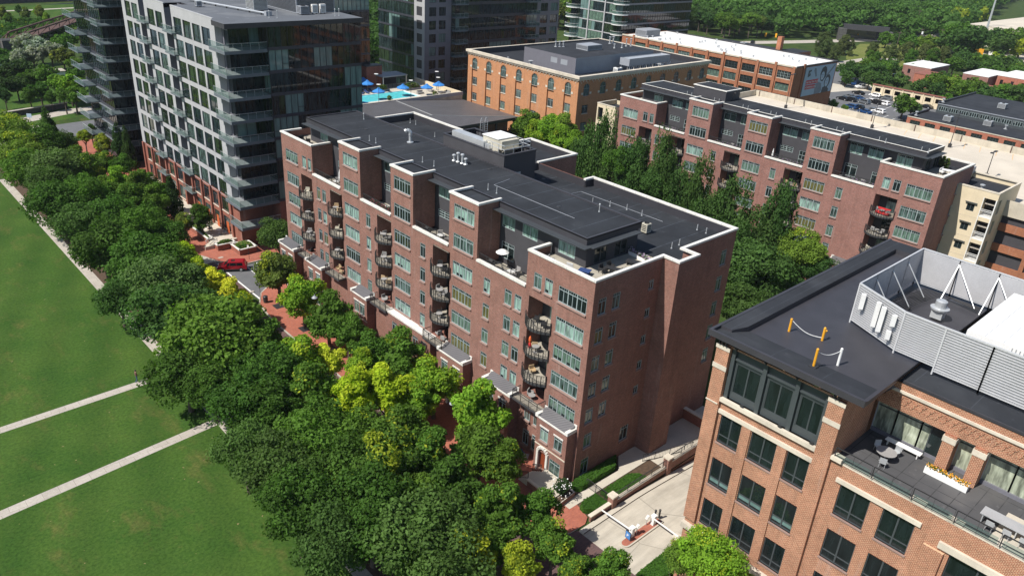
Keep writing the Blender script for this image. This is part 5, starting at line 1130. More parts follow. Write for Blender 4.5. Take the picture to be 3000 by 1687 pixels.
blob(b, .62, .70, .105, .26, 'billd', .006, 22, .12, 3); blob(b, .60, .62, .06, .15, 'bill', .010); blob(b, .80, .40, .10, .24, 'billd', .008, 20, .06, 5); blob(b, .79, .37, .065, .17, 'bill', .012)
shape(b, [(.42, .0), (.40, .35), (.50, .42), (.60, .36), (.66, .1), (.60, .0)], 'billm', .005); shape(b, [(.66, .0), (.68, .20), (.80, .22), (.90, .1), (.90, .0)], 'billd', .007)
for u, v in ((.575, .66), (.625, .66), (.765, .42), (.815, .42)): blob(b, u, v, .009, .02, 'billd', .016, 8)
for u, v in ((.60, .55), (.79, .30)): blob(b, u, v, .024, .03, 'white', .016, 10); blob(b, u, v+.012, .024, .012, 'billd', .018, 8)
wp('drawing', b, BB)
b = MB(); shape(b, [(.07, .40), (.47, .40), (.47, .545), (.07, .545)], 'billr', .02); shape(b, [(.07, .225), (.40, .225), (.40, .37), (.07, .37)], 'billr', .02); wp('slogan_bar', b, BB)
b = MB(); shape(b, [(.09, .66), (.125, .66), (.125, .90), (.09, .88)], 'billd', .02); shape(b, [(.135, .80), (.185, .86), (.185, .90), (.135, .90)], 'billd', .02); shape(b, [(.135, .68), (.17, .68), (.17, .78), (.135, .78)], 'billd', .02); wp('logo', b, BB)
def text3(s, loc, rot, size, mat, name='lettering', parent=None, label=None, cat=None, ext=.01):
    cu = bpy.data.curves.new(name, 'FONT'); cu.body = s; cu.size = size; cu.extrude = ext; cu.align_x = 'LEFT'; o = bpy.data.objects.new(name, cu)
    C.objects.link(o); dg = bpy.context.evaluated_depsgraph_get(); me = bpy.data.meshes.new_from_object(o.evaluated_get(dg)); bpy.data.objects.remove(o); me.materials.clear(); me.materials.append(M[mat])
    o = bpy.data.objects.new(name, me); C.objects.link(o); o.location = loc; o.rotation_euler = rot
    if parent: o.parent = parent; o.matrix_parent_inverse = Matrix.Translation(-parent.location)
    if label: tag(o, label, cat)
    return o
text3('PROTECTING PEOPLE', (bx0+.083*19.3, 76.24, bz0+.435*8.9), (PI/2, 0, 0), .86, 'white', parent=BB); text3('POWERING LIVES', (bx0+.083*19.3, 76.24, bz0+.26*8.9), (PI/2, 0, 0), .86, 'white', parent=BB)
# ================================================================== GARAGE AND STAIR TOWERS
GB = thing('parking_garage', 'pale concrete parking garage with a long stained parapet behind the rosy brick building', 'parking garage', (81, -30, 0)); gx0, gx1, gz = 80.8, 119, 19.0
b = MB(); b.face([(gx0, -60, gz), (gx1, -60, gz), (gx1, 55.5, gz), (gx0, 55.5, gz)], 'deckc'); wp('deck', b, GB)
b = MB(); b.box(gx1, gx1+.3, -60, 55.5, gz-1.2, 20.3, 'gwall'); b.box(gx0, gx1, 55.5, 55.8, gz-1.2, 20.3, 'gwall'); b.box(gx0, gx0+.3, -60, -4.5, gz-1.2, 20.2, 'gwall'); b.box(gx0, gx1, 30, 30.001, gz-1.2, gz-1.1, 'gwall')
for k in range(5):
    zz = gz-4.4-3.3*k+.8; b.box(gx0+.02, gx0+.3, -60, -11, zz, zz+1.2, 'wbrick')
wp('parapet', b, GB)
b = MB()
for y in np.arange(-56, 55, 9.2): b.box(gx1-.06, gx1, y, y+.18, gz, 20.3, 'rust')
for y in np.arange(-56, 0, 6.5): b.box(gx0, gx0+.5, y, y+.6, 0, gz-1.2, 'wbrick')
wp('pier', b, GB)
b = MB(); b.box(gx0+.5, gx1, -59, 55, 0.1, gz-.3, 'darkwall', 't'); wp('core_wall', b, GB)
b = MB()
for i in range(26):
    y = -55+2.9*i; b.face([(gx1-5.4, y, gz+.005), (gx1-.4, y+1.4, gz+.005), (gx1-.4, y+1.47, gz+.005), (gx1-5.4, y+.07, gz+.005)], 'yellow')
    b.face([(gx0+12, y, gz+.005), (gx0+17, y+1.4, gz+.005), (gx0+17, y+1.47, gz+.005), (gx0+12, y+.07, gz+.005)], 'yellow')
wp('parking_lines', b, GB)
def lampmast(x, y, z, h, l, arm=2, group='lamp masts of the garage roof'):
    t = thing('lamp_mast', l, 'lamp post', (x, y, z), group=group); b = MB(); b.lathe((0, 0, 0), [(.35, 0), (.35, .7), (.08, .72), (.05, h)], 'iron' if arm else 'beige', 8); obj('pole', b, t)
    for s in (-1, 1)[:max(1, arm)]: b = MB(); b.box(min(0, s*1.1), max(0, s*1.1), -.04, .04, h-.08, h, 'iron'); b.box(s*.6-.35 if s > 0 else -1.3, 1.3 if s > 0 else -.6, -.22, .22, h-.1, h+.04, 'iron'); obj('lamp_head', b, t)
for x, y, h, l in ((103, -12.0, 8.5, 'tall lamp mast rising from the garage deck by the beige stair tower'), (112, 8, 6.5, 'lamp mast on the garage deck beside the roof edge, third from the far end'), (113, 24, 6.5, 'lamp mast on the garage deck below the parking lot, second from the far end'), (113, 44, 7.5, 'lamp mast near the far end of the garage parapet'), (96, -4, 4.5, 'short twin lamp beside the terrace of the rosy building')): lampmast(x, y, gz, h, l)
ST = thing('stair_tower', 'tall beige stair tower with open landings right of the rosy brick building', 'stair tower', (75.9, -11.8, 0)); x0, x1, y0, y1, H = 75.9, 85.5, -11.8, -4.8, 22.0
WS = Windows(ST); b = MB(); hs = []
for k in range(5):
    zt = 19.6-3.08*k; hs.append((-9.08, -8.0, zt-1.08, zt)); WS.add('x', x0, -1, -8.54, zt-1.08, 1.08, 1.08, 2, 'd', 'dframe', 0, inset=.1, sill=None); zo = 21.0-3.55*k; hs.append((-11.62, -10.0, zo-2.95, zo, 1.3, 'carglass'))
wall(b, 'x', x0, y0, y1, 0, H, -1, 'beige', hs); wp('west_wall', b, ST)
b = MB(); wall(b, 'y', y0, x0, x1, 0, H, -1, 'beige', [(x0+1, x0+2.1, 19.9-3.25*k-1.3, 19.9-3.25*k+.9, .3, 'carglass') for k in range(5)]+[(x0+5.5, x0+6.6, 19.9-3.25*k-1.3, 19.9-3.25*k, .3, 'carglass') for k in range(5)]); wall(b, 'x', x1, y0, y1, 0, H, 1, 'beige'); wall(b, 'y', y1, x0, x1, 0, H, 1, 'beige'); wps('side_wall', b, ST)
b = MB()
for k in range(5):
    zt = 19.6-3.08*k; zo = 21.0-3.55*k; b.box(x0-.3, x0-.001, -9.35, -7.7, zt+.2, zt+.3, 'dframe'); b.box(x0+.03, x0+1.25, -11.6, -10.02, zo-2.95, zo-2.75, 'white'); b.box(x0+.5, x0+1.28, -11.6, -10.02, zo-1.0, zo-.85, 'path')
    for hh in (1.75, 2.0): b.box(x0+.03, x0+.09, -11.6, -10.02, zo-hh, zo-hh+.05, 'white')
    for q in range(12): b.box(x0+.045, x0+.065, -11.55+.13*q, -11.53+.13*q, zo-2.75, zo-1.75, 'white')
    b.box(x0-.03, x0-.001, -9.9, y1-.1, zt-1.9, zt-1.86, 'lime')
b.box(x0-.08, x0-.001, -11.78, -11.63, 0, H-.95, 'white'); b.box(x0-.05, x0-.001, -10.0, -9.9, 0, H-.95, 'white'); wp('trim', b, ST)
b = MB(); t_ = .25; b.box(x0-.05, x0+t_, y0-.05, y1, H, H+.2, 'lime'); b.box(x0+t_, x1, y0-.05, y0+t_, H, H+.2, 'lime'); b.box(x1-t_, x1+.05, y0+t_, y1, H, H+.2, 'lime'); b.box(x0+t_, x1-t_, y1-t_, y1, H, H+1.0, 'greym'); wps('parapet_cap', b, ST)
b = MB(); b.face([(x0, y0, H-.8), (x1, y0, H-.8), (x1, y1, H-.8), (x0, y1, H-.8)], 'roof2'); wp('roof', b, ST); WS.finish()
vent('turbine_vent', 'white vent hood on the black roof of the beige stair tower', (78.6, -8.5, 21.2), .8, .2)
SN = thing('stair_tower', 'beige stair block at the far left end of the rosy brick building', 'stair tower', (67.3, 57, 0)); b = MB(); wall(b, 'x', 67.3, 55.35, 60.2, 0, 21.8, -1, 'beige', [(58.6, 59.9, 2+3.3*k, 4.6+3.3*k, .4, 'carglass') for k in range(6)]+[(56.4, 57.6, 3+3.3*k, 4.2+3.3*k, .2, 'carglass') for k in range(5)]); wall(b, 'y', 55.35, 67.3, 73, 0, 21.8, -1, 'beige'); wall(b, 'y', 60.2, 67.3, 73, 0, 21.8, 1, 'beige'); wall(b, 'x', 73, 55.35, 60.2, 0, 21.8, 1, 'beige'); wp('wall', b, SN)
b = MB(); b.face([(67.3, 55.4, 21), (73, 55.4, 21), (73, 60.2, 21), (67.3, 60.2, 21)], 'roof2'); b.box(67.25, 67.5, 55.4, 60.25, 21.8, 21.95, 'lime'); b.box(67.5, 73, 60.0, 60.25, 21.8, 21.95, 'lime'); wp('roof', b, SN)
# ================================================================== OFFICE BUILDING, LOWER RIGHT
OF = thing('office_building', 'near brick office building with dark overhanging roof and recessed roof terrace, lower right corner', 'office building', (-3, -15.6, 0)); WF = Windows(OF)
XF, YN_, YS_ = -3.0, -15.6, -62.0; TT = 21.3
b = MB(); hs = []; rr = random.Random(4)
cols1 = [(-17.0, -18.9), (-19.82, -22.0), (-22.9, -24.7)]
cols2 = [(-27.22, -29.44), (-30.37, -32.55)]
for i, (a, c) in enumerate(cols1):
    for k, zt in enumerate((20.08, 15.77, 11.47, 7.1, 3.3)):
        h = 2.68 if k < 4 else 2.3; hs.append((c, a, zt-h, zt)); WF.add('x', XF, -1, (a+c)/2, zt-h, abs(a-c), h, 2, ['f', 'fb', 'f', 'f', 'd'][k] if not (k == 1 and i < 2) else 'fb', 'dframe', 3, inset=.16, sill='stone')
for i, (a, c) in enumerate(cols2):
    for k, zt in enumerate((19.7, 15.55, 11.3, 7.0)):
        hs.append((c, a, zt-2.72, zt)); WF.add('x', XF, -1, (a+c)/2, zt-2.72, abs(a-c), 2.72, 2, 'f', 'dframe', 3, inset=.16, sill='stone')
for i in range(7):
    a = -35.0-4.5*i; c = a-3.6
    for k, zt in enumerate((19.0, 14.2, 9.4)):
        hs.append((c, a, zt-3.4, zt)); WF.add('x', XF, -1, (a+c)/2, zt-3.4, 3.6, 3.4, 2, 'f', 'dframe', 3, inset=.22, sill='lime')
# upper bay opening filled by a metal panel wall
hs.append((-24.85, -16.75, 21.55, 26.0, .35))
wall(b, 'x', XF, -26.05, YN_, 0, 26.15, -1, 'obrick', hs, .25)
wall(b, 'x', XF, YS_, -26.05, 0, TT-.1, -1, 'obrick', hs, .25); wp('facade_wall', b, OF)
b = MB(); ph = []
for a, c in ((-17.15, -19.5), (-19.95, -22.2), (-22.65, -24.75)):
    ph.append((c+.1, a-.1, 22.15, 24.8)); WF.add('x', XF+.3, -1, (a+c)/2, 22.15, abs(a-c)-.2, 2.65, 2, 'f', 'graymetal', 1 if False else 0, inset=.1, sill=None)
wall(b, 'x', XF+.3, -24.85, -16.75, 21.55, 26.0, -1, 'graymetal', ph, .2)
for y in (-16.95, -19.72, -22.43, -24.75): b.box(XF+.02, XF+.3, y-.16, y+.16, 21.55, 25.98, 'graymetal')
b.box(XF+.12, XF+.3, -24.8, -16.8, 25.1, 25.25, 'graymetal'); wp('metal_bay', b, OF)
b = MB()
nh = []
for k, zt in enumerate((20.08, 15.77, 11.47, 7.1)):
    for x in (2, 7, 12, 17, 22): nh.append((x, x+2.4, zt-2.6, zt))
wall(b, 'y', YN_, XF, 28, 0, 26.15, 1, 'obrick', nh); wall(b, 'y', -26.05, XF, 2.6, TT-.6, 26.15, -1, 'obrick'); wall(b, 'x', 28, YS_, YN_, 0, 26, 1, 'obrick'); wps('side_wall', b, OF)
b = MB()                                                          # pilasters proud of the wall
for a, c, z in ((-15.55, -16.7, 26.1), (-24.9, -26.1, 26.1)): b.box(XF-.28, XF-.002, c, a, 8.6, z, 'obrick')
b.box(XF-.2, XF-.002, -34.7, -33.4, 8.6, 18.8, 'obrick'); b.box(XF-.12, XF-.002, -19.75, -18.95, 8.6, 20.2, 'obrick'); b.box(XF-.12, XF-.002, -22.85, -22.05, 8.6, 20.2, 'obrick')
b.box(XF-.35, XF-.003, YS_, YN_, 0, 7.4, 'obrick') if False else None
wp('pilaster', b, OF)
b = MB()
for (y0, y1, z, h, p) in ((-25.0, -16.6, 20.14, .36, .16), (-24.9, -16.7, 21.28, .34, .3), (-32.9, -26.85, 19.78, .34, .16), (-60, -34.2, 19.1, .5, .2)): b.box(XF-p, XF-.001, y0, y1, z, z+h, 'lime')
for a, c in ((-15.5, -16.75), (-24.85, -26.15)):
    b.box(XF-.34, XF-.29, c, a, 25.75, 26.1, 'lime'); b.box(XF-.34, XF-.29, c, a, 24.0, 24.4, 'lime')
b.box(XF-.42, XF-.003, YS_, YN_+.1, 7.5, 8.0, 'lime'); b.box(XF-.35, XF-.285, -16.6, -15.5, 20.9, 21.0, 'lime')
b.box(XF-.3, XF+.45, -26.9, -26.1, TT+.1, TT+.4, 'lime')
wp('limestone_band', b, OF)
# roof: near slab with overhang and low parapet, then the rear roof
b = MB(); zt = 27.2
b.box(-3.75, 28.4, -27.35, -15.0, 26.75, 26.95, 'fascia', 't'); b.box(-3.85, -3.6, -27.45, -14.9, 26.75, 27.25, 'fascia'); b.box(-3.6, 28.4, -15.15, -14.9, 26.75, 27.25, 'fascia'); b.box(-3.6, 1.2, -27.45, -27.2, 26.75, 27.12, 'fascia')
b.face([(-3.6, -27.2, 26.98), (-2.2, -27.2, 26.98), (-2.2, -15.15, 26.98), (-3.6, -15.15, 26.98)], 'roof2'); b.face([(-2.2, -27.2, 26.98), (1.5, -27.2, 26.4), (1.5, -15.15, 26.4), (-2.2, -15.15, 26.98)], 'roof2'); b.face([(1.5, -27.2, 26.4), (28.4, -27.2, 26.4), (28.4, -15.15, 26.4), (1.5, -15.15, 26.4)], 'roof2')
b.face([(-2.2, -27.2, 26.98), (-2.2, -27.45, 26.98), (1.5, -27.45, 26.3), (1.5, -27.2, 26.4)], 'fascia')
wp('roof_slab', b, OF)
b = MB(); b.prism([(-2.5, -16.15), (-2.5, -15.16), (28.2, -15.16), (28.2, -40), (26.0, -40), (26.0, -16.6), (-1.0, -16.6)], 26.3, 27.22, 'fascia', 'roof2'); wp('raised_parapet', b, OF)
b = MB(); b.face([(2.6, YS_, 26.3), (28.3, YS_, 26.3), (28.3, -27.2, 26.3), (2.6, -27.2, 26.3)], 'roof2'); b.box(2.6, 2.75, YS_, -27.5, 26.25, 26.45, 'fascia')
wp('rear_roof', b, OF)
b = MB()                                                          # brick beam over the terrace
wall(b, 'x', 2.5, YS_, -26.05, 24.1, 26.25, -1, 'obrick'); b.box(2.35, 2.5, YS_, -26.1, 25.55, 25.75, 'lime'); b.face([(2.5, YS_, 24.1), (3.5, YS_, 24.1), (3.5, -26.05, 24.1), (2.5, -26.05, 24.1)][::-1], 'obrick')
for i in range(60):                                               # raised diamond brickwork
    y = -26.6-.55*i
    for z0, s_ in ((24.5, 1), (24.5, -1)): b.obox((2.47, y, 24.95), .05, .07, .75, 0, 'obrick', .55*s_)
wp('brick_beam', b, OF)
b = MB()
for y0, y1 in ((-32.0, -31.2), (-34.0, -33.2), (-41, -40.2)): b.box(2.3, 3.4, y0, y1, 21.0, 24.1, 'obrick'); b.box(2.24, 3.4, y0-.06, y1+.06, 23.5, 23.95, 'lime')
wps('terrace_pier', b, OF)
zf = 21.0
b = MB(); b.face([(XF+.35, YS_, zf), (3.6, YS_, zf), (3.6, -26.05, zf), (XF+.35, -26.05, zf)], 'tiled'); b.face([(XF+.35, -60, zf+.006), (1.6, -60, zf+.006), (1.6, -36.5, zf+.006), (XF+.35, -36.5, zf+.006)], 'conc'); wp('terrace_floor', b, OF)
b = MB(); b.box(XF, XF+.36, YS_, -26.1, TT-.1, TT+.02, 'lime'); b.box(XF+.3, XF+.35, YS_, -26.1, zf, TT-.1, 'obrick')
for y in (-26.5, -31.8, -34.2, -39.9, -45.6): b.box(XF-.05, XF+.45, y-.9 if y < -30 else y-.3, y+.1, TT+.02, TT+.2, 'lime')
wp('terrace_coping', b, OF)
# glazed wall of the terrace
b = MB(); m_ = MB(); x = 3.5; segs = [(-26.1, -27.6), (-27.6, -29.4), (-29.4, -31.2), (-32.0, -33.2), (-34.0, -35.8), (-35.8, -37.6), (-37.6, -39.0), (-39, -40.2), (-41, -43), (-43, -46)]
for a, c in segs:
    b.face([(x, c, zf+.05), (x, a, zf+.05), (x, a, 24.1), (x, c, 24.1)][::-1], 'lit')
    for y in (a, c): m_.box(x-.09, x-.005, y-.045, y+.045, zf, 24.1, 'galv')
    m_.box(x-.07, x-.005, c, a, 23.3, 23.38, 'dframe'); m_.box(x-.14, x-.005, c, a, zf, zf+.3, 'panelshade')
w_ = wp('terrace_glazing', b, OF); obj('mullions', m_, w_)
b = MB(); b.box(3.38, 3.46, -31.15, -30.1, zf+.02, 23.6, 'g_dark'); b.box(3.34, 3.4, -31.2, -31.12, zf, 23.65, 'dframe'); b.box(3.34, 3.4, -30.14, -30.06, zf, 23.65, 'dframe'); b.box(3.34, 3.4, -31.2, -30.06, 23.6, 23.7, 'dframe'); wp('terrace_door', b, OF)
b = MB()
for y0 in np.arange(-26.3, -58, -2.75):
    y1 = y0-2.65
    straight_rail(b, (XF-.12, y0, TT+.15), (XF-.12, y1, TT+.15), 1.0, 'iron', step=1.3)
    b.box(XF-.14, XF-.11, y1, y0, TT+.5, TT+.54, 'iron'); b.face([(XF-.1, y1+.1, TT+.2), (XF-.1, y0-.1, TT+.2), (XF-.1, y0-.1, TT+.75), (XF-.1, y1+.1, TT+.75)], 'rail')
wp('terrace_railing', b, OF)
b = MB()
for y in list(np.arange(-17.3, -24.9, -2.55))+[-25.3, -25.6]: b.box(XF-.5, XF-.25, y-.05, y+.05, 26.25, 26.72, 'iron'); b.box(XF-.72, XF-.25, y-.04, y+.04, 26.5, 26.6, 'iron')
for y in (-15.8, -16.1, -16.4): b.box(XF-.5, XF-.25, y-.05, y+.05, 26.2, 26.72, 'iron')
for x in np.arange(-2, 6, .8): b.box(x-.05, x+.05, -27.1, -26.6, 26.45, 26.72, 'iron')
wp('eave_bracket', b, OF)
b = MB()
for y in (-18.6, -21.9, -24.5): b.box(XF-.26, XF-.1, y-.13, y+.13, 21.72, 21.85, 'iron')
wp('uplight', b, OF)
WF.finish()
b = MB()
# ---- screen of louvred panels on that roof
SC = thing('louvre_screen', 'white louvred screen enclosing the rooftop machines of the near office building', 'equipment screen', (12, -26, 26.9)); zb, zt_ = 27.1, 30.25
def screen(p, q, z0=zb):
    p, q = Vector((*p, 0)), Vector((*q, 0)); d = q-p; L = d.length; a = math.atan2(d.y, d.x); c = (p+q)/2; b = MB(); n = 17
    for i in range(n):
        z = z0+.12+(zt_-z0-.2)*i/(n-1); b.obox((c.x, c.y, z), L-.1, .025, .17, a, 'louv', -.55)
    nrm = Vector((-d.y, d.x, 0)).normalized()*(-.05 if (Vector((12, -30, 0))-c).dot(Vector((-d.y, d.x, 0))) < 0 else .05); b.obox((c.x+nrm.x, c.y+nrm.y, (z0+zt_)/2), L-.1, .01, zt_-z0-.1, a, 'panel')
    wp('louvre_panel', b, SC); b = MB()
    for e in (p, q): b.obox((e.x, e.y, (z0-.3+zt_)/2), .1, .1, zt_-z0+.35, a, 'louv')
    b.obox((c.x, c.y, zt_+.06), L, .12, .09, a, 'louv'); b.obox((c.x, c.y, z0-.02), L, .07, .06, a, 'louv'); wp('panel_frame', b, SC)
pts = [(5.3, -45), (5.3, -41.5), (5.3, -38.2), (5.3, -34.9), (5.3, -31.6), (5.3, -28.4), (5.4, -25.4), (7.5, -20.9), (10.6, -20.9), (13.7, -20.9), (16.8, -20.9), (19.9, -20.9), (19.9, -24.1), (19.9, -27.3), (19.9, -30.5), (19.9, -33.7), (19.9, -37), (19.9, -41)]
for p, q in zip(pts, pts[1:]): screen(p, q, 26.75 if q[1] < -28 and p[0] < 6 else zb)
b = MB()
for x in (10.6, 13.7, 16.8): b.tube((x, -20.95, 29.8), (x+.2, -23.0, 27.05), .05, 'galv', 6); b.lathe((x+.2, -23.0, 26.98), [(.16, 0), (.16, .08)], 'iron', 8)
for y in (-24.1, -27.3, -30.5): b.tube((19.85, y, 29.9), (17.6, y, 27.05), .05, 'galv', 6); b.tube((19.8, y, 29.9), (18.2, y-2.6, 27.2), .035, 'galv', 5)
wp('brace', b, SC)
def cellpanel(y, z, h, l, x=5.25, w_=.34):
    t = thing('antenna_panel', l, 'antenna', (x, y, z), group='antenna panels on the louvred screen'); t.rotation_euler = (0, 0, .45); b = MB(); b.box(-.55, -.32, -w_/2, w_/2, 0, h, 'white'); obj('casing', b, t); b = MB(); b.tube((-.28, 0, -.2), (-.28, 0, h+.1), .035, 'galv', 6); b.box(-.28, 0, -.03, .03, h*.3, h*.3+.06, 'galv'); b.box(-.28, 0, -.03, .03, h*.7, h*.7+.06, 'galv'); obj('mount', b, t)
for y, z, h, l in ((-21.5, 28.6, 1.3, 'short white antenna box at the far corner of the louvred screen'), (-23.0, 27.9, 2.1, 'tall white antenna panel, left of the touching pair'), (-23.55, 27.8, 2.1, 'tall white antenna panel, right of the touching pair'), (-24.6, 28.9, .9, 'small white antenna box near the screen post'), (-24.5, 27.7, .7, 'small white box low on the screen beside the post')): cellpanel(y, z, h, l, x=7.2-(abs(y)-21.3)*.47)
for (x, y, l) in ((14.2, -25.2, 'round galvanised exhaust fan inside the louvred screen'),):
    t = thing('exhaust_fan', l, 'exhaust fan', (x, y, 27.0)); b = MB(); b.box(-.45, .45, -.45, .45, 0, .6, 'galv'); obj('curb', b, t); b = MB(); b.lathe((0, 0, .6), [(.35, 0), (.72, .15), (.75, .3), (.45, .35), (.45, .9), (.3, 1.0)], 'galv', 16); obj('hood', b, t)
cu = thing('chiller', 'big white ribbed air-cooled chiller with rows of fans inside the screen', 'chiller', (13, -31, 27)); b = MB(); b.box(8.2, 18.6, -35.2, -29.0, 27.3, 29.5, 'white'); b.box(8.0, 18.8, -35.4, -28.9, 27.0, 27.3, 'galv'); wp('casing', b, cu); b = MB()
for i in range(12): b.box(8.15, 8.2-.001, -35.0+.26*i, -34.94+.26*i, 27.4, 29.4, 'galv')
for i in range(5): b.box(8.2, 18.6, -35.2+1.24*i, -35.17+1.24*i, 29.5, 29.515, 'galv')
wp('rib', b, cu)
for i in range(3):
    for j in range(5):
        b = MB(); b.lathe((13.6+j*1.05, -33.6+i*1.5-1.1, 29.5), [(.46, 0), (.46, .14), (.38, .14), (.36, .03), (.09, .03), (.07, .09)], 'galv', 16); b.lathe((13.6+j*1.05, -33.6+i*1.5-1.1, 29.52), [(.35, 0), (.34, .01)], 'iron', 16); wp('fan', b, cu)
b = MB(); r8 = random.Random(8)
for i in range(9): y0 = -21.6-.18*i; b.path([(8+i*.15, y0, 27.15+.05*(i % 3)), (12+i*.1, y0+.1, 27.2), (16, y0-.2, 27.12), (18.8, y0-.8, 27.2), (18.9-.1*i, -27, 27.15)], .035, 'iron', 4)
tag(obj('cable_run', b), 'bundle of black cables along the inside of the louvred screen', 'cables')
def anchor(x, y, mat, l, h=1.35, lean=0):
    t = thing('tie_off_post', l, 'roof anchor', (x, y, 26.97 if x < -1 else (26.62 if x < 1 else 26.42)), group='roof anchors of the office roof'); b = MB(); b.box(-.28, .28, -.28, .28, 0, .05, 'iron'); obj('base_plate', b, t); b = MB(); b.lathe((0, 0, .05), [(.1, 0), (.1, h), (.05, h+.05)], mat, 8); b.tube((0, 0, h*.55), (lean, .02, h*.75 if lean else h*.56), .06, mat, 6); obj('post', b, t)
AN = [(1.9, -18.6, 'yellow', 'yellow roof anchor post nearest the raised parapet', 1.4, 0), (2.7, -21.0, 'yellow', 'yellow forked roof anchor near the corner of the screen', 1.4, .5), (-1.9, -22.7, 'yellow', 'yellow roof anchor post nearest the front eave', 1.4, 0), (0.1, -23.6, 'white', 'white roof anchor post on the front of the office roof', 1.5, 0)]
for a in AN: anchor(*a)
def cable(name, p, q, sag, l):
    b = MB(); P_ = [tuple(Vector(p).lerp(Vector(q), i/12)-Vector((0, 0, sag*math.sin(PI*i/12)))) for i in range(13)]; b.path(P_, .025, 'white', 4); tag(obj(name, b), l, 'cable')
cable('safety_cable', (1.9, -18.6, 27.8), (2.7, -21.0, 27.0), .35, 'white rope hanging between the two yellow roof anchors'); cable('safety_cable', (-1.9, -22.7, 28.25), (0.1, -23.6, 28.0), .35, 'white rope between the front yellow and white roof anchors')
b = MB()
for (x, y, w_, d_, a) in ((2.6, -19.3, 1.5, .9, .1), (3.2, -20.9, .8, .5, 0), (3.3, -25.3, 2.0, 1.6, 0), (4.0, -22.2, 1.0, 1.5, .4)): b.obox((x, y, 26.41), w_, d_, .012, a, 'roofgrey' if w_ < 1.9 else 'roof')
tag(obj('roof_patch', b), 'faint grey patches on the office roof membrane', 'patches', kind='stuff')
b = MB(); b.obox((1.9, -25.4, 26.43), .55, .3, .05, .2, 'cream'); tag(obj('paver_slab', b), 'small cream slab lying on the office roof', 'slab')
# terrace furniture
def rtable():
    b = MB(); b.lathe((0, 0, 0), [(.05, .03), (.05, .68), (.7, .7), (.72, .74)], 'greyf', 18)
    for i in range(4): a = PI/4+PI/2*i; b.tube((0, 0, .06), (.45*math.cos(a), .45*math.sin(a), .03), .03, 'galv', 4)
    return b
item('round_table', 'round_table', rtable, (0.4, -28.5, zf), .3, 'round grey table on the office terrace', 'table')
def wchair():
    b = MB(); b.box(-.24, .24, -.24, .24, .42, .46, 'galv'); b.box(-.24, .24, .2, .24, .46, .88, 'galv')
    for x in (-.2, .2):
        for y in (-.2, .2): b.tube((x, y, 0), (x*.9, y*.9, .42), .018, 'galv', 4)
    return b
for i, (a, l) in enumerate(((2.2, 'mesh chair on the left of the round terrace table'), (.2+PI/2*2.9, 'mesh chair on the near side of the round terrace table'), (-.3, 'mesh chair on the right of the round terrace table'))): item('mesh_chair', 'mesh_chair', wchair, (.4+1.0*math.cos(a+1.2), -28.5+1.0*math.sin(a+1.2), zf), a-.4, l, 'chair', 'mesh chairs around the round table')
def bench(L, w_, mat='white', h=.45):
    b = MB(); b.box(-w_/2, w_/2, -L/2, L/2, h-.07, h, mat)
    for y in (-L/2+.2, 0, L/2-.2): b.box(-w_/2+.05, w_/2-.05, y-.03, y+.03, 0, h-.07, mat)
    return b
item('bench', ('bench', 1), lambda: bench(2.6, .5), (2.6, -28.9, zf), 0, 'long white bench against the terrace windows', 'bench')
item('dining_table', ('dining_table', 1), lambda: bench(4.4, 1.0, 'galv', .76), (-.6, -37.6, zf), 0, 'long pale dining table at the right end of the office terrace', 'table')
for i in range(4): item('mesh_chair', 'mesh_chair', wchair, (-1.45, -36.2-1.0*i, zf), -PI/2+PI, f"mesh chair at the long terrace table, {ORD[i]} from the left", 'chair', 'chairs at the long terrace table')
fb_ = thing('flower_box', 'white metal trough of yellow flowers between the terrace piers', 'flower box', (1.55, -32.4, zf)); b = MB(); b.box(-.25, .25, -1.45, 1.45, 0, .5, 'white'); obj('trough', b, fb_); b = MB(); r9 = random.Random(2)
for _ in range(320): b.obox((r9.uniform(-.26, .26), r9.uniform(-1.45, 1.45), r9.uniform(.48, .68)), r9.uniform(.05, .1), r9.uniform(.05, .1), .02, r9.uniform(0, 3), 'yellow' if r9.random() < .55 else 'hedge', r9.uniform(-1, 1))
obj('flowers', b, fb_)
# ================================================================== FAR LOW BUILDINGS
LB = thing('low_brick_building', 'low red brick building with a stepped black roof beyond the garage parapet', 'building', (199, 15, 0)); WL = Windows(LB); b = MB(); hs = []
for i in range(14):
    yc = 46-4.4*i; hs.append((yc-1.5, yc+1.5, 3.1, 5.3)); WL.add('x', 198, -1, yc, 3.1, 3.0, 2.2, 4, 'd', 'dframe', 4, inset=.2, sill='lime')
wall(b, 'x', 198, -30, 48.6, 0, 6.1, -1, 'redbrick', hs, .3); wall(b, 'y', 48.6, 198, 214, 0, 6.1, 1, 'redbrick'); wall(b, 'y', -30, 198, 246, 0, 8.6, -1, 'redbrick'); wall(b, 'y', 46.5, 214, 246, 0, 8.6, 1, 'redbrick'); wp('wall', b, LB)
b = MB(); b.face([(198, -30, 5.9), (214, -30, 5.9), (214, 48.6, 5.9), (198, 48.6, 5.9)], 'roof2'); b.face([(214, -30, 8.6), (246, -30, 8.6), (246, 46.5, 8.6), (214, 46.5, 8.6)], 'roof2'); b.box(214, 214.2, -30, 46.5, 5.9, 8.6, 'dframe'); wp('roof', b, LB)
b = MB(); b.box(198, 214, 48.3, 48.7, 6.1, 6.6, 'fascia'); b.box(214, 246, 46.2, 46.6, 8.6, 9.2, 'fascia'); b.box(213.9, 214.3, -30, 46.5, 8.6, 8.75, 'greym'); b.box(197.9, 198.2, -30, 48.6, 6.05, 6.25, 'lime'); wps('parapet_cap', b, LB)
for i in range(24): WL.add('x', 213.98, -1, 44.5-3.05*i, 6.7, 2.7, 1.3, 4, 'd', 'frame', 0, inset=0, sill=None, name='clerestory_window')
WL.finish()
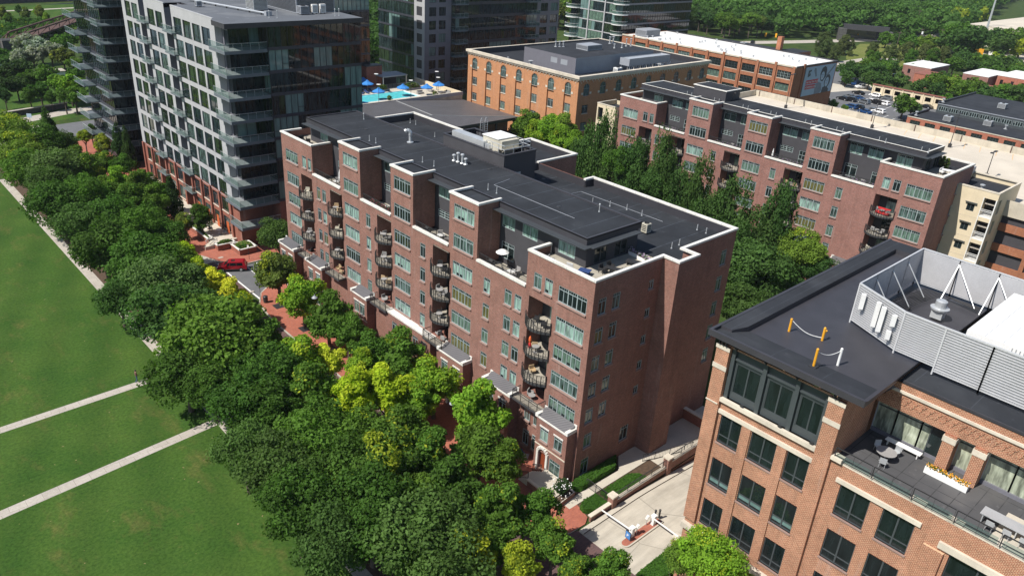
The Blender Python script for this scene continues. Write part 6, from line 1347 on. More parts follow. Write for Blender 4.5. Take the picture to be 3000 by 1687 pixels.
for i, (x, y, z, l) in enumerate(((203, 38, 5.9, 'grey box unit at the left of the near black roof'), (208.5, 28.5, 5.9, 'grey box unit in the middle of the near black roof'), (204, 12.5, 5.9, 'cream box unit at the right of the near black roof'), (226, 31, 8.6, 'pale box unit on the upper black roof'))): roof_unit('rooftop_unit', l, 'air conditioner', x, x+2.2, y, y+2.2, z+.02, z+1.6, 'cream' if i == 2 else 'galv', fans=1)
for i, (x, y, z) in enumerate(((215, 45.5, 9.2), (200, 47, 6.5), (210.5, 25, 5.9))): vent('roof_vent', f"silver hood vent {['on the corner of the upper black roof', 'at the far corner of the near black roof', 'beside the middle box of the near black roof'][i]}", (x, y, z), 1.0, .25, mat='galv')
CW = thing('concrete_frame_wall', 'freestanding cream frame wall with square openings behind the parking lot', 'wall', (251, 70, 0)); b = MB(); hs = [(83-3.7*i-2.9, 83-3.7*i-.8, 1.9, 3.5, .5, 'brick' if i in (4, 5) else 'carglass') for i in range(7)]
wall(b, 'x', 251, 57.2, 83.3, 0, 4.35, -1, 'beige', hs, .5); b.box(251.5, 252, 57.2, 83.3, 0, 4.3, 'beige'); wp('wall', b, CW); b = MB()
for i in range(8): b.box(250.8, 250.999, 83-3.7*i-.25, 83-3.7*i+.25, 0, 4.3, 'beige')
wp('pier', b, CW); b = MB(); b.box(250.7, 252.1, 57, 83.5, 4.35, 4.6, 'clay'); wp('cap', b, CW)
def lowb(label, x0, x1, y0, y1, h, wm, rm, capm=None, wins=0, seed=1):
    t = thing('brick_house', label, 'building', (x0, y0, 0)); b = MB(); hs = []
    for i in range(wins): yc = y0+(y1-y0)*(i+.5)/wins; hs.append((yc-.55, yc+.55, h-3.2, h-1.4, .2, 'carglass'))
    wall(b, 'x', x0, y0, y1, 0, h, -1, wm, hs); wall(b, 'y', y0, x0, x1, 0, h, -1, wm); wall(b, 'y', y1, x0, x1, 0, h, 1, wm); wall(b, 'x', x1, y0, y1, 0, h, 1, wm); wp('wall', b, t)
    b = MB(); b.box(x0-.1, x1+.1, y0-.1, y1+.1, h, h+.25, capm or rm, 't'); b.face([(x0-.1, y0-.1, h+.26), (x1+.1, y0-.1, h+.26), (x1+.1, y1+.1, h+.26), (x0-.1, y1+.1, h+.26)], rm); wp('roof', b, t); return t
lowb('brown brick building with a white roof edge and one small window, behind the trees', 302, 322, 82.5, 94, 6.2, 'brick2', 'roofwhite', 'roofwhite', 2); lowb('orange-red building with a flat terracotta roof behind the cream frame wall', 291, 303, 71, 84.5, 5, 'redbrick', 'clay', 'clay', 0)
lowb('brown brick building with white roof edge right of the terracotta roof', 304, 326, 60.8, 70.5, 6.4, 'brick2', 'roofwhite', 'roofwhite', 2); lowb('bright red brick building with white parapet at the right edge', 310, 332, 40, 59.5, 7, 'redbrick', 'roofwhite', 'roofwhite', 5)
lowb('low terracotta-roofed shed at the right edge, in front of the red brick building', 292, 304, 40, 60, 3.4, 'brick2', 'clay', 'roofwhite', 0); lowb('grey roofed house half hidden by trees at the right edge', 372, 386, 64, 72, 4, 'darkwall', 'roofgrey', None, 0)
fo = lowb('pale concrete office with teal window strip and huge roof at the top right corner', 470, 600, 84, 128, 11, 'lime', 'deckc', 'lime', 0); b = MB(); b.box(469.9, 469.99, 88, 100, 5, 8.5, 'teal'); b.box(469.9, 469.99, 112, 118, 5, 8.5, 'teal'); wp('window_strip', b, fo)
# rail bridge, poles and the truss
RB = thing('rail_bridge', 'dark steel railway bridge over the road at the edge of the wood', 'bridge', (402, 158, 0)); b = MB(); b.obox((405, 159, 7.5), 24, 1.2, 2.8, math.atan2(-14, 9), 'darkwall'); b.obox((409, 161.5, 8.0), 24, 6, .6, math.atan2(-14, 9), 'iron'); wp('girder', b, RB); b = MB(); b.obox((398.5, 169.5, 3.2), 4, 7, 6.4, math.atan2(-14, 9), 'stonewall'); b.obox((412, 149, 3.2), 4, 7, 6.4, math.atan2(-14, 9), 'stonewall'); b.obox((416, 166, 3.4), 22, 1, 6.6, math.atan2(-14, 9), 'carglass'); wp('abutment', b, RB)
for x, y, h, l in ((380, 130, 11, 'wooden utility pole with crossarm at the left of the mown field'), (400, 127, 12, 'wooden utility pole with white transformer in the middle of the field edge'), (412, 121, 12, 'wooden utility pole at the right of the mown field'), (450, 150, 17, 'bare wooden pole standing among the trees above the field')):
    t = thing('utility_pole', l, 'utility pole', (x, y, 0), group='utility poles along the field'); b = MB(); b.lathe((0, 0, 0), [(.22, 0), (.14, h)], 'bark', 6); obj('pole', b, t); b = MB(); b.box(-.1, .1, -1.3, 1.3, h-.8, h-.6, 'bark'); obj('crossarm', b, t)
    if 'transformer' in l: b = MB(); b.lathe((0, -.5, h-3), [(.5, 0), (.5, 1.3)], 'white', 8); obj('transformer', b, t)
for x, y, h, l in ((470, 118, 34, 'tall slender grey mast, left of two at the top right'), (520, 108, 40, 'tall slender grey mast, right of two at the top right')):
    t = thing('lattice_mast', l, 'mast', (x, y, 0), group='grey masts at the top right'); b = MB(); b.lathe((0, 0, 0), [(.8, 0), (.3, h)], 'galv', 6); obj('pole', b, t); b = MB(); b.box(-.15, .15, -3, 3, h-4, h-3.6, 'galv'); obj('crossarm', b, t)
TB = thing('truss_bridge', 'rusty steel truss bridge crossing the river behind the grey-leaved tree', 'bridge', (25, 305, 0)); b = MB(); p0 = Vector((8, 283, 0)); p1 = Vector((58, 352, 0)); dd = (p1-p0); nn = 9; sd_ = Vector((-dd.y, dd.x, 0)).normalized()*3
for s in (-1, 1):
    tp = []; bt = []
    for i in range(nn+1): c = p0+dd*(i/nn)+sd_*s; hgt = 6 if 0 < i < nn else 0.6; bt.append(c+Vector((0, 0, 4))); tp.append(c+Vector((0, 0, 4+hgt-4)))
    b.path(bt, .35, 'rust', 4); b.path(tp, .35, 'rust', 4)
    for i in range(nn+1): b.tube(bt[i], tp[i], .2, 'rust', 4)
    for i in range(nn): b.tube(bt[i], tp[i+1], .14, 'rust', 4)
wp('truss', b, TB); b = MB(); b.obox(((p0+p1)/2+Vector((0, 0, 4))), dd.length, 5.5, .5, math.atan2(dd.y, dd.x), 'rust'); wp('deck', b, TB); b = MB(); b.box(6.4, 10, 281, 286, 0, 5, 'stonewall'); b.box(56, 60, 350, 355, 0, 5, 'stonewall'); wp('pier', b, TB)
for (x0, y0, x1, y1, h, l) in ((-12.7, 191.5, 3, 195.5, 1.3, 'long dark stone wall curving beside the riverside path'), (-40, 197, -13.5, 199, 1.3, 'short dark stone wall at the left edge beside the riverside path'), (-60, 415, 120, 436, 5.5, 'dark floodwall on the far river bank')):
    b = MB(); d = Vector((x1-x0, y1-y0)); b.obox(((x0+x1)/2, (y0+y1)/2, h/2), d.length, .8 if h < 3 else 2, h, math.atan2(d.y, d.x), 'stonewall'); b.obox(((x0+x1)/2, (y0+y1)/2, h+.05), d.length+.1, 1.0 if h < 3 else 2.2, .12, math.atan2(d.y, d.x), 'path'); tag(obj('stone_wall', b), l, 'wall')
kb = thing('kiosk', 'small white building among the trees near the river', 'kiosk', (9.5, 231, 0)); b = MB(); b.box(7.5, 12, 229, 233, 0, 3.2, 'white'); b.box(8.4, 10, 228.9, 228.99, 1.2, 2.4, 'carglass'); wp('wall', b, kb); b = MB(); b.box(7.2, 12.3, 228.7, 233.3, 3.2, 3.4, 'path'); wp('roof', b, kb)
# x, y, crown radius, crown centre height, shape, leaf colour, share of yellow clumps, row
TREES = [
 (-19.6, 30.2, 3.0, 6, 'r', 'dg', 0, 'lawn'), (-16.2, 36.5, 2.3, 5.5, 'o', 'mg', 0, 'street'), (-20.3, 38.6, 3.0, 6.3, 'r', 'mg', 0, 'lawn'), (-23.2, 24.5, 3.0, 6, 'r', 'dg', 0, 'lawn'), (-17.5, 24.5, 2.5, 5.5, 'o', 'mg', .1, 'street'),
 (-6.7, -18.3, 1.7, 7.8, 'r', 'lg2', 0.05, 'office'),
 (-21.7, -5.1, 3.03, 6, 'r', 'bg', 0, 'lawn'),(-21.5, -1.6, 3.46, 6.5, 'r', 'bg', 0, 'lawn'),(-23.0, 3.6, 3.42, 6.5, 'r', 'dg', 0, 'lawn'),(-21.9, 10.7, 3.14, 6, 'r', 'dg', 0, 'lawn'),
 (-26.0, 14.1, 3.12, 6, 'r', 'bg', 0, 'lawn'),(-27.5, 8.8, 2.77, 6, 'r', 'dg', 0, 'lawn'),(-27.8, 2.9, 2.6, 6, 'r', 'bg', 0, 'lawn'),(-21.1, 16.0, 3.1, 6.5, 'r', 'mg', 0, 'lawn'),
 (-23.7, 25.8, 3.09, 6, 'r', 'dg', 0, 'lawn'),(-27.4, 19.9, 2.37, 5.5, 'r', 'bg', 0, 'lawn'),(-21.8, 39.5, 5.05, 7, 'r', 'mg', 0, 'lawn'),(-26.4, 37.4, 3.32, 5, 'r', 'dg', 0, 'lawn'),
 (-23.1, 49.1, 4.14, 6.5, 'r', 'bg', 0, 'lawn'),(-21.4, 57.4, 3.73, 7, 'r', 'bgl', 0, 'lawn'),(-20.8, 65.4, 4.37, 7, 'r', 'dg', 0, 'lawn'),(-25.9, 61.6, 2.61, 5, 'r', 'bg', 0, 'lawn'),
 (-23.0, 76.5, 4.03, 6.5, 'r', 'dg', 0, 'lawn'),(-18.2, 77.4, 3.55, 7, 'r', 'mg', 0, 'lawn'),(-22.4, 88.5, 3.39, 6, 'r', 'bg', 0, 'lawn'),(-18.2, 87.8, 3.13, 6.5, 'r', 'dg', 0, 'lawn'),
 (-22.9, 100.1, 3.92, 6, 'r', 'dg', 0, 'lawn'),(-18.6, 101.0, 3.0, 6.5, 'r', 'mg', 0, 'lawn'),(-21.9, 111.4, 3.11, 6, 'r', 'bg', 0, 'lawn'),(-22.4, 122.4, 3.63, 6, 'r', 'mg', 0.05, 'lawn'),
 (-18.4, 119.3, 3.64, 6.5, 'r', 'bgl', 0, 'lawn'),(-21.3, 132.4, 3.79, 7, 'r', 'lg2', 0.1, 'lawn'),(-19.4, 149.2, 4.09, 7, 'r', 'lg2', 0.2, 'lawn'),(-16.7, 135.3, 3.13, 7, 'r', 'dg', 0, 'lawn'),
 (-25.0, 33.6, 2.39, 5, 'r', 'dg', 0, 'lawn'),(-13.4, 70.3, 1.8, 5, 'o', 'yg', 0.2, 'street'),(-13.8, 63.8, 1.83, 5, 'o', 'yg', 0.3, 'street'),(-14.4, 58.4, 2.05, 5, 'o', 'yy', 0.6, 'street'),
 (-12.4, 60.1, 1.23, 4.5, 'o', 'lg', 0, 'street'),(-13.6, 53.2, 2.28, 5, 'o', 'yy', 0.5, 'street'),(-13.3, 50.8, 1.69, 4.5, 'o', 'yg', 0.4, 'street'),(-14.1, 20.9, 2.21, 5.5, 'o', 'yg', 0.35, 'street'),
 (-15.7, 31.1, 2.23, 6, 'o', 'lg', 0.25, 'street'),(-10.6, 20.0, 2.41, 5.5, 'o', 'yg', 0.45, 'street'),(-12.0, 30.4, 1.66, 5, 'o', 'yy', 0.5, 'street'),(-13.8, 12.0, 2.32, 5.5, 'o', 'mg', 0.1, 'street'),
 (-19.2, 7.9, 2.79, 6.5, 'r', 'mg2', 0.25, 'street'),(-18.3, 14.0, 2.61, 6, 'r', 'mg', 0, 'street'),(-13.8, 7.8, 2.48, 5.5, 'o', 'mg', 0.03, 'street'),(-15.1, 2.3, 2.44, 5.5, 'o', 'dg', 0, 'street'),
 (-14.0, -3.6, 2.42, 6, 'o', 'mg', 0.05, 'street'),(-19.3, -5.4, 2.1, 5.5, 'o', 'yg2', 0.75, 'street'),(-15.7, -8.2, 1.62, 5, 'o', 'yg2', 0.6, 'street'),(-11.7, -8.3, 1.83, 5, 'o', 'mg', 0.2, 'street'),
 (-10.4, -5.1, 1.74, 5.5, 'o', 'mg', 0.05, 'street'),(-12.1, -11.5, 1.42, 4.5, 'o', 'mg', 0.1, 'street'),(-9.6, -13.3, 1.64, 4.5, 'o', 'mg', 0.1, 'street'),(-18.5, 3.2, 1.91, 5.5, 'o', 'mg', 0, 'street'),
 (-16.3, -5.1, 1.51, 5, 'o', 'mg', 0.1, 'street'),(-5.2, 56.7, 2.65, 5, 'o', 'ol2', 0.15, 'building'),(-5.8, 47.7, 2.5, 5, 'o', 'lg', 0.25, 'building'),(-6.4, 39.7, 2.56, 5, 'o', 'mg', 0, 'building'),
 (-5.9, 35.8, 2.02, 4.5, 'o', 'mg', 0, 'building'),(-6.1, 29.0, 2.22, 5, 'o', 'mg', 0.02, 'building'),(-4.9, 26.0, 2.62, 5, 'o', 'mg', 0.04, 'building'),(-4.7, 18.7, 2.57, 5, 'o', 'lg', 0.2, 'building'),
 (-5.3, 9.6, 2.6, 6, 'o', 'lg', 0.05, 'building'),(-9.0, 5.5, 2.32, 5, 'o', 'mg', 0, 'building'),(-7.5, 3.0, 1.75, 4.5, 'o', 'mg', 0.1, 'building'),(-8.0, 17.3, 1.95, 4.5, 'o', 'lg', 0.2, 'building'),
 (-9.6, 26.6, 1.85, 4.5, 'o', 'lg', 0.3, 'building'),(-4.5, 86.5, 2.03, 4, 'o', 'dg', 0, 'tower'),(-7.0, 87.4, 1.55, 3.5, 'o', 'ol2', 0.2, 'tower'),(1.2, 68.7, 2.8, 5.5, 'r', 'bg', 0, 'tower'),
 (-6.2, 107.9, 2.09, 4.5, 'o', 'mg', 0, 'tower'),(-6.2, 100.2, 2.02, 4.5, 'o', 'mg', 0, 'tower'),(-6.2, 120.6, 2.2, 5, 'o', 'mg', 0, 'tower'),(-2.5, 134.2, 1.92, 5, 'c', 'dgb', 0, 'tower'),
 (-2.0, 130.2, 1.6, 5, 'c', 'dgb', 0, 'tower'),(-4.6, 138.4, 1.94, 4.5, 'o', 'ol2', 0.5, 'tower'),(-2.9, 152.3, 1.42, 4, 'o', 'dg', 0, 'tower'),(-5.4, 149.0, 1.39, 4, 'o', 'yg2', 0.3, 'tower'),
 (-5.7, 96.1, 2.11, 4.5, 'c', 'dgb', 0, 'tower'),(-9.3, 95.1, 2.73, 5.5, 'o', 'mg', 0, 'tower'),(-8.3, 104.0, 2.54, 5.5, 'o', 'mg', 0, 'tower'),(-14.2, 85.2, 2.82, 6, 'r', 'mg', 0.0, 'tower'),
 (-13.9, 75.8, 2.8, 6, 'r', 'dg', 0, 'tower'),(-18.2, 71.4, 2.57, 6, 'r', 'mg', 0, 'tower'),(-13.0, 95.8, 2.69, 6, 'o', 'mg', 0.05, 'tower'),(-14.1, 103.0, 2.58, 6, 'o', 'mg', 0.05, 'tower'),
 (-13.1, 118.0, 2.78, 5.5, 'o', 'mg', 0.1, 'tower'),(-13.0, 126.9, 2.34, 5.5, 'o', 'mg', 0.1, 'tower'),(-12.6, 137.0, 2.44, 6, 'r', 'bg', 0, 'tower'),(-13.0, 145.0, 2.51, 6, 'c', 'bg', 0, 'tower'),
 (-10.5, 111.2, 2.34, 5, 'o', 'lg', 0, 'tower'),(-9.2, 123.2, 2.34, 5, 'o', 'mg', 0.1, 'tower'),(-15.3, 68.5, 2.06, 5.5, 'r', 'mg', 0, 'tower'),(48.8, 10.8, 5.46, 8, 'r', 'dg2', 0, 'court'),
 (52.8, 18.0, 4.4, 9, 'r', 'dg2', 0, 'court'),(59.5, 15.5, 4.15, 13.1, 't', 'dg2', 0, 'court'),(41.7, 6.7, 3.45, 6, 'r', 'dg2', 0, 'court'),(59.5, 8.1, 3.33, 10.0, 'r', 'lg2', 0.05, 'court'),
 (57.4, 9.3, 3.27, 5, 'r', 'dg2', 0, 'court'),(59.5, 25.9, 3.51, 12.2, 't', 'dg2', 0, 'court'),(59.5, 21.9, 3.4, 15.8, 't', 'dg2', 0, 'court'),(59.5, 13.4, 2.96, 17.2, 't', 'dg2', 0, 'court'),
 (59.5, 31.5, 3.27, 15.5, 't', 'dg2', 0, 'court'),(59.5, 35.6, 3.01, 17.5, 't', 'dg2', 0, 'court'),(59.5, 36.7, 2.52, 19.7, 't', 'dg2', 0, 'court'),(59.5, 41.2, 3.12, 14.2, 't', 'dg2', 0, 'court'),
 (59.5, 43.5, 2.99, 18.1, 't', 'dg2', 0, 'court'),(59.5, 49.8, 3.36, 15.9, 't', 'dg2', 0, 'court'),(59.5, 53.9, 2.95, 17.5, 't', 'dg2', 0, 'court'),(59.5, 50.8, 2.44, 19.9, 't', 'dg2', 0, 'court'),
 (59.5, 55.9, 2.99, 15.0, 't', 'dg2', 0, 'court'),(59.5, 26.7, 3.55, 9.5, 'r', 'dg2', 0, 'court'),(59.5, 46.1, 2.87, 14.2, 'r', 'mg', 0, 'court'),(59.5, 37.0, 3.08, 12.7, 'r', 'dg2', 0, 'court'),
 (59.5, 28.4, 2.32, 17.6, 't', 'dg2', 0, 'court'),(59.5, 4.6, 2.66, 7.5, 'r', 'dg2', 0, 'court'),(79.3, 92.3, 3.2, 9, 'o', 'lg2', 0.03, 'orange'),(78.5, 83.5, 3.6, 9.3, 'o', 'lg', 0.03, 'orange'),
 (78.5, 88, 3, 7.8, 'o', 'lg', 0.03, 'orange'),(77, 77.5, 3.4, 8.6, 'o', 'lg', 0.03, 'orange'),(79.5, 95.3, 2.4, 6.6, 'o', 'lg2', 0.03, 'orange'),(80, 80.2, 2.8, 10.5, 'o', 'lg2', 0.03, 'orange'),
 (75, 72, 3.2, 8, 'o', 'lg', 0.03, 'orange'),(-6.6, -20.6, 2.7, 9.6, 'r', 'lg', 0.05, 'office'),(-6.8, -23.2, 1.9, 8.2, 'r', 'lg', 0.05, 'office'),(99.7, -11.3, 3.6, 6, 'r', 'dg2', 0, 'garage'),
 (86.2, -14.3, 3.06, 5, 'r', 'dg2', 0, 'garage'),(90.0, -16.4, 3.36, 6, 'r', 'dg2', 0, 'garage'),(107.2, -9.9, 2.49, 7, 'r', 'mg', 0.1, 'garage'),(275.0, 104.0, 4.34, 5, 'r', 'dg2', 0, 'lot'),
 (266.7, 102.3, 3.93, 5, 'r', 'dg2', 0, 'lot'),(271.3, 99.4, 3.94, 4.5, 'r', 'dg2', 0, 'lot'),(289.4, 103.3, 4.45, 5, 'r', 'mg', 0, 'lot'),(278.0, 95.2, 4.61, 5, 'r', 'dg2', 0, 'lot'),
 (300.2, 98.4, 4.85, 5, 'r', 'dg2', 0, 'lot'),(289.9, 97.3, 4.07, 5, 'r', 'mg', 0, 'lot'),(262.0, 89.7, 3.79, 4.5, 'r', 'dg2', 0, 'lot'),(263.1, 85.8, 4.08, 4.5, 'r', 'dg2', 0, 'lot'),
 (268.7, 81.3, 4.11, 4.5, 'r', 'dg2', 0, 'lot'),(305.7, 92.0, 3.46, 4, 'r', 'mg', 0, 'lot'),(318.4, 96.2, 3.21, 4, 'r', 'dg2', 0, 'lot'),(267.7, 73.1, 3.69, 4, 'r', 'dg2', 0, 'lot'),
 (278.4, 72.2, 4.72, 5, 'r', 'mg', 0, 'lot'),(290.5, 73.2, 3.87, 5, 'r', 'dg2', 0, 'lot'),(283.2, 66.5, 4.71, 5, 'r', 'lg2', 0.05, 'lot'),(272.4, 59.1, 4.52, 5, 'r', 'mg', 0, 'lot'),
 (281.0, 57.9, 5.20, 5, 'r', 'mg', 0, 'lot'),(274.4, 52.0, 3.87, 5, 'r', 'dg2', 0, 'lot'),(267.8, 46.5, 3.78, 5, 'r', 'dg2', 0, 'lot'),(277.8, 45.7, 5.04, 5, 'r', 'mg', 0, 'lot'),
 (276.7, 41.9, 4.98, 5, 'r', 'dg2', 0, 'lot'),(291.9, 44.6, 3.95, 5, 'r', 'mg', 0, 'lot'),(222.1, 59.5, 4.30, 5, 'r', 'mg', 0, 'lot'),(223.5, 57.2, 2.80, 4, 'r', 'dg2', 0, 'lot'),
 (204.3, 33.2, 2.01, 4, 'r', 'lg2', 0.1, 'lot'),(202.0, 35.6, 1.47, 3.5, 'r', 'lg2', 0.1, 'lot'),(206.7, 26.7, 1.32, 4, 'r', 'lg2', 0.1, 'lot'),(205.4, 75.8, 1.95, 3.5, 'r', 'mg', 0, 'lot'),
 (205.9, 79.4, 1.98, 3.5, 'r', 'dg2', 0, 'lot'),(205.4, 71.7, 1.34, 3, 'r', 'mg', 0, 'lot'),(256.3, 58.2, 3.21, 3, 'r', 'mg', 0, 'lot'),(270.6, 66.8, 3.67, 4, 'r', 'dg2', 0, 'lot'),
 (258.7, 97.5, 3.52, 4, 'r', 'dg2', 0, 'lot'),(355.0, 88.8, 5.25, 5, 'r', 'dg2', 0, 'lot'),(361.7, 85.9, 4.91, 5, 'r', 'dg2', 0, 'lot'),(357.7, 81.1, 5.20, 5, 'r', 'mg', 0, 'lot'),
 (366.6, 77.1, 5.25, 5, 'r', 'dg2', 0, 'lot'),(361.2, 71.0, 5.16, 5, 'r', 'dg2', 0, 'lot'),(360.9, 66.6, 4.38, 4, 'r', 'mg', 0.2, 'lot'),(337.3, 85.9, 4.34, 5, 'r', 'mg', 0, 'lot'),
 (351.7, 77.0, 4.02, 4, 'r', 'dg2', 0, 'lot'),(347.9, 82.9, 4.02, 4, 'r', 'dg2', 0, 'lot'),(373.0, 80.9, 4.96, 5, 'r', 'yg2', 0.3, 'lot'),(434.6, 88.1, 6.82, 6, 'r', 'yg2', 0.3, 'lot'),
 (419.4, 92.9, 7.54, 7, 'r', 'dg2', 0, 'lot'),(449.7, 97.7, 7.95, 7, 'r', 'mg', 0, 'lot'),(457.8, 96.5, 8.02, 8, 'r', 'mg', 0, 'lot'),(439.1, 103.5, 7.46, 8, 'r', 'dg2', 0, 'lot'),
 (438.8, 109.4, 7.52, 8, 'r', 'dg2', 0, 'lot'),(398.3, 103.6, 10.29, 9, 'r', 'dg2', 0, 'lot'),(415.6, 113.8, 8.59, 9, 'r', 'mg', 0, 'lot'),(408.9, 114.5, 5.56, 6, 'r', 'mg', 0, 'lot'),
 (407.2, 118.0, 5.57, 6, 'r', 'dg2', 0, 'lot'),(404.7, 122.9, 4.73, 5, 'r', 'lg2', 0, 'lot'),(396.8, 126.0, 4.71, 5, 'r', 'lg2', 0, 'lot'),(393.4, 130.0, 5.13, 5, 'r', 'mg', 0, 'lot'),
 (394.3, 134.1, 5.17, 6, 'r', 'dg2', 0, 'lot'),(393.1, 141.5, 4.79, 5, 'r', 'mg', 0, 'lot'),(343.2, 139.7, 4.43, 4.5, 'd', 'olc', 0, 'field'),(346.2, 127.2, 3.19, 4.5, 'd', 'olc', 0, 'field'),
 (346.2, 118.7, 3.47, 4.5, 'd', 'olc', 0, 'field'),(358.3, 116.1, 4.03, 4.5, 'd', 'olc', 0, 'field'),(364.4, 109.9, 3.69, 4.5, 'd', 'olc', 0, 'field'),(362.4, 100.1, 3.95, 4.5, 'd', 'olc', 0, 'field'),
 (353.6, 101.5, 3.57, 4.5, 'd', 'mg', 0, 'field'),(342.0, 106.5, 3.21, 4.5, 'd', 'mg', 0, 'field'),(341.0, 150.9, 4.5, 4.5, 'd', 'olc', 0, 'field'),(318.7, 137.2, 4.24, 4.5, 'd', 'olc', 0, 'field'),
 (315.4, 131.5, 2.89, 4.5, 'd', 'olc', 0, 'field'),(319.1, 116.3, 2.51, 4.5, 'd', 'mg', 0, 'field'),(323.4, 114.5, 2.21, 4.5, 'd', 'mg', 0, 'field'),(31.5, 359.4, 2.66, 3.5, 'o', 'ol2', 0.1, 'river'),
 (37.8, 362.2, 2.71, 3.5, 'o', 'ol2', 0.1, 'river'),(32.8, 377.1, 1.84, 3, 'o', 'dg', 0, 'river'),(37.3, 365.6, 1.82, 3.5, 'o', 'lg', 0.1, 'river'),(22.7, 355.6, 3.18, 4, 'o', 'ol2', 0.2, 'river'),
 (23.0, 350.7, 2.29, 3, 'o', 'mg', 0.1, 'river'),(36.9, 348.7, 2.05, 3, 'o', 'lg', 0, 'river'),(42.0, 340.8, 1.46, 3, 'o', 'dg', 0, 'river'),(9.5, 260.2, 4.5, 7, 'r', 'sg', 0, 'river'),
 (10.6, 248.7, 4.7, 7, 'r', 'sg', 0, 'river'),(12.8, 245.1, 3.74, 7, 'r', 'sg', 0, 'river'),(7.2, 243.3, 3.68, 6, 'r', 'sg', 0, 'river'),(3.4, 242.5, 3.03, 6, 'r', 'sg', 0, 'river'),
 (21.1, 262.4, 4.0, 6, 'r', 'mg', 0, 'river'),(25.6, 269.8, 2.97, 6, 'r', 'mg', 0, 'river'),(14.7, 240.2, 3.51, 6, 'r', 'ol2', 0.1, 'river'),(-3.7, 225.8, 3.41, 5, 'r', 'dgb', 0, 'river'),
 (0.3, 228.4, 3.48, 5, 'r', 'dgb', 0, 'river'),(-0.7, 213.8, 3.14, 5, 'r', 'dg', 0, 'river'),(-5.5, 208.8, 3.05, 4.5, 'r', 'dgb', 0, 'river'),(-8.8, 207.8, 2.66, 5, 'r', 'dgb', 0, 'river'),
 (2.5, 210.8, 3.5, 6, 'r', 'mg', 0.03, 'river'),(2.6, 200.7, 3.04, 6, 'r', 'mg', 0, 'river'),(-2.4, 197.0, 2.97, 5, 'r', 'dg', 0, 'river'),(4.6, 195.8, 3.72, 6, 'r', 'lg', 0.05, 'river'),
 (3.2, 186.9, 3.27, 5, 'r', 'mg', 0.1, 'river'),(1.0, 188.0, 2.57, 5, 'r', 'mg', 0, 'river'),(-5.7, 194.1, 2.23, 4.5, 'o', 'dg', 0, 'river'),(-10.6, 199.1, 1.99, 4, 'o', 'dgb', 0, 'river'),
 (-1.1, 193.2, 1.83, 3.5, 'o', 'dg', 0, 'river'),(15.5, 231.0, 2.63, 5, 'r', 'mg', 0, 'river'),(11.6, 214.3, 2.49, 5, 'r', 'mg', 0, 'river'),(8.7, 199.1, 2.29, 5, 'r', 'mg', 0, 'river'),
]
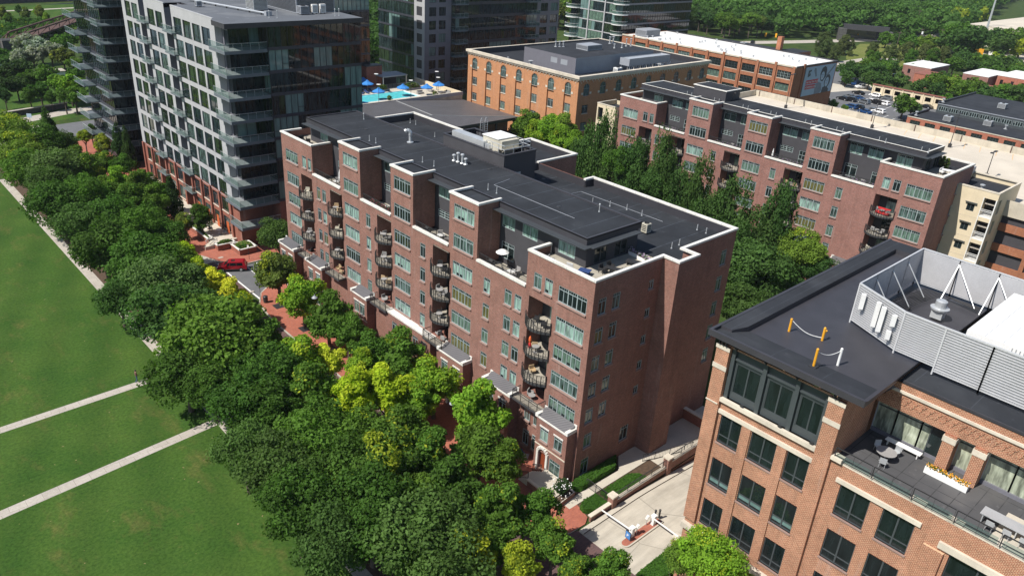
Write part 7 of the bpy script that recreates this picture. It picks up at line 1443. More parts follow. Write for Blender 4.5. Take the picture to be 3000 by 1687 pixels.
# ================================================================== TREES
LC = dict(dg=(.058, .124, .018), mg=(.084, .168, .022), mg2=(.088, .160, .024), bg=(.066, .130, .028), bgl=(.094, .168, .046), yg=(.30, .41, .020), yg2=(.185, .245, .020), yy=(.56, .59, .05), lg=(.165, .285, .024), lg2=(.132, .220, .030),
 ol2=(.125, .160, .032), olc=(.090, .122, .038), sg=(.27, .30, .23), dgb=(.042, .084, .022), dg2=(.060, .122, .028))
def crown_proto(seed, shape, nclump, leaves, ls):
    rg = np.random.default_rng(seed); cs = []
    for i in range(nclump):
        v = rg.normal(size=3); v /= np.linalg.norm(v); v[2] = v[2]*.8+.12; q = rg.uniform(.45, .80) if i > nclump*.15 else rg.uniform(0, .4)
        c = v*q; rc = rg.uniform(.20, .34)
        if shape == 'o': c = c*np.array([.85, .85, 1.15]); c[2] += .05; rc *= .85; c[:2] *= (1.05-.45*max(0, c[2]))
        if shape == 'c': t = rg.uniform(-1, 1); w = .75*(1-t)/2+.05; a = rg.uniform(0, 2*PI); c = np.array([w*math.cos(a), w*math.sin(a), t]); rc = .16+.12*(1-t)/2
        if shape == 't': t = rg.uniform(-1, .92); w = .74*(math.sin(PI*min(1, (1-t)*.58+.08)))**.7*rg.uniform(.3, 1.15); a = rg.uniform(0, 2*PI); c = np.array([w*math.cos(a), w*math.sin(a), t]); rc = rg.uniform(.16, .33)
        if shape == 'd': t = rg.uniform(-.9, .9); w = .8*math.sqrt(max(0, 1-((t+.35)/1.3)**2))*rg.uniform(.6, 1); a = rg.uniform(0, 2*PI); c = np.array([w*math.cos(a), w*math.sin(a), t]); rc = .22
        cs.append((c, rc))
    P_ = []; Nn = []; tone = []; yel = []
    per = leaves//nclump
    for c, rc in cs:
        v = rg.normal(size=(per, 3)); v /= np.linalg.norm(v, axis=1)[:, None]; cd_ = c/(np.linalg.norm(c)+1e-6)
        keep = (v@cd_) > -.45; v = v[keep]; sc_ = np.array([1, 1, .8]) if shape in 'rod' else np.array([1, 1, 1.25 if shape == 't' else .8])
        q = rg.uniform(.62, 1.08, size=len(v))[:, None]; P_.append(c+v*q*rc*sc_); Nn.append(v*.6+rg.normal(size=v.shape)*.5+np.array([0, 0, .35])); tn = np.clip(rg.normal(.5, .16), 0, 1)
        tone.append(np.clip(tn+rg.normal(0, .13, len(v)), 0, 1)); yv = rg.uniform(0, 1); yel.append(np.clip(yv+rg.normal(0, .07, len(v)), .001, 1))
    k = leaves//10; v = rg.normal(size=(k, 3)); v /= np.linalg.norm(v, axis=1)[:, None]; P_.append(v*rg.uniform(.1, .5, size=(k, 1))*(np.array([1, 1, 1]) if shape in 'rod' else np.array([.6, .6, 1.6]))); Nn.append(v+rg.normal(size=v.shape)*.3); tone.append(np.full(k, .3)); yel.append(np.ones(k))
    P_ = np.vstack(P_); Nn = np.vstack(Nn); tone = np.concatenate(tone); yel = np.concatenate(yel); n = len(P_)
    Nn /= np.linalg.norm(Nn, axis=1)[:, None]; ax = np.cross(Nn, rg.normal(size=(n, 3))); ax /= np.linalg.norm(ax, axis=1)[:, None]; ay = np.cross(Nn, ax)
    s = (ls*rg.uniform(.6, 1.35, size=n))[:, None]; s[-k:] *= 2.2
    V = np.stack([P_-ax*s, P_+ay*s*.62, P_+ax*s, P_-ay*s*.62], 1).reshape(-1, 3)      # pointed leaf sprays
    return V, tone, yel
def leafmesh(V, tone, yel, name='crown'):
    n = len(V)//4; me = bpy.data.meshes.new(name); me.vertices.add(n*4); me.vertices.foreach_set('co', V.ravel()); me.loops.add(n*4); me.loops.foreach_set('vertex_index', np.arange(n*4)); me.polygons.add(n)
    me.polygons.foreach_set('loop_start', np.arange(n)*4); me.polygons.foreach_set('loop_total', np.full(n, 4)); me.update(calc_edges=True); me.materials.append(M['leaves'])
    at = me.color_attributes.new('tone', 'FLOAT_COLOR', 'POINT'); col = np.ones((n*4, 4), np.float32); col[:, 0] = np.repeat(tone, 4); col[:, 1] = np.repeat(yel, 4); at.data.foreach_set('color', col.ravel()); return me
PR = {}
for ty, ncl, lv, ls, k in (('r', 62, 15000, .038, 5), ('o', 44, 10500, .045, 4), ('c', 60, 7000, .05, 2), ('t', 60, 13000, .040, 3), ('d', 50, 7000, .055, 2)):
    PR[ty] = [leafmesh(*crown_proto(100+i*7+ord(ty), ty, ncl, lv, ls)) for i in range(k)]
PRF = [crown_proto(900+i, 'r', 22, 420, .13) for i in range(4)]
PRM = [leafmesh(*crown_proto(950+i, 'r', 30, 2400, .085)) for i in range(4)]
def trunk_mesh(seed):
    b = MB(); rg = random.Random(seed); b.tube((0, 0, 0), (.03, .02, .55), .052, 'bark', 7, .036)
    for i in range(6):
        a = 2*PI*i/6+rg.uniform(-.3, .3); z = rg.uniform(.38, .55); e = (.22*math.cos(a)*rg.uniform(.6, 1.3), .22*math.sin(a)*rg.uniform(.6, 1.3), z+rg.uniform(.15, .35)); b.tube((.02, .01, z), e, .022, 'bark', 5, .010); b.tube(e, (e[0]*1.6, e[1]*1.6, e[2]+.12), .010, 'bark', 4, .004)
    return b.mesh('trunk')
TR = [trunk_mesh(i) for i in range(4)]
BIG = {'trees along the lawn path': 1.32, 'trees on the park side of the street': 1.52, 'trees before the front brick building': 1.45, 'trees below the panelled tower': 1.18, 'courtyard trees': 1.12, 'trees before the orange building': 1.2}
CN = dict(dg='dark green', mg='mid green', mg2='warm mid green', bg='bluish dark green', bgl='pale bluish green', yg='yellow-green', yg2='olive and gold', yy='bright yellow', lg='fresh light green', lg2='light green', ol2='olive green', olc='dull olive', sg='silvery grey', dgb='very dark green', dg2='deep green')
SH = dict(r='broad round', o='upright oval', c='conical', t='tall narrow', d='neat teardrop')
GR = dict(lawn=('in the row along the lawn path', 'trees along the lawn path'), street=('on the park side of the brick street', 'trees on the park side of the street'), building=('on the pavement before the front brick building', 'trees before the front brick building'),
 tower=('below the panelled glass tower', 'trees below the panelled tower'), court=('in the courtyard between the two brick buildings', 'courtyard trees'), orange=('in front of the arched orange building', 'trees before the orange building'), office=('before the near office building', 'trees before the office building'),
 garage=('right of the beige stair tower', 'trees by the parking garage'), lot=('around the distant parking lot', 'trees around the distant parking lot'), field=('beside the mown field', 'trees beside the mown field'), river=('in the riverside park', 'trees in the riverside park'))
def tree(x, y, r, zc, ty, col, al, label, group, i, mesh=None):
    t = thing('tree', label, 'tree', (x, y, 0), rz=(i*2.399) % (2*PI), group=group)
    if group in BIG: r *= BIG[group] if not ('street' in group and (y < -2 or y > 50)) else (1.3 if y < 0 else 1.15)
    rv = {'r': r*.95, 'o': r*1.15, 'c': min(zc*.95, r*2.6), 't': zc*.82, 'd': r*1.15}[ty]
    if group in BIG and ty in 'ro': rv = max(min(rv, zc*.95), min(zc*.72, r*1.15))
    if ty == 't': top = zc+.9; zc = (top+1.5)/2; rv = (top-1.5)/2
    zc = max(zc, rv*.92); c = obj('crown', mesh or PR[ty][i % len(PR[ty])], t); c.location = (0, 0, zc); c.scale = (r*1.12, r*1.12, rv); f = LC[col]; j = random.Random(i*13).uniform(.88, 1.14); c.color = (f[0]*j*random.Random(i).uniform(.9, 1.12), f[1]*j, f[2]*j, al)
    k = obj('trunk', TR[i % 4], t); h = zc*1.12 if ty != 't' else zc*1.3; k.scale = (max(3.0, r*1.5),)*2+(h,); return t
cnt = {}
tot = {}
for T_ in TREES: tot[(T_[7], T_[5], T_[4])] = tot.get((T_[7], T_[5], T_[4]), 0)+1
for i, (x, y, r, zc, ty, col, al, g_) in enumerate(sorted(TREES, key=lambda q: math.hypot(q[0]+51, q[1]+42))):
    key = (g_, col, ty); cnt[key] = cnt.get(key, 0)+1; n = cnt[key]; lead = '' if tot[key] == 1 else f"{ORD[(n-1) % 30]} nearest "
    far = g_ in ('lot', 'field', 'river')
    tree(x, y, r, zc, ty, col, al, f"{lead}{SH[ty]} {CN[col]} tree {GR[g_][0]}", GR[g_][1], i, PRM[i % 4] if far and ty == 'r' else None)
def inpoly(x, y, poly):
    c = False; j = len(poly)-1
    for i in range(len(poly)):
        if (poly[i][1] > y) != (poly[j][1] > y) and x < (poly[j][0]-poly[i][0])*(y-poly[i][1])/(poly[j][1]-poly[i][1])+poly[i][0]: c = not c
        j = i
    return c
def scatter(poly, step, seed, jit=.45):
    rr = random.Random(seed); xs = [p[0] for p in poly]; ys = [p[1] for p in poly]; o = []; x = min(xs)
    while x < max(xs):
        y = min(ys)
        while y < max(ys):
            a, c = x+rr.uniform(-jit, jit)*step, y+rr.uniform(-jit, jit)*step
            if inpoly(a, c, poly): o.append((a, c))
            y += step
        x += step
    return o
def massed(pts, name, seed, rr_, zz, cols, label=None, cat=None, protos=PRF, flat_=1.0, mat='wood_leaves'):
    rg = random.Random(seed); Vs = []; To = []; Ye = []
    for x, y in pts:
        V, t_, y_ = protos[rg.randrange(len(protos))]; r = rg.uniform(*rr_); a = rg.uniform(0, 6.28); ca, sa = math.cos(a), math.sin(a)
        W_ = V.copy(); W_[:, 0], W_[:, 1] = (V[:, 0]*ca-V[:, 1]*sa)*r+x, (V[:, 0]*sa+V[:, 1]*ca)*r+y; W_[:, 2] = V[:, 2]*r*flat_+rg.uniform(*zz); Vs.append(W_); To.append(np.clip(t_*.5+rg.uniform(0, .55), 0, 1)); Ye.append(y_*0+rg.random())
    o = obj(name, leafmesh(np.vstack(Vs), np.concatenate(To), np.concatenate(Ye), name)); o.color = (*cols, .02); return tag(o, label, cat, kind='stuff')
wood = scatter([(252, 275), (253, 236), (325, 222), (330, 197), (372, 184), (402, 178), (432, 168), (445, 158), (438, 140), (452, 124), (470, 132), (560, 152), (640, 172), (760, 205), (960, 250), (1000, 560), (560, 560), (420, 400)], 9.0, 4)
wood.sort(key=lambda p: math.hypot(p[0]+51, p[1]+42)); near, rest = wood[:62], wood[62:]
rr = random.Random(6)
for i, (x, y) in enumerate(near):
    tree(x, y, rr.uniform(4.2, 6.6), rr.uniform(6.5, 11), 'r', rr.choice(['dg2', 'mg', 'dg2', 'mg', 'lg2', 'ol2', 'dg2']), rr.choice([0, 0, 0, .02]), 'broad green tree standing in the dense wood beyond the mown field', 'trees of the wood beyond the field', i, PRM[i % 4])
massed(rest, 'distant_wood', 5, (5.2, 8.0), (6, 12), (.072, .150, .030), 'dense green wood filling the top right of the view', 'wood')
massed(scatter([(105, 205), (150, 215), (215, 300), (230, 370), (180, 380), (110, 240)], 8, 31), 'distant_wood', 32, (4, 6), (2, 6), (.05, .11, .02), 'green trees glimpsed in the gap between the two dark towers', 'wood')
massed(scatter([(-60, 436), (40, 434), (100, 440), (260, 450), (300, 620), (-60, 620)], 9, 8), 'distant_wood', 9, (5, 7.5), (3, 8), (.05, .095, .02), 'green wooded bank beyond the floodwall at the top left', 'wood')
massed(scatter([(-40, 262), (2, 262), (20, 296), (48, 338), (60, 352), (20, 362), (-60, 340)], 5.0, 10), 'riverbank_shrubs', 12, (2.4, 4.0), (.3, 1.6), (.055, .125, .018), 'low bright green shrubs along the river bank', 'shrubs', flat_=.7)
massed(scatter([(330, 60), (470, 66), (470, 84), (330, 78)], 8, 22)+scatter([(250, 28), (300, 30), (300, 56), (262, 55)], 7, 23), 'scrub', 26, (3.2, 5.2), (2, 4.5), (.070, .145, .026), 'tangled green scrub between the distant low buildings', 'scrub')
# ---- hedges and planted strips
def hedge(label, poly, h, n, seed, name='hedge'):
    b = MB(); b.prism(poly, .05, h*.86, 'hedge'); rg = random.Random(seed); xs = [p[0] for p in poly]; ys = [p[1] for p in poly]; k = 0
    while k < n:
        x, y = rg.uniform(min(xs), max(xs)), rg.uniform(min(ys), max(ys))
        if not inpoly(x, y, poly): continue
        k += 1; s = rg.uniform(.05, .13); b.obox((x, y, h*.86+rg.uniform(-.05, .12)), s, s, .012, rg.uniform(0, 3), 'hedge', rg.uniform(-1, 1))
    for p, q in zip(poly, poly[1:]+poly[:1]):
        L = math.dist(p, q)
        for _ in range(int(L*h*26)): t = rg.random(); s = rg.uniform(.05, .12); b.obox((p[0]+(q[0]-p[0])*t+rg.uniform(-.08, .08), p[1]+(q[1]-p[1])*t+rg.uniform(-.08, .08), rg.uniform(.1, h*.9)), s, .012, s, rg.uniform(0, 3), 'hedge', rg.uniform(-1, 1))
    return tag(obj(name, b), label, 'hedge')
hedge('clipped hedge along the foot of the brick side wall, by the corner', [(-1.4, -.5), (-.2, -1.5), (5.3, -1.45), (6.8, -.25), (5.6, -.2), (.2, -.25)], .95, 1500, 1)
hedge('clipped hedge strip beside the driveway wall, nearest the street', [(-2.5, -3.9), (-1.6, -4.8), (.2, -4.8), (.2, -3.1), (-1.4, -3.0), (-2.4, -3.3)], .85, 800, 2)
hedge('clipped hedge strip beyond the iron gate, beside the driveway railing', [(1.1, -4.7), (7.0, -4.6), (6.6, -3.6), (5.6, -3.05), (1.1, -3.05)], .6, 1300, 3)
hedge('low hedge right of the driveway exit, at the office corner', [(-5.0, -13.0), (-2.9, -12.95), (4, -12.95), (4, -14.2), (-2.6, -15.0), (-4.6, -14.4)], .9, 1300, 4)
# ---- walls, piers and railings of the driveway
dw = thing('driveway_wall', 'brick retaining wall with stone piers and railing along the left of the driveway', 'wall', (1, -5.1, 0)); b = MB()
pz = [(-2.8, .45), (0.3, .75)]; b.box(-2.8, .3, -5.2, -4.95, -.05, .7, 'brick'); b.box(.9, 9.6, -5.2, -4.95, -1.2, .75, 'brick'); b.box(10.2, 26, -5.2, -4.95, -3, 1.15, 'brick'); wp('wall', b, dw)
b = MB(); b.box(-2.9, .3, -5.3, -4.85, .7, .82, 'lime'); b.box(.9, 9.6, -5.28, -4.87, .75, .86, 'lime'); b.box(10.2, 26, -5.28, -4.87, 1.15, 1.26, 'lime'); wp('coping', b, dw)
for x, h in ((.6, 1.5), (9.9, 1.9)): b = MB(); b.box(x-.36, x+.36, -5.42, -4.72, -1 if x > 5 else -.05, h, 'brick'); b.box(x-.45, x+.45, -5.5, -4.64, h, h+.2, 'lime'); wp('pier', b, dw)
b = MB(); straight_rail(b, (1.0, -5.08, .88), (9.5, -5.08, .95), .8, step=.2); straight_rail(b, (10.3, -5.08, 1.28), (17, -5.08, 1.28), .9, step=.2); wp('railing', b, dw)
b = MB(); straight_rail(b, (.75, -1.3, .15), (.75, -4.9, .15), 1.1); tag(obj('iron_gate', b), 'dark iron gate across the side walkway by the hedges', 'gate')
dr = thing('driveway_wall', 'brick wall with stone cap on the right side of the driveway, at the office building', 'wall', (4, -12.7, 0)); b = MB(); b.box(1.6, 30, -12.95, -12.62, -3, .5, 'brick', 't'); b.box(1.2, 1.9, -13.1, -12.4, -.05, .95, 'brick', 't'); wp('wall', b, dr); b = MB(); b.box(1.95, 30, -13.0, -12.57, .5, .6, 'lime'); b.box(1.1, 2.0, -13.2, -12.3, .95, 1.12, 'lime'); wp('coping', b, dr)
bg_ = thing('garage_bridge', 'concrete bridge deck with brick parapet spanning the dark garage entrance', 'bridge', (25, -9, 0)); b = MB(); b.box(20, 34, -12.6, -5.2, .2, .6, 'conc'); b.box(19.7, 20, -15, 2, .0, 1.5, 'towerbrick'); b.box(19.6, 20.1, -15, 2, 1.5, 1.65, 'lime'); wp('deck', b, bg_); b = MB(); b.box(26, 33, -12.6, -5.2, -3, .2, 'carglass'); wp('entrance', b, bg_)  # near-black block stands in for the shade inside the garage opening
b = MB(); straight_rail(b, (10.4, -3.0, .15), (15.5, -4.6, .15), 1.0, step=.2); straight_rail(b, (9.0, -2.4, .15), (10.4, -3.0, .15), 1.0, step=.2); tag(obj('stair_railing', b), 'dark angled railing over the steps beside the brick tower of the side wall', 'railing')
# ---- gate island
isl = MB()
pl_ = [(-2.3+.55*math.cos(PI/2+PI*i/10), -9.45+.55*math.sin(PI/2+PI*i/10)) for i in range(11)]+[(3.0, -10.0), (3.1, -9.9), (3.1, -9.0), (3.0, -8.9)]
isl.prism(pl_, 0, .16, 'conc', 'conc'); isl.prism([(x*.96-.02, -9.45+(y+9.45)*.72) for x, y in pl_], .16, .17, 'brick', 'paver'); struct('traffic_island', isl)
def barrier(x, y, arm, l, ang):
    t = thing('barrier_gate', l, 'barrier gate', (x, y, .17), group='barrier gates of the driveway'); b = MB(); b.box(-.22, .22, -.2, .2, 0, 1.1, 'white'); b.box(-.26, .26, -.24, .24, 1.1, 1.16, 'white'); obj('cabinet', b, t); b = MB(); b.obox((0, arm/2, .98), .09, abs(arm), .12, 0, 'white'); o = obj('arm', b, t); o.location = (-.28, 0, 0); o.rotation_euler = (0, 0, ang); return t
barrier(-1.15, -9.2, 3.7, 'white barrier gate with lowered arm across the left lane', .04); barrier(1.9, -9.5, -3.3, 'white barrier gate with lowered arm across the right lane', -.02)
for x, y, l in ((-.55, -9.35, 'small white ticket pedestal beside the left barrier gate'), (1.25, -9.15, 'white round-headed ticket pedestal beside the right barrier gate')): 
    t = thing('ticket_pedestal', l, 'ticket machine', (x, y, .17)); b = MB(); b.tube((0, 0, 0), (0, 0, .85), .05, 'galv', 6); obj('post', b, t); b = MB(); b.obox((0, 0, 1.02), .3, .26, .42, .2, 'white', .25); obj('head', b, t)
t = thing('parking_sign', 'small blue parking notice in front of the left barrier gate', 'sign', (-1.85, -9.3, .17)); t.rotation_euler = (0, 0, -.1); b = MB(); b.box(-.04, .04, -.35, .35, .15, 1.05, 'iron'); obj('board', b, t); b = MB(); b.box(-.06, -.042, -.31, .31, .2, 1.0, 'signblue'); obj('face', b, t); o = text3('P', (-.065, .16, .42), (PI/2, 0, -PI/2), .5, 'white'); o.parent = t
for x, y in ((2.7, -9.1), (3.1, -9.35)): item('bollard', 'bollard', lambda: (lambda b: (b.lathe((0, 0, 0), [(.1, 0), (.1, .95), (.12, .96), (.12, 1.1), (.05, 1.15)], 'iron', 8), b)[-1])(MB()), (x, y, .17), 0, f"black bollard behind the right barrier gate, {'nearer' if x < 3 else 'farther'} of two", 'bollard', 'bollards behind the right barrier gate')
# ---- front door terrace, planter and shrub
en = thing('entrance_terrace', 'raised concrete entrance terrace with brick wall at the near corner of the front building', 'terrace', (-3, 1, 0)); b = MB(); b.prism([(-4.2, -1.0), (-4.2, 2.8), (-1.35, 2.8), (-1.35, -.2), (-1.35, -1.0)], 0, .95, 'brick', 'conc'); wp('terrace', b, en); b = MB(); b.box(-4.35, -4.0, -.7, 2.8, .95, 1.1, 'lime'); wp('coping', b, en)
b = MB()
for i in range(4): b.box(-4.2+.0, -2.0, 2.82+.34*i, 3.16+.34*i, 0, .8-.2*i, 'conc')
wp('step', b, en)
b = MB(); b.prism([(-4.35, -1.9), (-4.35, -1.02), (-1.3, -.85), (-1.35, -1.6)], 0, .75, 'brick', 'conc'); b.prism([(-3.9, -1.75), (-3.9, -1.15), (-1.6, -1.0), (-1.6, -1.5)], .75, .8, 'soil'); wp('planter', b, en)
b = MB(); straight_rail(b, (-4.0, 2.9, .95), (-4.0, 4.2, .2), .9); straight_rail(b, (-2.1, 2.9, .95), (-2.1, 4.2, .2), .9); wp('railing', b, en)
sb = thing('flowering_shrub', 'white-flowering shrub in the planter at the building corner', 'shrub', (-2.9, -.9, .7)); o = obj('foliage', leafmesh(*crown_proto(77, 'r', 24, 3600, .06), name='foliage'), sb); o.location = (0, 0, 1.0); o.scale = (1.15, 1.15, 1.1); o.color = (.035, .075, .022, 0)
b = MB(); rg = random.Random(3)
for _ in range(60): v = Vector((rg.gauss(0, 1), rg.gauss(0, 1), rg.gauss(0, 1)+.3)).normalized()*1.12; b.obox((v.x, v.y, 1.0+v.z), .10, .10, .05, rg.uniform(0, 3), 'white', rg.uniform(-1, 1))
obj('blossom', b, sb)
for i, (yc, col) in enumerate(((7.0, 'navy'), (6.2, 'greyf'))): item('garden_chair', ('garden_chair', col), lambda: patio_chair_mb(col), (-1.2, yc, .15), 1.2+i, ['blue garden chair by the recessed ground-floor window at the near corner', 'pale garden chair nearer the arched front door'][i], 'chair')
# ---- planters and patio before the panelled tower
for k, (poly, l) in enumerate((([(-2.5, 76.05), (-2.5, 79.4), (.5, 79.4), (.5, 76.05)], 'square brick planter of low green plants at the tower corner'), ([(-4.6, 79.95), (-4.6, 81.2), (-1.6, 81.2), (-1.6, 79.85)], 'long brick planter beside the patio steps of the tower'), ([(-4.75, 83.4), (-4.75, 99), (-4.0, 99), (-4.0, 83.4)], 'long brick planter wall along the tower patio'))):
    t = thing('brick_planter', l, 'planter', (*poly[0], 0)); b = MB(); n = len(poly); cx = sum(p[0] for p in poly)/n; cy = sum(p[1] for p in poly)/n
    b.prism(poly, 0, 1.12, 'towerbrick', 'soil'); wp('wall', b, t); b = MB()
    for p, q in zip(poly, poly[1:]+poly[:1]):
        d = Vector((q[0]-p[0], q[1]-p[1])); b.obox(((p[0]+q[0])/2, (p[1]+q[1])/2, 1.18), d.length+.25, .3, .13, math.atan2(d.y, d.x), 'cap')
    wp('coping', b, t); o = obj('plants', bush_mb(30+k, 1, 1, 500, ('hedge', 'hedge', 'mown'), .14), t); o.location = (cx-poly[0][0], cy-poly[0][1], 1.1); o.scale = ((max(p[0] for p in poly)-min(p[0] for p in poly))*.46, (max(p[1] for p in poly)-min(p[1] for p in poly))*.47, .55)
b = MB(); b.box(-4.0, -.4, 81.6, 124, .13, .95, 'conc'); struct('patio', b)
b = MB()
for i in range(5): b.box(-4.9-.3*i+.3, -4.0, 81.7, 83.2, 0, .95-.19*i, 'conc')
b.box(-6.2, -4.1, 81.4, 81.6, 0, .7, 'path'); tag(obj('patio_steps', b), 'pale concrete steps up to the tower patio', 'steps')
b = MB(); straight_rail(b, (-4.0, 81.5, .95), (-5.4, 81.5, .15), .9, 'galv'); straight_rail(b, (-4.0, 83.3, .95), (-5.4, 83.3, .15), .9, 'galv'); tag(obj('handrail', b), 'pale metal handrails of the patio steps', 'handrail')
for i, (x, y) in enumerate(((-1.6, 84.5), (-2.6, 87.5), (-1.8, 91))):
    item('patio_chair', ('patio_chair', 'greyf'), patio_chair_mb, (x, y, .96), i*1.3, f"grey chair on the tower patio, {ORD[i]} from the steps", 'chair', 'chairs on the tower patio'); item('patio_table', ('patio_table', 'white'), patio_table_mb, (x-.3, y+1.1, .96), 0, f"small white table on the tower patio, {ORD[i]} from the steps", 'table', 'tables on the tower patio')
for i in range(4): b = MB(); b.box(-.62, -.585, 84.0+4.1*i, 85.0+4.1*i, 1.0, 3.2, 'orangep'); tag(obj('orange_door', b), f"orange door panel at the foot of the tower, {ORD[i]} from the near corner", 'door', 'orange doors of the tower patio')
# ================================================================== VEHICLES
def car(label, x, y, rz, paint, group=None, kind='suv', detail=True, L=4.65):
    t = thing('parked_car' if group else 'car', label, 'car', (x, y, 0), rz, group); b = MB(); w = .92; hb = {'suv': (.95, 1.66), 'sedan': (.85, 1.42), 'pickup': (1.0, 1.8)}[kind]
    prof = {'suv': [(-2.3, .35), (-2.32, .8), (-2.2, 1.0), (-2.0, 1.55), (-1.8, 1.66), (.3, 1.66), (.55, 1.6), (1.25, 1.05), (2.1, .92), (2.3, .72), (2.32, .35)], 'sedan': [(-2.3, .3), (-2.32, .75), (-2.25, .9), (-1.7, .98), (-1.1, 1.4), (.2, 1.42), (1.0, .95), (2.1, .82), (2.3, .65), (2.32, .3)], 'pickup': [(-2.9, .5), (-2.9, 1.1), (-.9, 1.12), (-.8, 1.8), (.7, 1.8), (1.3, 1.2), (2.6, 1.1), (2.75, .9), (2.75, .45)]}[kind]
    def inset(z): return w if z < hb[0]+.02 else w-(z-hb[0])*.28
    n = len(prof)
    for (xa, za), (xb, zb) in zip(prof, prof[1:]): b.face([(xa, inset(za), za), (xb, inset(zb), zb), (xb, -inset(zb), zb), (xa, -inset(za), za)], paint)
    for s in (-1, 1):
        low = [(x_, min(z_, hb[0])) for x_, z_ in prof]; f = [(x_, s*w, z_) for x_, z_ in low]; b.face(f if s < 0 else f[::-1], paint)
        hi = [(x_, s*inset(z_), z_) for x_, z_ in prof if z_ >= hb[0]-.05]; hi2 = [(hi[-1][0], s*w, hb[0]), (hi[0][0], s*w, hb[0])]; f = hi+hi2; b.face(f if s < 0 else f[::-1], paint)
    b.face([(x_, y_, .34) for x_, y_ in ((-2.2, -w), (-2.2, w), (2.2, w), (2.2, -w))], 'iron'); body = obj('body', b, t)
    b = MB()
    if kind == 'suv':
        for s in (-1, 1):
            for (a, c, z0, z1, ia, ic) in ((-1.75, -.75, 1.05, 1.52, .12, 0), (-.68, .25, 1.05, 1.52, 0, 0), (.32, .95, 1.05, 1.52, 0, .42)):
                y0, y1 = s*(inset(z0)+.012), s*(inset(z1)+.012); f = [(a, y0, z0), (c+.05*(ic > 0), y0, z0), (c-ic, y1, z1), (a+ia, y1, z1)]; b.face(f if s < 0 else f[::-1], 'carglass')
        b.face([(.60, -.66, 1.575), (1.20, -.80, 1.10), (1.20, .80, 1.10), (.60, .66, 1.575)], 'carglass'); b.face([(-2.03, .66, 1.5), (-2.19, .8, 1.06), (-2.19, -.8, 1.06), (-2.03, -.66, 1.5)], 'carglass'); b.box(-.5, .1, -.35, .35, 1.662, 1.672, 'carglass')
    elif kind == 'sedan':
        for s in (-1, 1): f = [(-1.5, s*(inset(1.0)+.012), 1.0), (.85, s*(inset(1.0)+.012), 1.0), (.15, s*(inset(1.35)+.012), 1.35), (-1.1, s*(inset(1.35)+.012), 1.35)]; b.face(f if s < 0 else f[::-1], 'carglass')
        b.face([(.26, -.7, 1.40), (.97, -.82, .99), (.97, .82, .99), (.26, .7, 1.40)], 'carglass'); b.face([(-1.14, .7, 1.4), (-1.66, .82, 1.02), (-1.66, -.82, 1.02), (-1.14, -.7, 1.4)], 'carglass')
    else:
        for s in (-1, 1): f = [(-.75, s*(inset(1.2)+.012), 1.2), (1.1, s*(inset(1.2)+.012), 1.2), (.65, s*(inset(1.7)+.012), 1.7), (-.7, s*(inset(1.7)+.012), 1.7)]; b.face(f if s < 0 else f[::-1], 'carglass')
        b.face([(.75, -.62, 1.76), (1.27, -.78, 1.25), (1.27, .78, 1.25), (.75, .62, 1.76)], 'carglass'); b.box(-2.8, -.98, -.78, .78, 1.13, 1.14, 'iron')
    obj('windows', b, t); xw = 1.42 if kind != 'pickup' else 1.7
    for sx in (-1, 1):
        for sy in (-1, 1):
            o = obj('wheel', PM(('wheel',), lambda: (lambda b: (b.tube((0, -.12, 0), (0, .12, 0), .35, 'rubber', 14), b.tube((0, -.13, 0), (0, .13, 0), .2, 'galv', 10), b)[-1])(MB())), t); o.location = (sx*xw, sy*.83, .35)
    if detail:
        for s in (-1, 1):
            b = MB(); b.box(2.2, 2.31, s*.62-.18, s*.62+.18, .68, .82, 'white'); obj('headlight', b, t); b = MB(); b.box(-2.33, -2.24, s*.7-.14, s*.7+.14, .85, 1.0, 'red'); obj('tail_light', b, t); b = MB(); b.box(.75, .95, s*.95-.1, s*.95+.1, 1.02, 1.18, paint); obj('mirror', b, t)
        b = MB(); b.box(2.31, 2.335, -.45, .45, .45, .78, 'iron'); obj('grille', b, t); b = MB(); b.box(-2.1, 1.9, -.935, .935, .34, .5, 'iron'); obj('sill_trim', b, t)
    return t
car('red SUV driving out of the side street over the crossing', -5.75, 71.8, 2.62, 'carred')
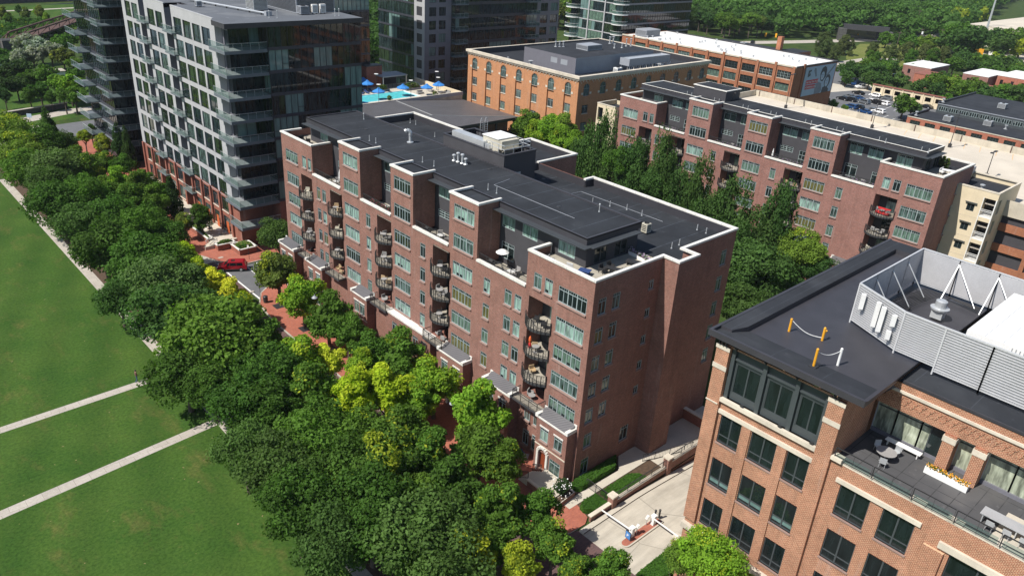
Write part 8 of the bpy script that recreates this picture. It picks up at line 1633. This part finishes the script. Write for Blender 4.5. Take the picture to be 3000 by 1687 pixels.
CARS = [(249.8, 87.6, 'carblack', 'sedan', 'black car parked nearest the white pickup'), (251.1, 81.5, 'carwhite', 'suv', 'white car parked at the left end of the cream frame wall'), (251, 77, 'cargrey', 'suv', 'silver car parked beside the second opening of the cream frame wall'), (239.2, 86, 'cargrey', 'sedan', 'grey car at the far left of the middle row in the lot'), (233.1, 85.5, 'carblack', 'sedan', 'dark car at the left corner of the parking lot'),
 (233.8, 82.9, 'carblack', 'suv', 'black car second from the left corner of the lot'), (239.6, 82.9, 'carblue', 'sedan', 'dark blue car in the middle row of the lot'), (234.5, 78.3, 'cargrey', 'suv', 'grey car in the middle of the nearest-but-one row'), (239.1, 78, 'carwhite', 'sedan', 'white sedan in the middle row of the lot'), (238.4, 75.5, 'carblack', 'suv', 'black car right of the white sedan in the middle row'), (238.9, 73.1, 'carwhite', 'suv', 'white car nearest the round tree of the lot'),
 (221.6, 76.8, 'carblue', 'suv', 'blue car in the nearest row beside the shrubs'), (223.3, 75.2, 'carblack', 'suv', 'dark car in the nearest row, second from the shrubs'), (218.7, 70.4, 'carblue', 'sedan', 'bright blue sedan in the nearest row'), (223.8, 70.2, 'cargrey', 'sedan', 'silver sedan in the nearest row'), (223.5, 67.8, 'carwhite', 'suv', 'white SUV at the right end of the nearest row'), (250, 62.3, 'carblack', 'sedan', 'black car alone at the right end of the cream frame wall'), (215.8, 55.3, 'carblack', 'sedan', 'black car in the shade under the round tree of the lot'),
 (268, 98.2, 'carblue', 'sedan', 'blue car behind the white pickup, left'), (264.5, 101, 'carblack', 'suv', 'black car behind the white pickup, right'), (330, 184, 'carblack', 'sedan', 'dark car driving on the far road'), (303, 97, 'carblack', 'suv', 'black car parked between the trees and the brown brick building')]
for x, y, p, k, l in CARS: car(l, x, y, 1.45 if y < 95 else .4, p, 'cars in the distant parking lot', k, detail=False)
car('white pickup truck parked on the road behind the lot', 262.8, 92.3, 2.6, 'carwhite', None, 'pickup', False)
tk = thing('box_truck', 'yellow box truck standing in the yard by the field', 'truck', (420, 105, 0), 1.9); b = MB(); b.box(-4, 3, -1.3, 1.3, 1.0, 3.8, 'yellow'); obj('box', b, tk); b = MB(); b.box(3.1, 5, -1.2, 1.2, .6, 2.8, 'white'); obj('cab', b, tk)
for i in (-3, 4): b = MB(); b.tube((i, -1.25, .5), (i, 1.25, .5), .5, 'rubber', 10); obj('wheels', b, tk)
tk = thing('storage_tank', 'white upright tank in the yard by the field', 'tank', (440, 102, 0)); b = MB(); b.lathe((0, 0, 0), [(2.2, 0), (2.2, 8), (1.2, 9)], 'white', 12); obj('shell', b, tk); b = MB(); b.box(-4, -2, -1, 1, 0, 4, 'white'); obj('base_box', b, tk)
tk = thing('trailer', 'long white trailer beside the yellow truck', 'trailer', (417, 111, 0), 1.9); b = MB(); b.box(-5, 5, -1.3, 1.3, 1, 3.6, 'roofwhite'); obj('box', b, tk); b = MB(); b.tube((-3, -1.2, .5), (-3, 1.2, .5), .5, 'rubber', 10); obj('wheels', b, tk)
# ================================================================== STREET THINGS
def street_lamp(x, y, rz, l, h=6.2):
    t = thing('street_lamp', l, 'street lamp', (x, y, .13), rz); b = MB(); b.lathe((0, 0, 0), [(.2, 0), (.2, .5), (.09, .6), (.07, h+.5)], 'iron', 8); obj('pole', b, t); b = MB(); b.path([(0, 0, h+.2), (-.6, 0, h+.45), (-1.3, 0, h+.4), (-1.5, 0, h+.2)], .04, 'iron', 5); b.tube((0, 0, h-.6), (-.8, 0, h+.35), .03, 'iron', 4); obj('arm', b, t); b = MB(); b.lathe((-1.5, 0, h-.25), [(.42, 0), (.40, .06), (.2, .25), (.08, .32), (.06, .5)], 'greym', 12); obj('lamp_shade', b, t)
street_lamp(-4.3, 44.3, -.1, 'black arm street lamp with bell shade, by the far base bays of the front building'); street_lamp(-4.9, 13.0, 0, 'black arm street lamp with bell shade between the near pavement trees'); street_lamp(1.5, 157, 2.6, 'black arm street lamp near the river road junction')
t = thing('litter_bin', 'dark round litter bin on the brick pavement corner', 'litter bin', (-6.86, 58.45-.6, .13)); b = MB(); b.lathe((0, 0, 0), [(.28, 0), (.33, .1), (.36, .95), (.38, 1.0)], 'iron', 14); obj('body', b, t); b = MB(); b.lathe((0, 0, 1.0), [(.36, 0), (.26, .1), (.12, .1)], 'iron', 14); obj('lid', b, t)
def signpost(x, y, l, panel='white', h=2.6, w=.32, rz=0.0, hh=.42, octa=False, z=.13):
    t = thing('street_sign', l, 'sign', (x, y, z), rz); b = MB(); b.tube((0, 0, 0), (0, 0, h), .035, 'iron', 5); obj('post', b, t); b = MB()
    if octa: b.tube((-.05, 0, h-.3), (-.02, 0, h-.3), .38, panel, 8)
    else: b.box(-.06, -.036, -w/2, w/2, h-hh, h, panel)
    obj('panel', b, t); return t
signpost(-1.9, 73.85, 'white parking sign on a thin post beside the square brick planter', rz=.5); signpost(-7.15, 58.9, 'dark sign post beside the litter bin', 'iron', 2.4, .1)
s_ = signpost(-9.2, 161, 'red stop sign at the river road junction', 'stopred', 2.6, octa=True, rz=.6); o = text3('STOP', (-.055, .30, 2.2), (PI/2, 0, -PI/2), .26, 'white'); o.parent = s_
signpost(-9.8, 178, 'pale blue information sign by the river road', 'bill', 3.4, 1.2, .8, 1.0); signpost(412, 166, 'yellow diamond warning sign before the rail bridge', 'yellow', 3, .9, 0, .9, True, 0)
for i, (x, y) in enumerate(((352, 190), (356, 186))): signpost(x, y, f"tall yellow traffic sign board on the far verge, {['left', 'right'][i]} of two", 'yellow', 3.4, 1.1, 0, 2.2, False, 0)
t = thing('traffic_cone', 'orange traffic cone on the brick pavement by the yellow-green trees', 'traffic cone', (-8.2, 81.5, .13)); b = MB(); b.lathe((0, 0, 0), [(.2, 0), (.2, .03), (.13, .04), (.03, .7)], 'ored', 10); obj('cone', b, t); b = MB(); b.lathe((0, 0, .3), [(.098, 0), (.08, .12)], 'white', 10); obj('band', b, t)
t = thing('orange_box', 'small orange box standing on the pavement beside the tower planter wall', 'box', (-5.6, 95.8, .13)); b = MB(); b.box(-.3, .3, -.3, .3, 0, .7, 'orangep'); b.box(-.34, .34, -.34, .34, .7, .76, 'orangep'); obj('casing', b, t)
for i, (x, y) in enumerate(((-7.0, 62.4), (-5.4, 77.2))): b = MB(); b.box(x-.4, x+.4, y-.25, y+.25, .131, .14, 'path'); tag(obj('tactile_pad', b), ['pale tactile pad on the pavement corner by the litter bin', 'pale tactile pad on the pavement corner behind the red car'][i], 'pad')
b = MB(); b.lathe((1.2, 73.6, .131), [(.35, 0), (.34, .012)], 'iron', 14); tag(obj('manhole_cover', b), 'dark round manhole cover in the brick pavement', 'manhole cover')
for i, (x, y) in enumerate(((-5.78, 55.65), (-6.06, 47.2), (-6.2, 40.1))): b = MB(); b.box(x-.8, x+.8, y-.8, y+.8, .131, .15, 'iron'); tag(obj('tree_grate', b), f"dark square tree grate in the pavement, {ORD[i]} from the side street", 'tree grate', 'tree grates of the pavement')
# ================================================================== PERSON
def person(x, y, rz, label):
    t = thing('person', label, 'person', (x, y, .012), rz); me = bpy.data.meshes.new('body')
    J = dict(pel=(0, 0, .93), sp=(0, 0, 1.15), ch=(.02, 0, 1.35), nk=(.02, 0, 1.50), hd=(.04, 0, 1.60), ht=(.04, 0, 1.74), ls=(.02, .19, 1.42), le=(-.06, .25, 1.14), lh=(.08, .24, .93), lf=(.13, .24, .86), rs=(.02, -.19, 1.42), re=(.06, -.26, 1.15), rh=(.24, -.22, 1.02), rf=(.30, -.21, .97),
             lp=(0, .10, .90), lk=(.12, .11, .50), la=(.02, .11, .09), lt=(.20, .12, .04), rp=(0, -.10, .90), rk=(.02, -.11, .49), ra=(-.22, -.11, .12), rtt=(-.06, -.12, .04))
    rad = dict(pel=.14, sp=.13, ch=.15, nk=.06, hd=.095, ht=.07, ls=.07, le=.045, lh=.032, lf=.025, rs=.07, re=.045, rh=.032, rf=.025, lp=.095, lk=.062, la=.045, lt=.035, rp=.095, rk=.062, ra=.045, rtt=.035)
    E_ = [('pel', 'sp'), ('sp', 'ch'), ('ch', 'nk'), ('nk', 'hd'), ('hd', 'ht'), ('ch', 'ls'), ('ls', 'le'), ('le', 'lh'), ('lh', 'lf'), ('ch', 'rs'), ('rs', 're'), ('re', 'rh'), ('rh', 'rf'), ('pel', 'lp'), ('lp', 'lk'), ('lk', 'la'), ('la', 'lt'), ('pel', 'rp'), ('rp', 'rk'), ('rk', 'ra'), ('ra', 'rtt')]
    ks = list(J); me.from_pydata([J[k] for k in ks], [(ks.index(a), ks.index(c)) for a, c in E_], []); o = bpy.data.objects.new('body', me); C.objects.link(o)
    md = o.modifiers.new('skin', 'SKIN')
    for i, k in enumerate(ks): me.skin_vertices[0].data[i].radius = (rad[k], rad[k]); me.skin_vertices[0].data[i].use_root = (k == 'pel')
    o.modifiers.new('sub', 'SUBSURF').levels = 2; dg = bpy.context.evaluated_depsgraph_get(); m2 = bpy.data.meshes.new_from_object(o.evaluated_get(dg)); bpy.data.objects.remove(o)
    m2.name = 'body'; m2.materials.clear(); [m2.materials.append(M[k]) for k in ('skin', 'brown', 'denim', 'iron')]
    for p in m2.polygons:
        z = p.center.z; p.use_smooth = True; p.material_index = 0 if z > 1.49 or (abs(p.center.y) > .19 and z < 1.0 and z > .8) else (1 if z > .93 else (2 if z > .1 else 3))
    body = obj('body', m2, t); b = MB(); b.lathe((.03, 0, 1.60), [(.10, 0), (.118, .06), (.10, .14), (.04, .18)], 'hair', 10); obj('hair', b, t); return t
person(-29.17, 47.42, .05, 'person in brown top and blue jeans walking along the upper concrete path')
# ================================================================== BALCONY AND TERRACE THINGS
def furnish(X0, F, second):
    bn = 'rosy' if second else 'front'
    ops = [(5.35, 8.75), (22.15, 25.45), (34.2, 37.4), (46.0, 49.15), (54.12, 57.25)]
    rr = random.Random(31 if second else 30)
    for n, (a, c) in enumerate(ops):
        for k, z in enumerate((16.46, 13.26, 10.06, 7.06)):
            if second and z < 12 and n > 0: continue
            y = F((a+c)/2); st = f"on the {['top', 'second', 'third', 'lowest'][k]} balcony of {bn} stack {ORD[n]}"
            col = rr.choice(['greyf', 'greyf', 'greyf', 'tan', 'iron', 'cream', 'iron'])
            if n == 0 and k == 1 and second is False: col = 'tan'
            for q, (dx, dy) in enumerate(((.2, .75), (-.1, -.7))[:rr.choice([1, 2, 2])]):
                item('balcony_chair', ('balcony_chair', col), lambda: patio_chair_mb(col), (X0+dx+.2, y+dy, z), rr.uniform(0, 6), f"{['left', 'right'][q]} {dict(greyf='grey', tan='tan wicker', iron='black', cream='cream')[col]} chair {st}", 'chair', f"chairs on the balconies of the {bn} building")
            if rr.random() < .7: item('balcony_table', ('balcony_table', 'white' if rr.random() < .5 else 'iron'), lambda: patio_table_mb('greyf', .42), (X0-.1, y+.05, z), 0, f"small round table {st}", 'table', f"tables on the balconies of the {bn} building")
    # recessed terraces
    rc = [(9.5, 17.2), (22.6, 29.3), (34.4, 41.0), (46.5, 53.5)]; zd = 19.26
    for n, (a, c) in enumerate(rc):
        st = f"on the {ORD[n]} recessed {bn} terrace from the right"; m = F((a+c)/2)
        item('patio_table', ('patio_table', 'white'), patio_table_mb, (X0+1.6, m, zd), 0, f"round table {st}", 'table', f"terrace tables of the {bn} building")
        for q in range(3): an = 2.1*q+n; item('patio_chair', ('patio_chair', 'greyf'), patio_chair_mb, (X0+1.6+.85*math.cos(an), m+.85*math.sin(an), zd), an-PI/2, f"grey chair {ORD[q]} of three {st}", 'chair', f"terrace chairs of the {bn} building")
        if n in (0, 1, 2): item('grill', 'grill', grill_mb, (X0+1.3, F(c-1.1 if n else 16.3), zd), PI/2, f"black grill {st}", 'grill', f"terrace grills of the {bn} building")
        if n == 2 or second:
            for q in range(4): item('flower_planter', ('flower_planter', 'pink' if not second else 'lilac', q % 2), lambda: planter_mb(130, 'pink' if not second else 'lilac', q), (X0+.75, F(a)+.9+q*1.35, zd+.55), PI/2, f"{'pink' if not second else 'pale lilac'} flower planter {ORD[q]} {st}", 'planter', f"flower planters on the terraces of the {bn} building")
    if not second:
        item('closed_umbrella', ('closed_umbrella', 'w'), closed_umbrella_mb, (X0+1.9, F(49.6), zd), 0, 'closed white umbrella on the farthest recessed terrace of the front building', 'umbrella')
        t = thing('patio_umbrella', 'open white umbrella beside the grill on the first recessed terrace', 'umbrella', (X0+2.2, F(15.6), zd)); b = MB(); b.lathe((0, 0, 0), [(.2, 0), (.2, .06), (.02, .08), (.02, 2.3)], 'iron', 8); obj('pole', b, t); b = MB(); b.lathe((0, 0, 2.0), [(.75, 0), (.4, .25), (.05, .35)], 'white', 12); obj('canopy', b, t)
        ze = 23.21
        for (x, y, fn, key, l, cat) in ((1.2, 7.2, patio_chair_mb, ('patio_chair', 'greyf'), 'grey chair at the left end of the corner roof terrace', 'chair'), (4.6, 1.8, lambda: bench(1.6, .6, 'iron', .7), ('dining_table', 2), 'dark dining table on the corner roof terrace', 'table'), (8.2, 1.8, lambda: bench(2.0, .8, 'iron', .45), ('lounge_table', 1), 'long dark low table under the penthouse corner', 'table'), (2.2, 3.4, lambda: bench(1.2, .9, 'navy', .5), ('toy_table', 1), 'small purple-blue picnic table for children on the corner terrace', 'table')):
            item(key[0], key, fn, (X0+x, y, ze), .4, l, cat)
        for i, (x, y) in enumerate(((4.0, 1.1), (5.2, 1.1), (4.0, 2.6), (5.2, 2.6))): item('patio_chair', ('patio_chair', 'iron'), lambda: patio_chair_mb('iron'), (X0+x, y, ze), PI*(i < 2), f"dark chair at the dining table of the corner terrace, {['near left', 'near right', 'far left', 'far right'][i]}", 'chair', 'chairs of the corner roof terrace')
        item('play_easel', 'play_easel', lambda: (lambda b: (b.obox((0, 0, .6), .7, .05, 1.0, 0, 'white', .25), b.obox((0, -.03, .75), .55, .05, .55, 0, 'iron', .25), b)[-1])(MB()), (1.3, 4.6, ze), -1.3, 'white play easel with black board by the parapet of the corner terrace', 'easel')
        for i, (x, y, m_, s_, l) in enumerate(((.9, 4.9, 'yellow', .3, 'small yellow toy by the parapet of the corner terrace'), (1.1, 3.3, 'signblue', .4, 'blue and white toy house on the corner terrace'), (.9, .7, 'teal', .45, 'round turquoise paddling tub in the tip of the corner terrace'))): item('toy', ('toy', i), lambda: (lambda b: (b.lathe((0, 0, 0), [(s_*.9, 0), (s_, .12), (s_*.8, .3 if i != 1 else .6)], m_, 10), b)[-1])(MB()), (x, y, ze), 0, l, 'toy')
        for q in range(5): item('flower_planter', ('flower_planter', 'g', q % 2), lambda: planter_mb(90, 'lilac', q+3, 'white'), (9.6+.25*q, 1.0+1.25*q, ze), PI/2, f"white planter with green plants, {ORD[q]} from the parapet along the edge of the corner terrace", 'planter', 'white planters on the corner terrace')
        b = MB(); b.box(1.0, 2.2, 54.6, 55.9, 23.21, 23.9, 'hedge'); tag(obj('box_hedge', b), 'clipped green box hedge on the far roof terrace', 'hedge')
        for q, (y, x) in enumerate(((59.5, 1.6), (58.6, 2.2), (57.6, 1.5), (60.4, 2.0))): item('patio_chair', ('patio_chair', 'iron'), lambda: patio_chair_mb('iron'), (x, y, 23.21), q, f"dark chair on the far roof terrace, {ORD[q]} in the loose ring", 'chair', 'chairs of the far roof terrace')
    else:
        item('closed_umbrella', ('closed_umbrella', 'w'), closed_umbrella_mb, (X0+.9, F(28.6), zd), 0, 'closed white umbrella at the left end of a flowered terrace, rosy building', 'umbrella')
        item('dining_table', ('dining_table', 3), lambda: bench(1.9, .9, 'white', .74), (X0+6.5, YS_B+1.6, 23.22), .3, 'white dining table on the corner terrace of the rosy building', 'table')
        for q in range(4): item('patio_chair', ('patio_chair', 'white'), lambda: patio_chair_mb('white'), (X0+5.9+.7*(q % 2), YS_B+.8+1.5*(q//2), 23.22), PI*(q < 2), f"white chair at the dining table of the rosy building corner terrace, {['near left', 'near right', 'far left', 'far right'][q]}", 'chair', 'chairs of the rosy corner terrace')
        for q in range(3): o = obj('potted_conifer', PM('potted_conifer', lambda: bush_mb(50, .4, 1.7, 240, ('hedge', 'mown'), .12))); o.location = (X0+9.5+.8*q, YS_B+3.0+.9*q, 23.3); tag(o, f"small potted conifer, {ORD[q]} from the left on the corner terrace of the rosy building", 'potted plant', 'potted conifers on the rosy corner terrace')
YS_B = F2f(0)
furnish(0.0, F1f, False); furnish(68.3, F2f, True)
sofa = item('red_sofa', 'red_sofa', lambda: (lambda b: (b.box(-1.0, 1.0, -.4, .4, .15, .5, 'red'), b.box(-1.0, 1.0, .25, .45, .5, .95, 'red'), b)[-1])(MB()), (68.3+.1, F2f(7.0), 16.46), -PI/2, 'bright red sofa on the top balcony nearest the beige stair tower', 'sofa')
t = thing('garden_figure', 'slim red and orange figure on the second balcony at the near corner', 'ornament', (.1, 8.2, 13.26)); b = MB(); b.lathe((0, 0, 0), [(.18, 0), (.16, .5), (.1, .6)], 'red', 8); obj('base', b, t); b = MB(); b.lathe((0, 0, .6), [(.1, 0), (.17, .3), (.14, .6), (.05, .8)], 'ored', 8); obj('top', b, t)
# ---- things on the flat roof of the front building
pv = [(4.1, 45.2), (4.2, 43.8), (4.4, 33.6), (4.6, 31.5), (4.5, 21.1), (4.5, 19.6), (9.7, 55.4), (10.0, 8.9)]
for i, (x, y) in enumerate(pv): vent('vent_pipe', f"thin white vent pipe {ORD[i]} on the penthouse roof, {'counted from the far end' if i < 6 else 'by the rear edge'}", (x, y, 26.54), .75, .05, i > 5, 'vent pipes on the penthouse roof')
for i, (x, y) in enumerate([(20.35, 13.2), (20.3, 10.8), (22.1, 4.0), (22.1, 2.75), (16.5, 2.4), (15.0, 2.3), (21.9, 60.8), (22, 59.4), (20.2, 51.9), (16.8, 20), (18.5, 17.2), (19.5, 15.2), (15.5, 24)]): vent('vent_pipe', f"thin white vent pipe on the lower black roof of the front building, {ORD[i]} in order from the near end" if False else f"thin vent pipe at {['the middle', 'the middle', 'the near corner', 'the near corner', 'the notch', 'the notch', 'the far end', 'the far end', 'the far end', 'the centre', 'the centre', 'the centre', 'the plant wall'][i]} of the lower black roof, {['first', 'second', 'first', 'second', 'first', 'second', 'first', 'second', 'third', 'first', 'second', 'third', 'alone'][i]} there", (x, y, 23.31), .7, .05, False, 'vent pipes on the lower roof')
for i, (x, y) in enumerate(((7.4, 12.5), (9.8, 27.0), (7.0, 50.5), (17.5, 9.5), (20.0, 27.5))):
    b = MB(); b.lathe((x, y, 26.525 if i < 3 else 23.305), [(.28, 0), (.26, .05), (.1, .07)], 'iron', 10); tag(obj('roof_drain', b), f"dark round roof drain on the {'penthouse' if i < 3 else 'lower'} roof, {ORD[i if i < 3 else i-3]} from the near end", 'roof drain', 'roof drains of the front building')
for i, (pts_) in enumerate(([(6.2, 9, 26.56), (6.2, 22, 26.56), (9.2, 22.6, 26.56)], [(14.0, 21.5, 23.34), (20.5, 21.0, 23.34), (20.8, 8, 23.34)])):
    b = MB(); b.path(pts_, .03, 'greym', 4); [b.box(pts_[0][0]-.1, pts_[0][0]+.1, y_, y_+.1, pts_[0][2]-.04, pts_[0][2]+.01, 'iron') for y_ in (pts_[0][1]+.3, pts_[0][1]+.6)]; tag(obj('roof_conduit', b), ['thin grey conduit lying on the penthouse roof', 'thin grey conduit lying on the lower black roof'][i], 'conduit')
t = thing('gooseneck_vent', 'tall silver gooseneck vent with round hood on the penthouse roof', 'roof vent', (8.3, 41.7, 26.54)); b = MB(); b.lathe((0, 0, 0), [(.45, 0), (.45, .12), (.2, .15), (.2, 1.0)], 'galv', 12); obj('pipe', b, t); b = MB(); b.path([(0, 0, 1.0), (0, 0, 1.35), (-.15, .1, 1.6), (-.4, .25, 1.7), (-.6, .4, 1.55)], .27, 'galv', 10); obj('hood', b, t)
for i, (x, y) in enumerate(((8.3, 32.2), (8.4, 31.5), (8.45, 30.7), (8.5, 30.1))): vent('exhaust_stack', f"silver exhaust stack, {ORD[i]} from the left of four on the penthouse roof", (x, y, 26.54), 1.0 if i in (1, 2) else .6, .13, True, 'four exhaust stacks on the penthouse roof', 'galv', 'exhaust stack')
roof_unit('condenser', 'small beige condenser on the lower roof behind the penthouse corner', 'air conditioner', 15.8, 16.6, 6.5, 7.3, 23.32, 24.5, 'cream', fans=1)
ms = thing('mechanical_house', 'long charcoal mechanical enclosure with white vents beside the penthouse roof', 'mechanical enclosure', (14, 32, 23.3)); b = MB(); b.box(11.62, 17.1, 26.4, 38.7, 23.3, 28.0, 'darkwall', 't'); b.box(11.9, 16.8, 26.7, 38.4, 26.6, 27.0, 'fascia'); wp('wall', b, ms); b = MB()
for (x0, x1, y0, y1) in ((11.55, 11.85, 26.33, 38.77), (16.87, 17.17, 26.33, 38.77), (11.85, 16.87, 26.33, 26.63), (11.85, 16.87, 38.47, 38.77)): b.box(x0, x1, y0, y1, 28.0, 28.12, 'fascia')
wp('coping', b, ms); b = MB(); b.box(17.15, 28.5, 30.95, 31.05, 0, 24.3, 'darkwall'); b.box(13.9, 14.5, 26.3, 26.38, 25.0, 25.6, 'galv'); wp('side_panel', b, ms)
b = MB(); b.tube((13.6, 26.42, 25.4), (13.6, 26.1, 25.4), .32, 'galv', 14); wp('round_vent', b, ms)
du = thing('duct', 'long galvanised duct lying in the mechanical enclosure', 'duct', (13.3, 35, 27)); b = MB(); b.obox((13.4, 35.0, 28.0), 1.3, 6.6, .9, 0, 'galv'); b.obox((13.5, 31.5, 27.8), 1.1, 1.2, .8, 0, 'galv', -.4); wp('casing', b, du)
ah = thing('air_handler', 'weathered cream air handler with sloping hood in the mechanical enclosure', 'air handler', (15, 30, 27)); b = MB(); b.box(13.4, 16.4, 29.6, 32.6, 27.0, 29.1, 'cream'); b.prism([(13.4, 29.6), (16.4, 29.6), (16.4, 28.9), (13.4, 28.9)], 27.9, 29.0, 'cream'); wp('casing', b, ah); b = MB(); b.box(13.3, 16.5, 29.5, 32.7, 29.1, 29.2, 'white'); wp('lid', b, ah); b = MB(); b.obox((14.9, 28.6, 27.9), 2.8, .9, .06, 0, 'cream', -.7); wp('hood', b, ah)
b = MB()
for p, q in (((12.2, 27.0, 28.0), (12.2, 30.5, 28.0)), ((12.2, 27.0, 28.0), (16.6, 27.0, 28.0)), ((16.6, 27.0, 28.0), (16.6, 31, 28.0))):
    for h in (.55, 1.05): b.tube(Vector(p)+Vector((0, 0, h)), Vector(q)+Vector((0, 0, h)), .04, 'galv', 5)
    for k in range(4): c = Vector(p).lerp(Vector(q), k/3); b.tube(c, c+Vector((0, 0, 1.05)), .04, 'galv', 5)
tag(obj('guard_rail', b), 'galvanised guard rail around the air handler of the mechanical enclosure', 'guard rail')
b = MB()
for x in (17.3, 18.1):
    for s in (-.25, .25): b.path([(x+s, 37.5, 27), (x+s, 37.5, 29.2), (x+s*.6, 37.5, 29.6), (x, 37.5, 29.7)], .04, 'galv', 5)
    for k in range(8): b.tube((x-.25, 37.5, 27.2+.3*k), (x+.25, 37.5, 27.2+.3*k), .025, 'galv', 4)
tag(obj('roof_ladder', b), 'pair of galvanised roof ladders with curved tops behind the enclosure', 'ladder')
t = thing('security_camera', 'black hooked fitting on the lift house of the rosy building', 'lamp', (74.9, 34.7, 28.0)); b = MB(); b.tube((0, 0, -1.4), (0, -.3, 0), .05, 'iron', 5); b.tube((0, -.3, 0), (0, -.6, 0), .12, 'iron', 6); obj('fitting', b, t)
for i, y in enumerate((-2, 4.5, 11.5, 17, 23.5, 29, 35, 41)):
    for q in (0, 1): vent('vent_pipe', f"{['left', 'right'][q]} vent pipe of the {ORD[i]} pair from the near end, rosy building roof", (71.2+.15*q, y+1.1*q, 26.54), .7, .05, False, 'vent pipes on the rosy building roof')

# ================================================================== HAZE
hz = MB(); hz.box(-890, 1480, -890, 1480, -5, 72, 'conc'); hm = bpy.data.materials.new('haze'); hm.use_nodes = True; t_ = hm.node_tree; t_.nodes.remove(t_.nodes['Principled BSDF'])
pv_ = t_.nodes.new('ShaderNodeVolumePrincipled'); pv_.inputs['Color'].default_value = (.80, .88, 1.0, 1); pv_.inputs['Density'].default_value = 0.00006; t_.links.new(pv_.outputs[0], t_.nodes['Material Output'].inputs['Volume'])
ho = obj('haze', hz); ho.data.materials.clear(); ho.data.materials.append(hm); tag(ho, kind='stuff')
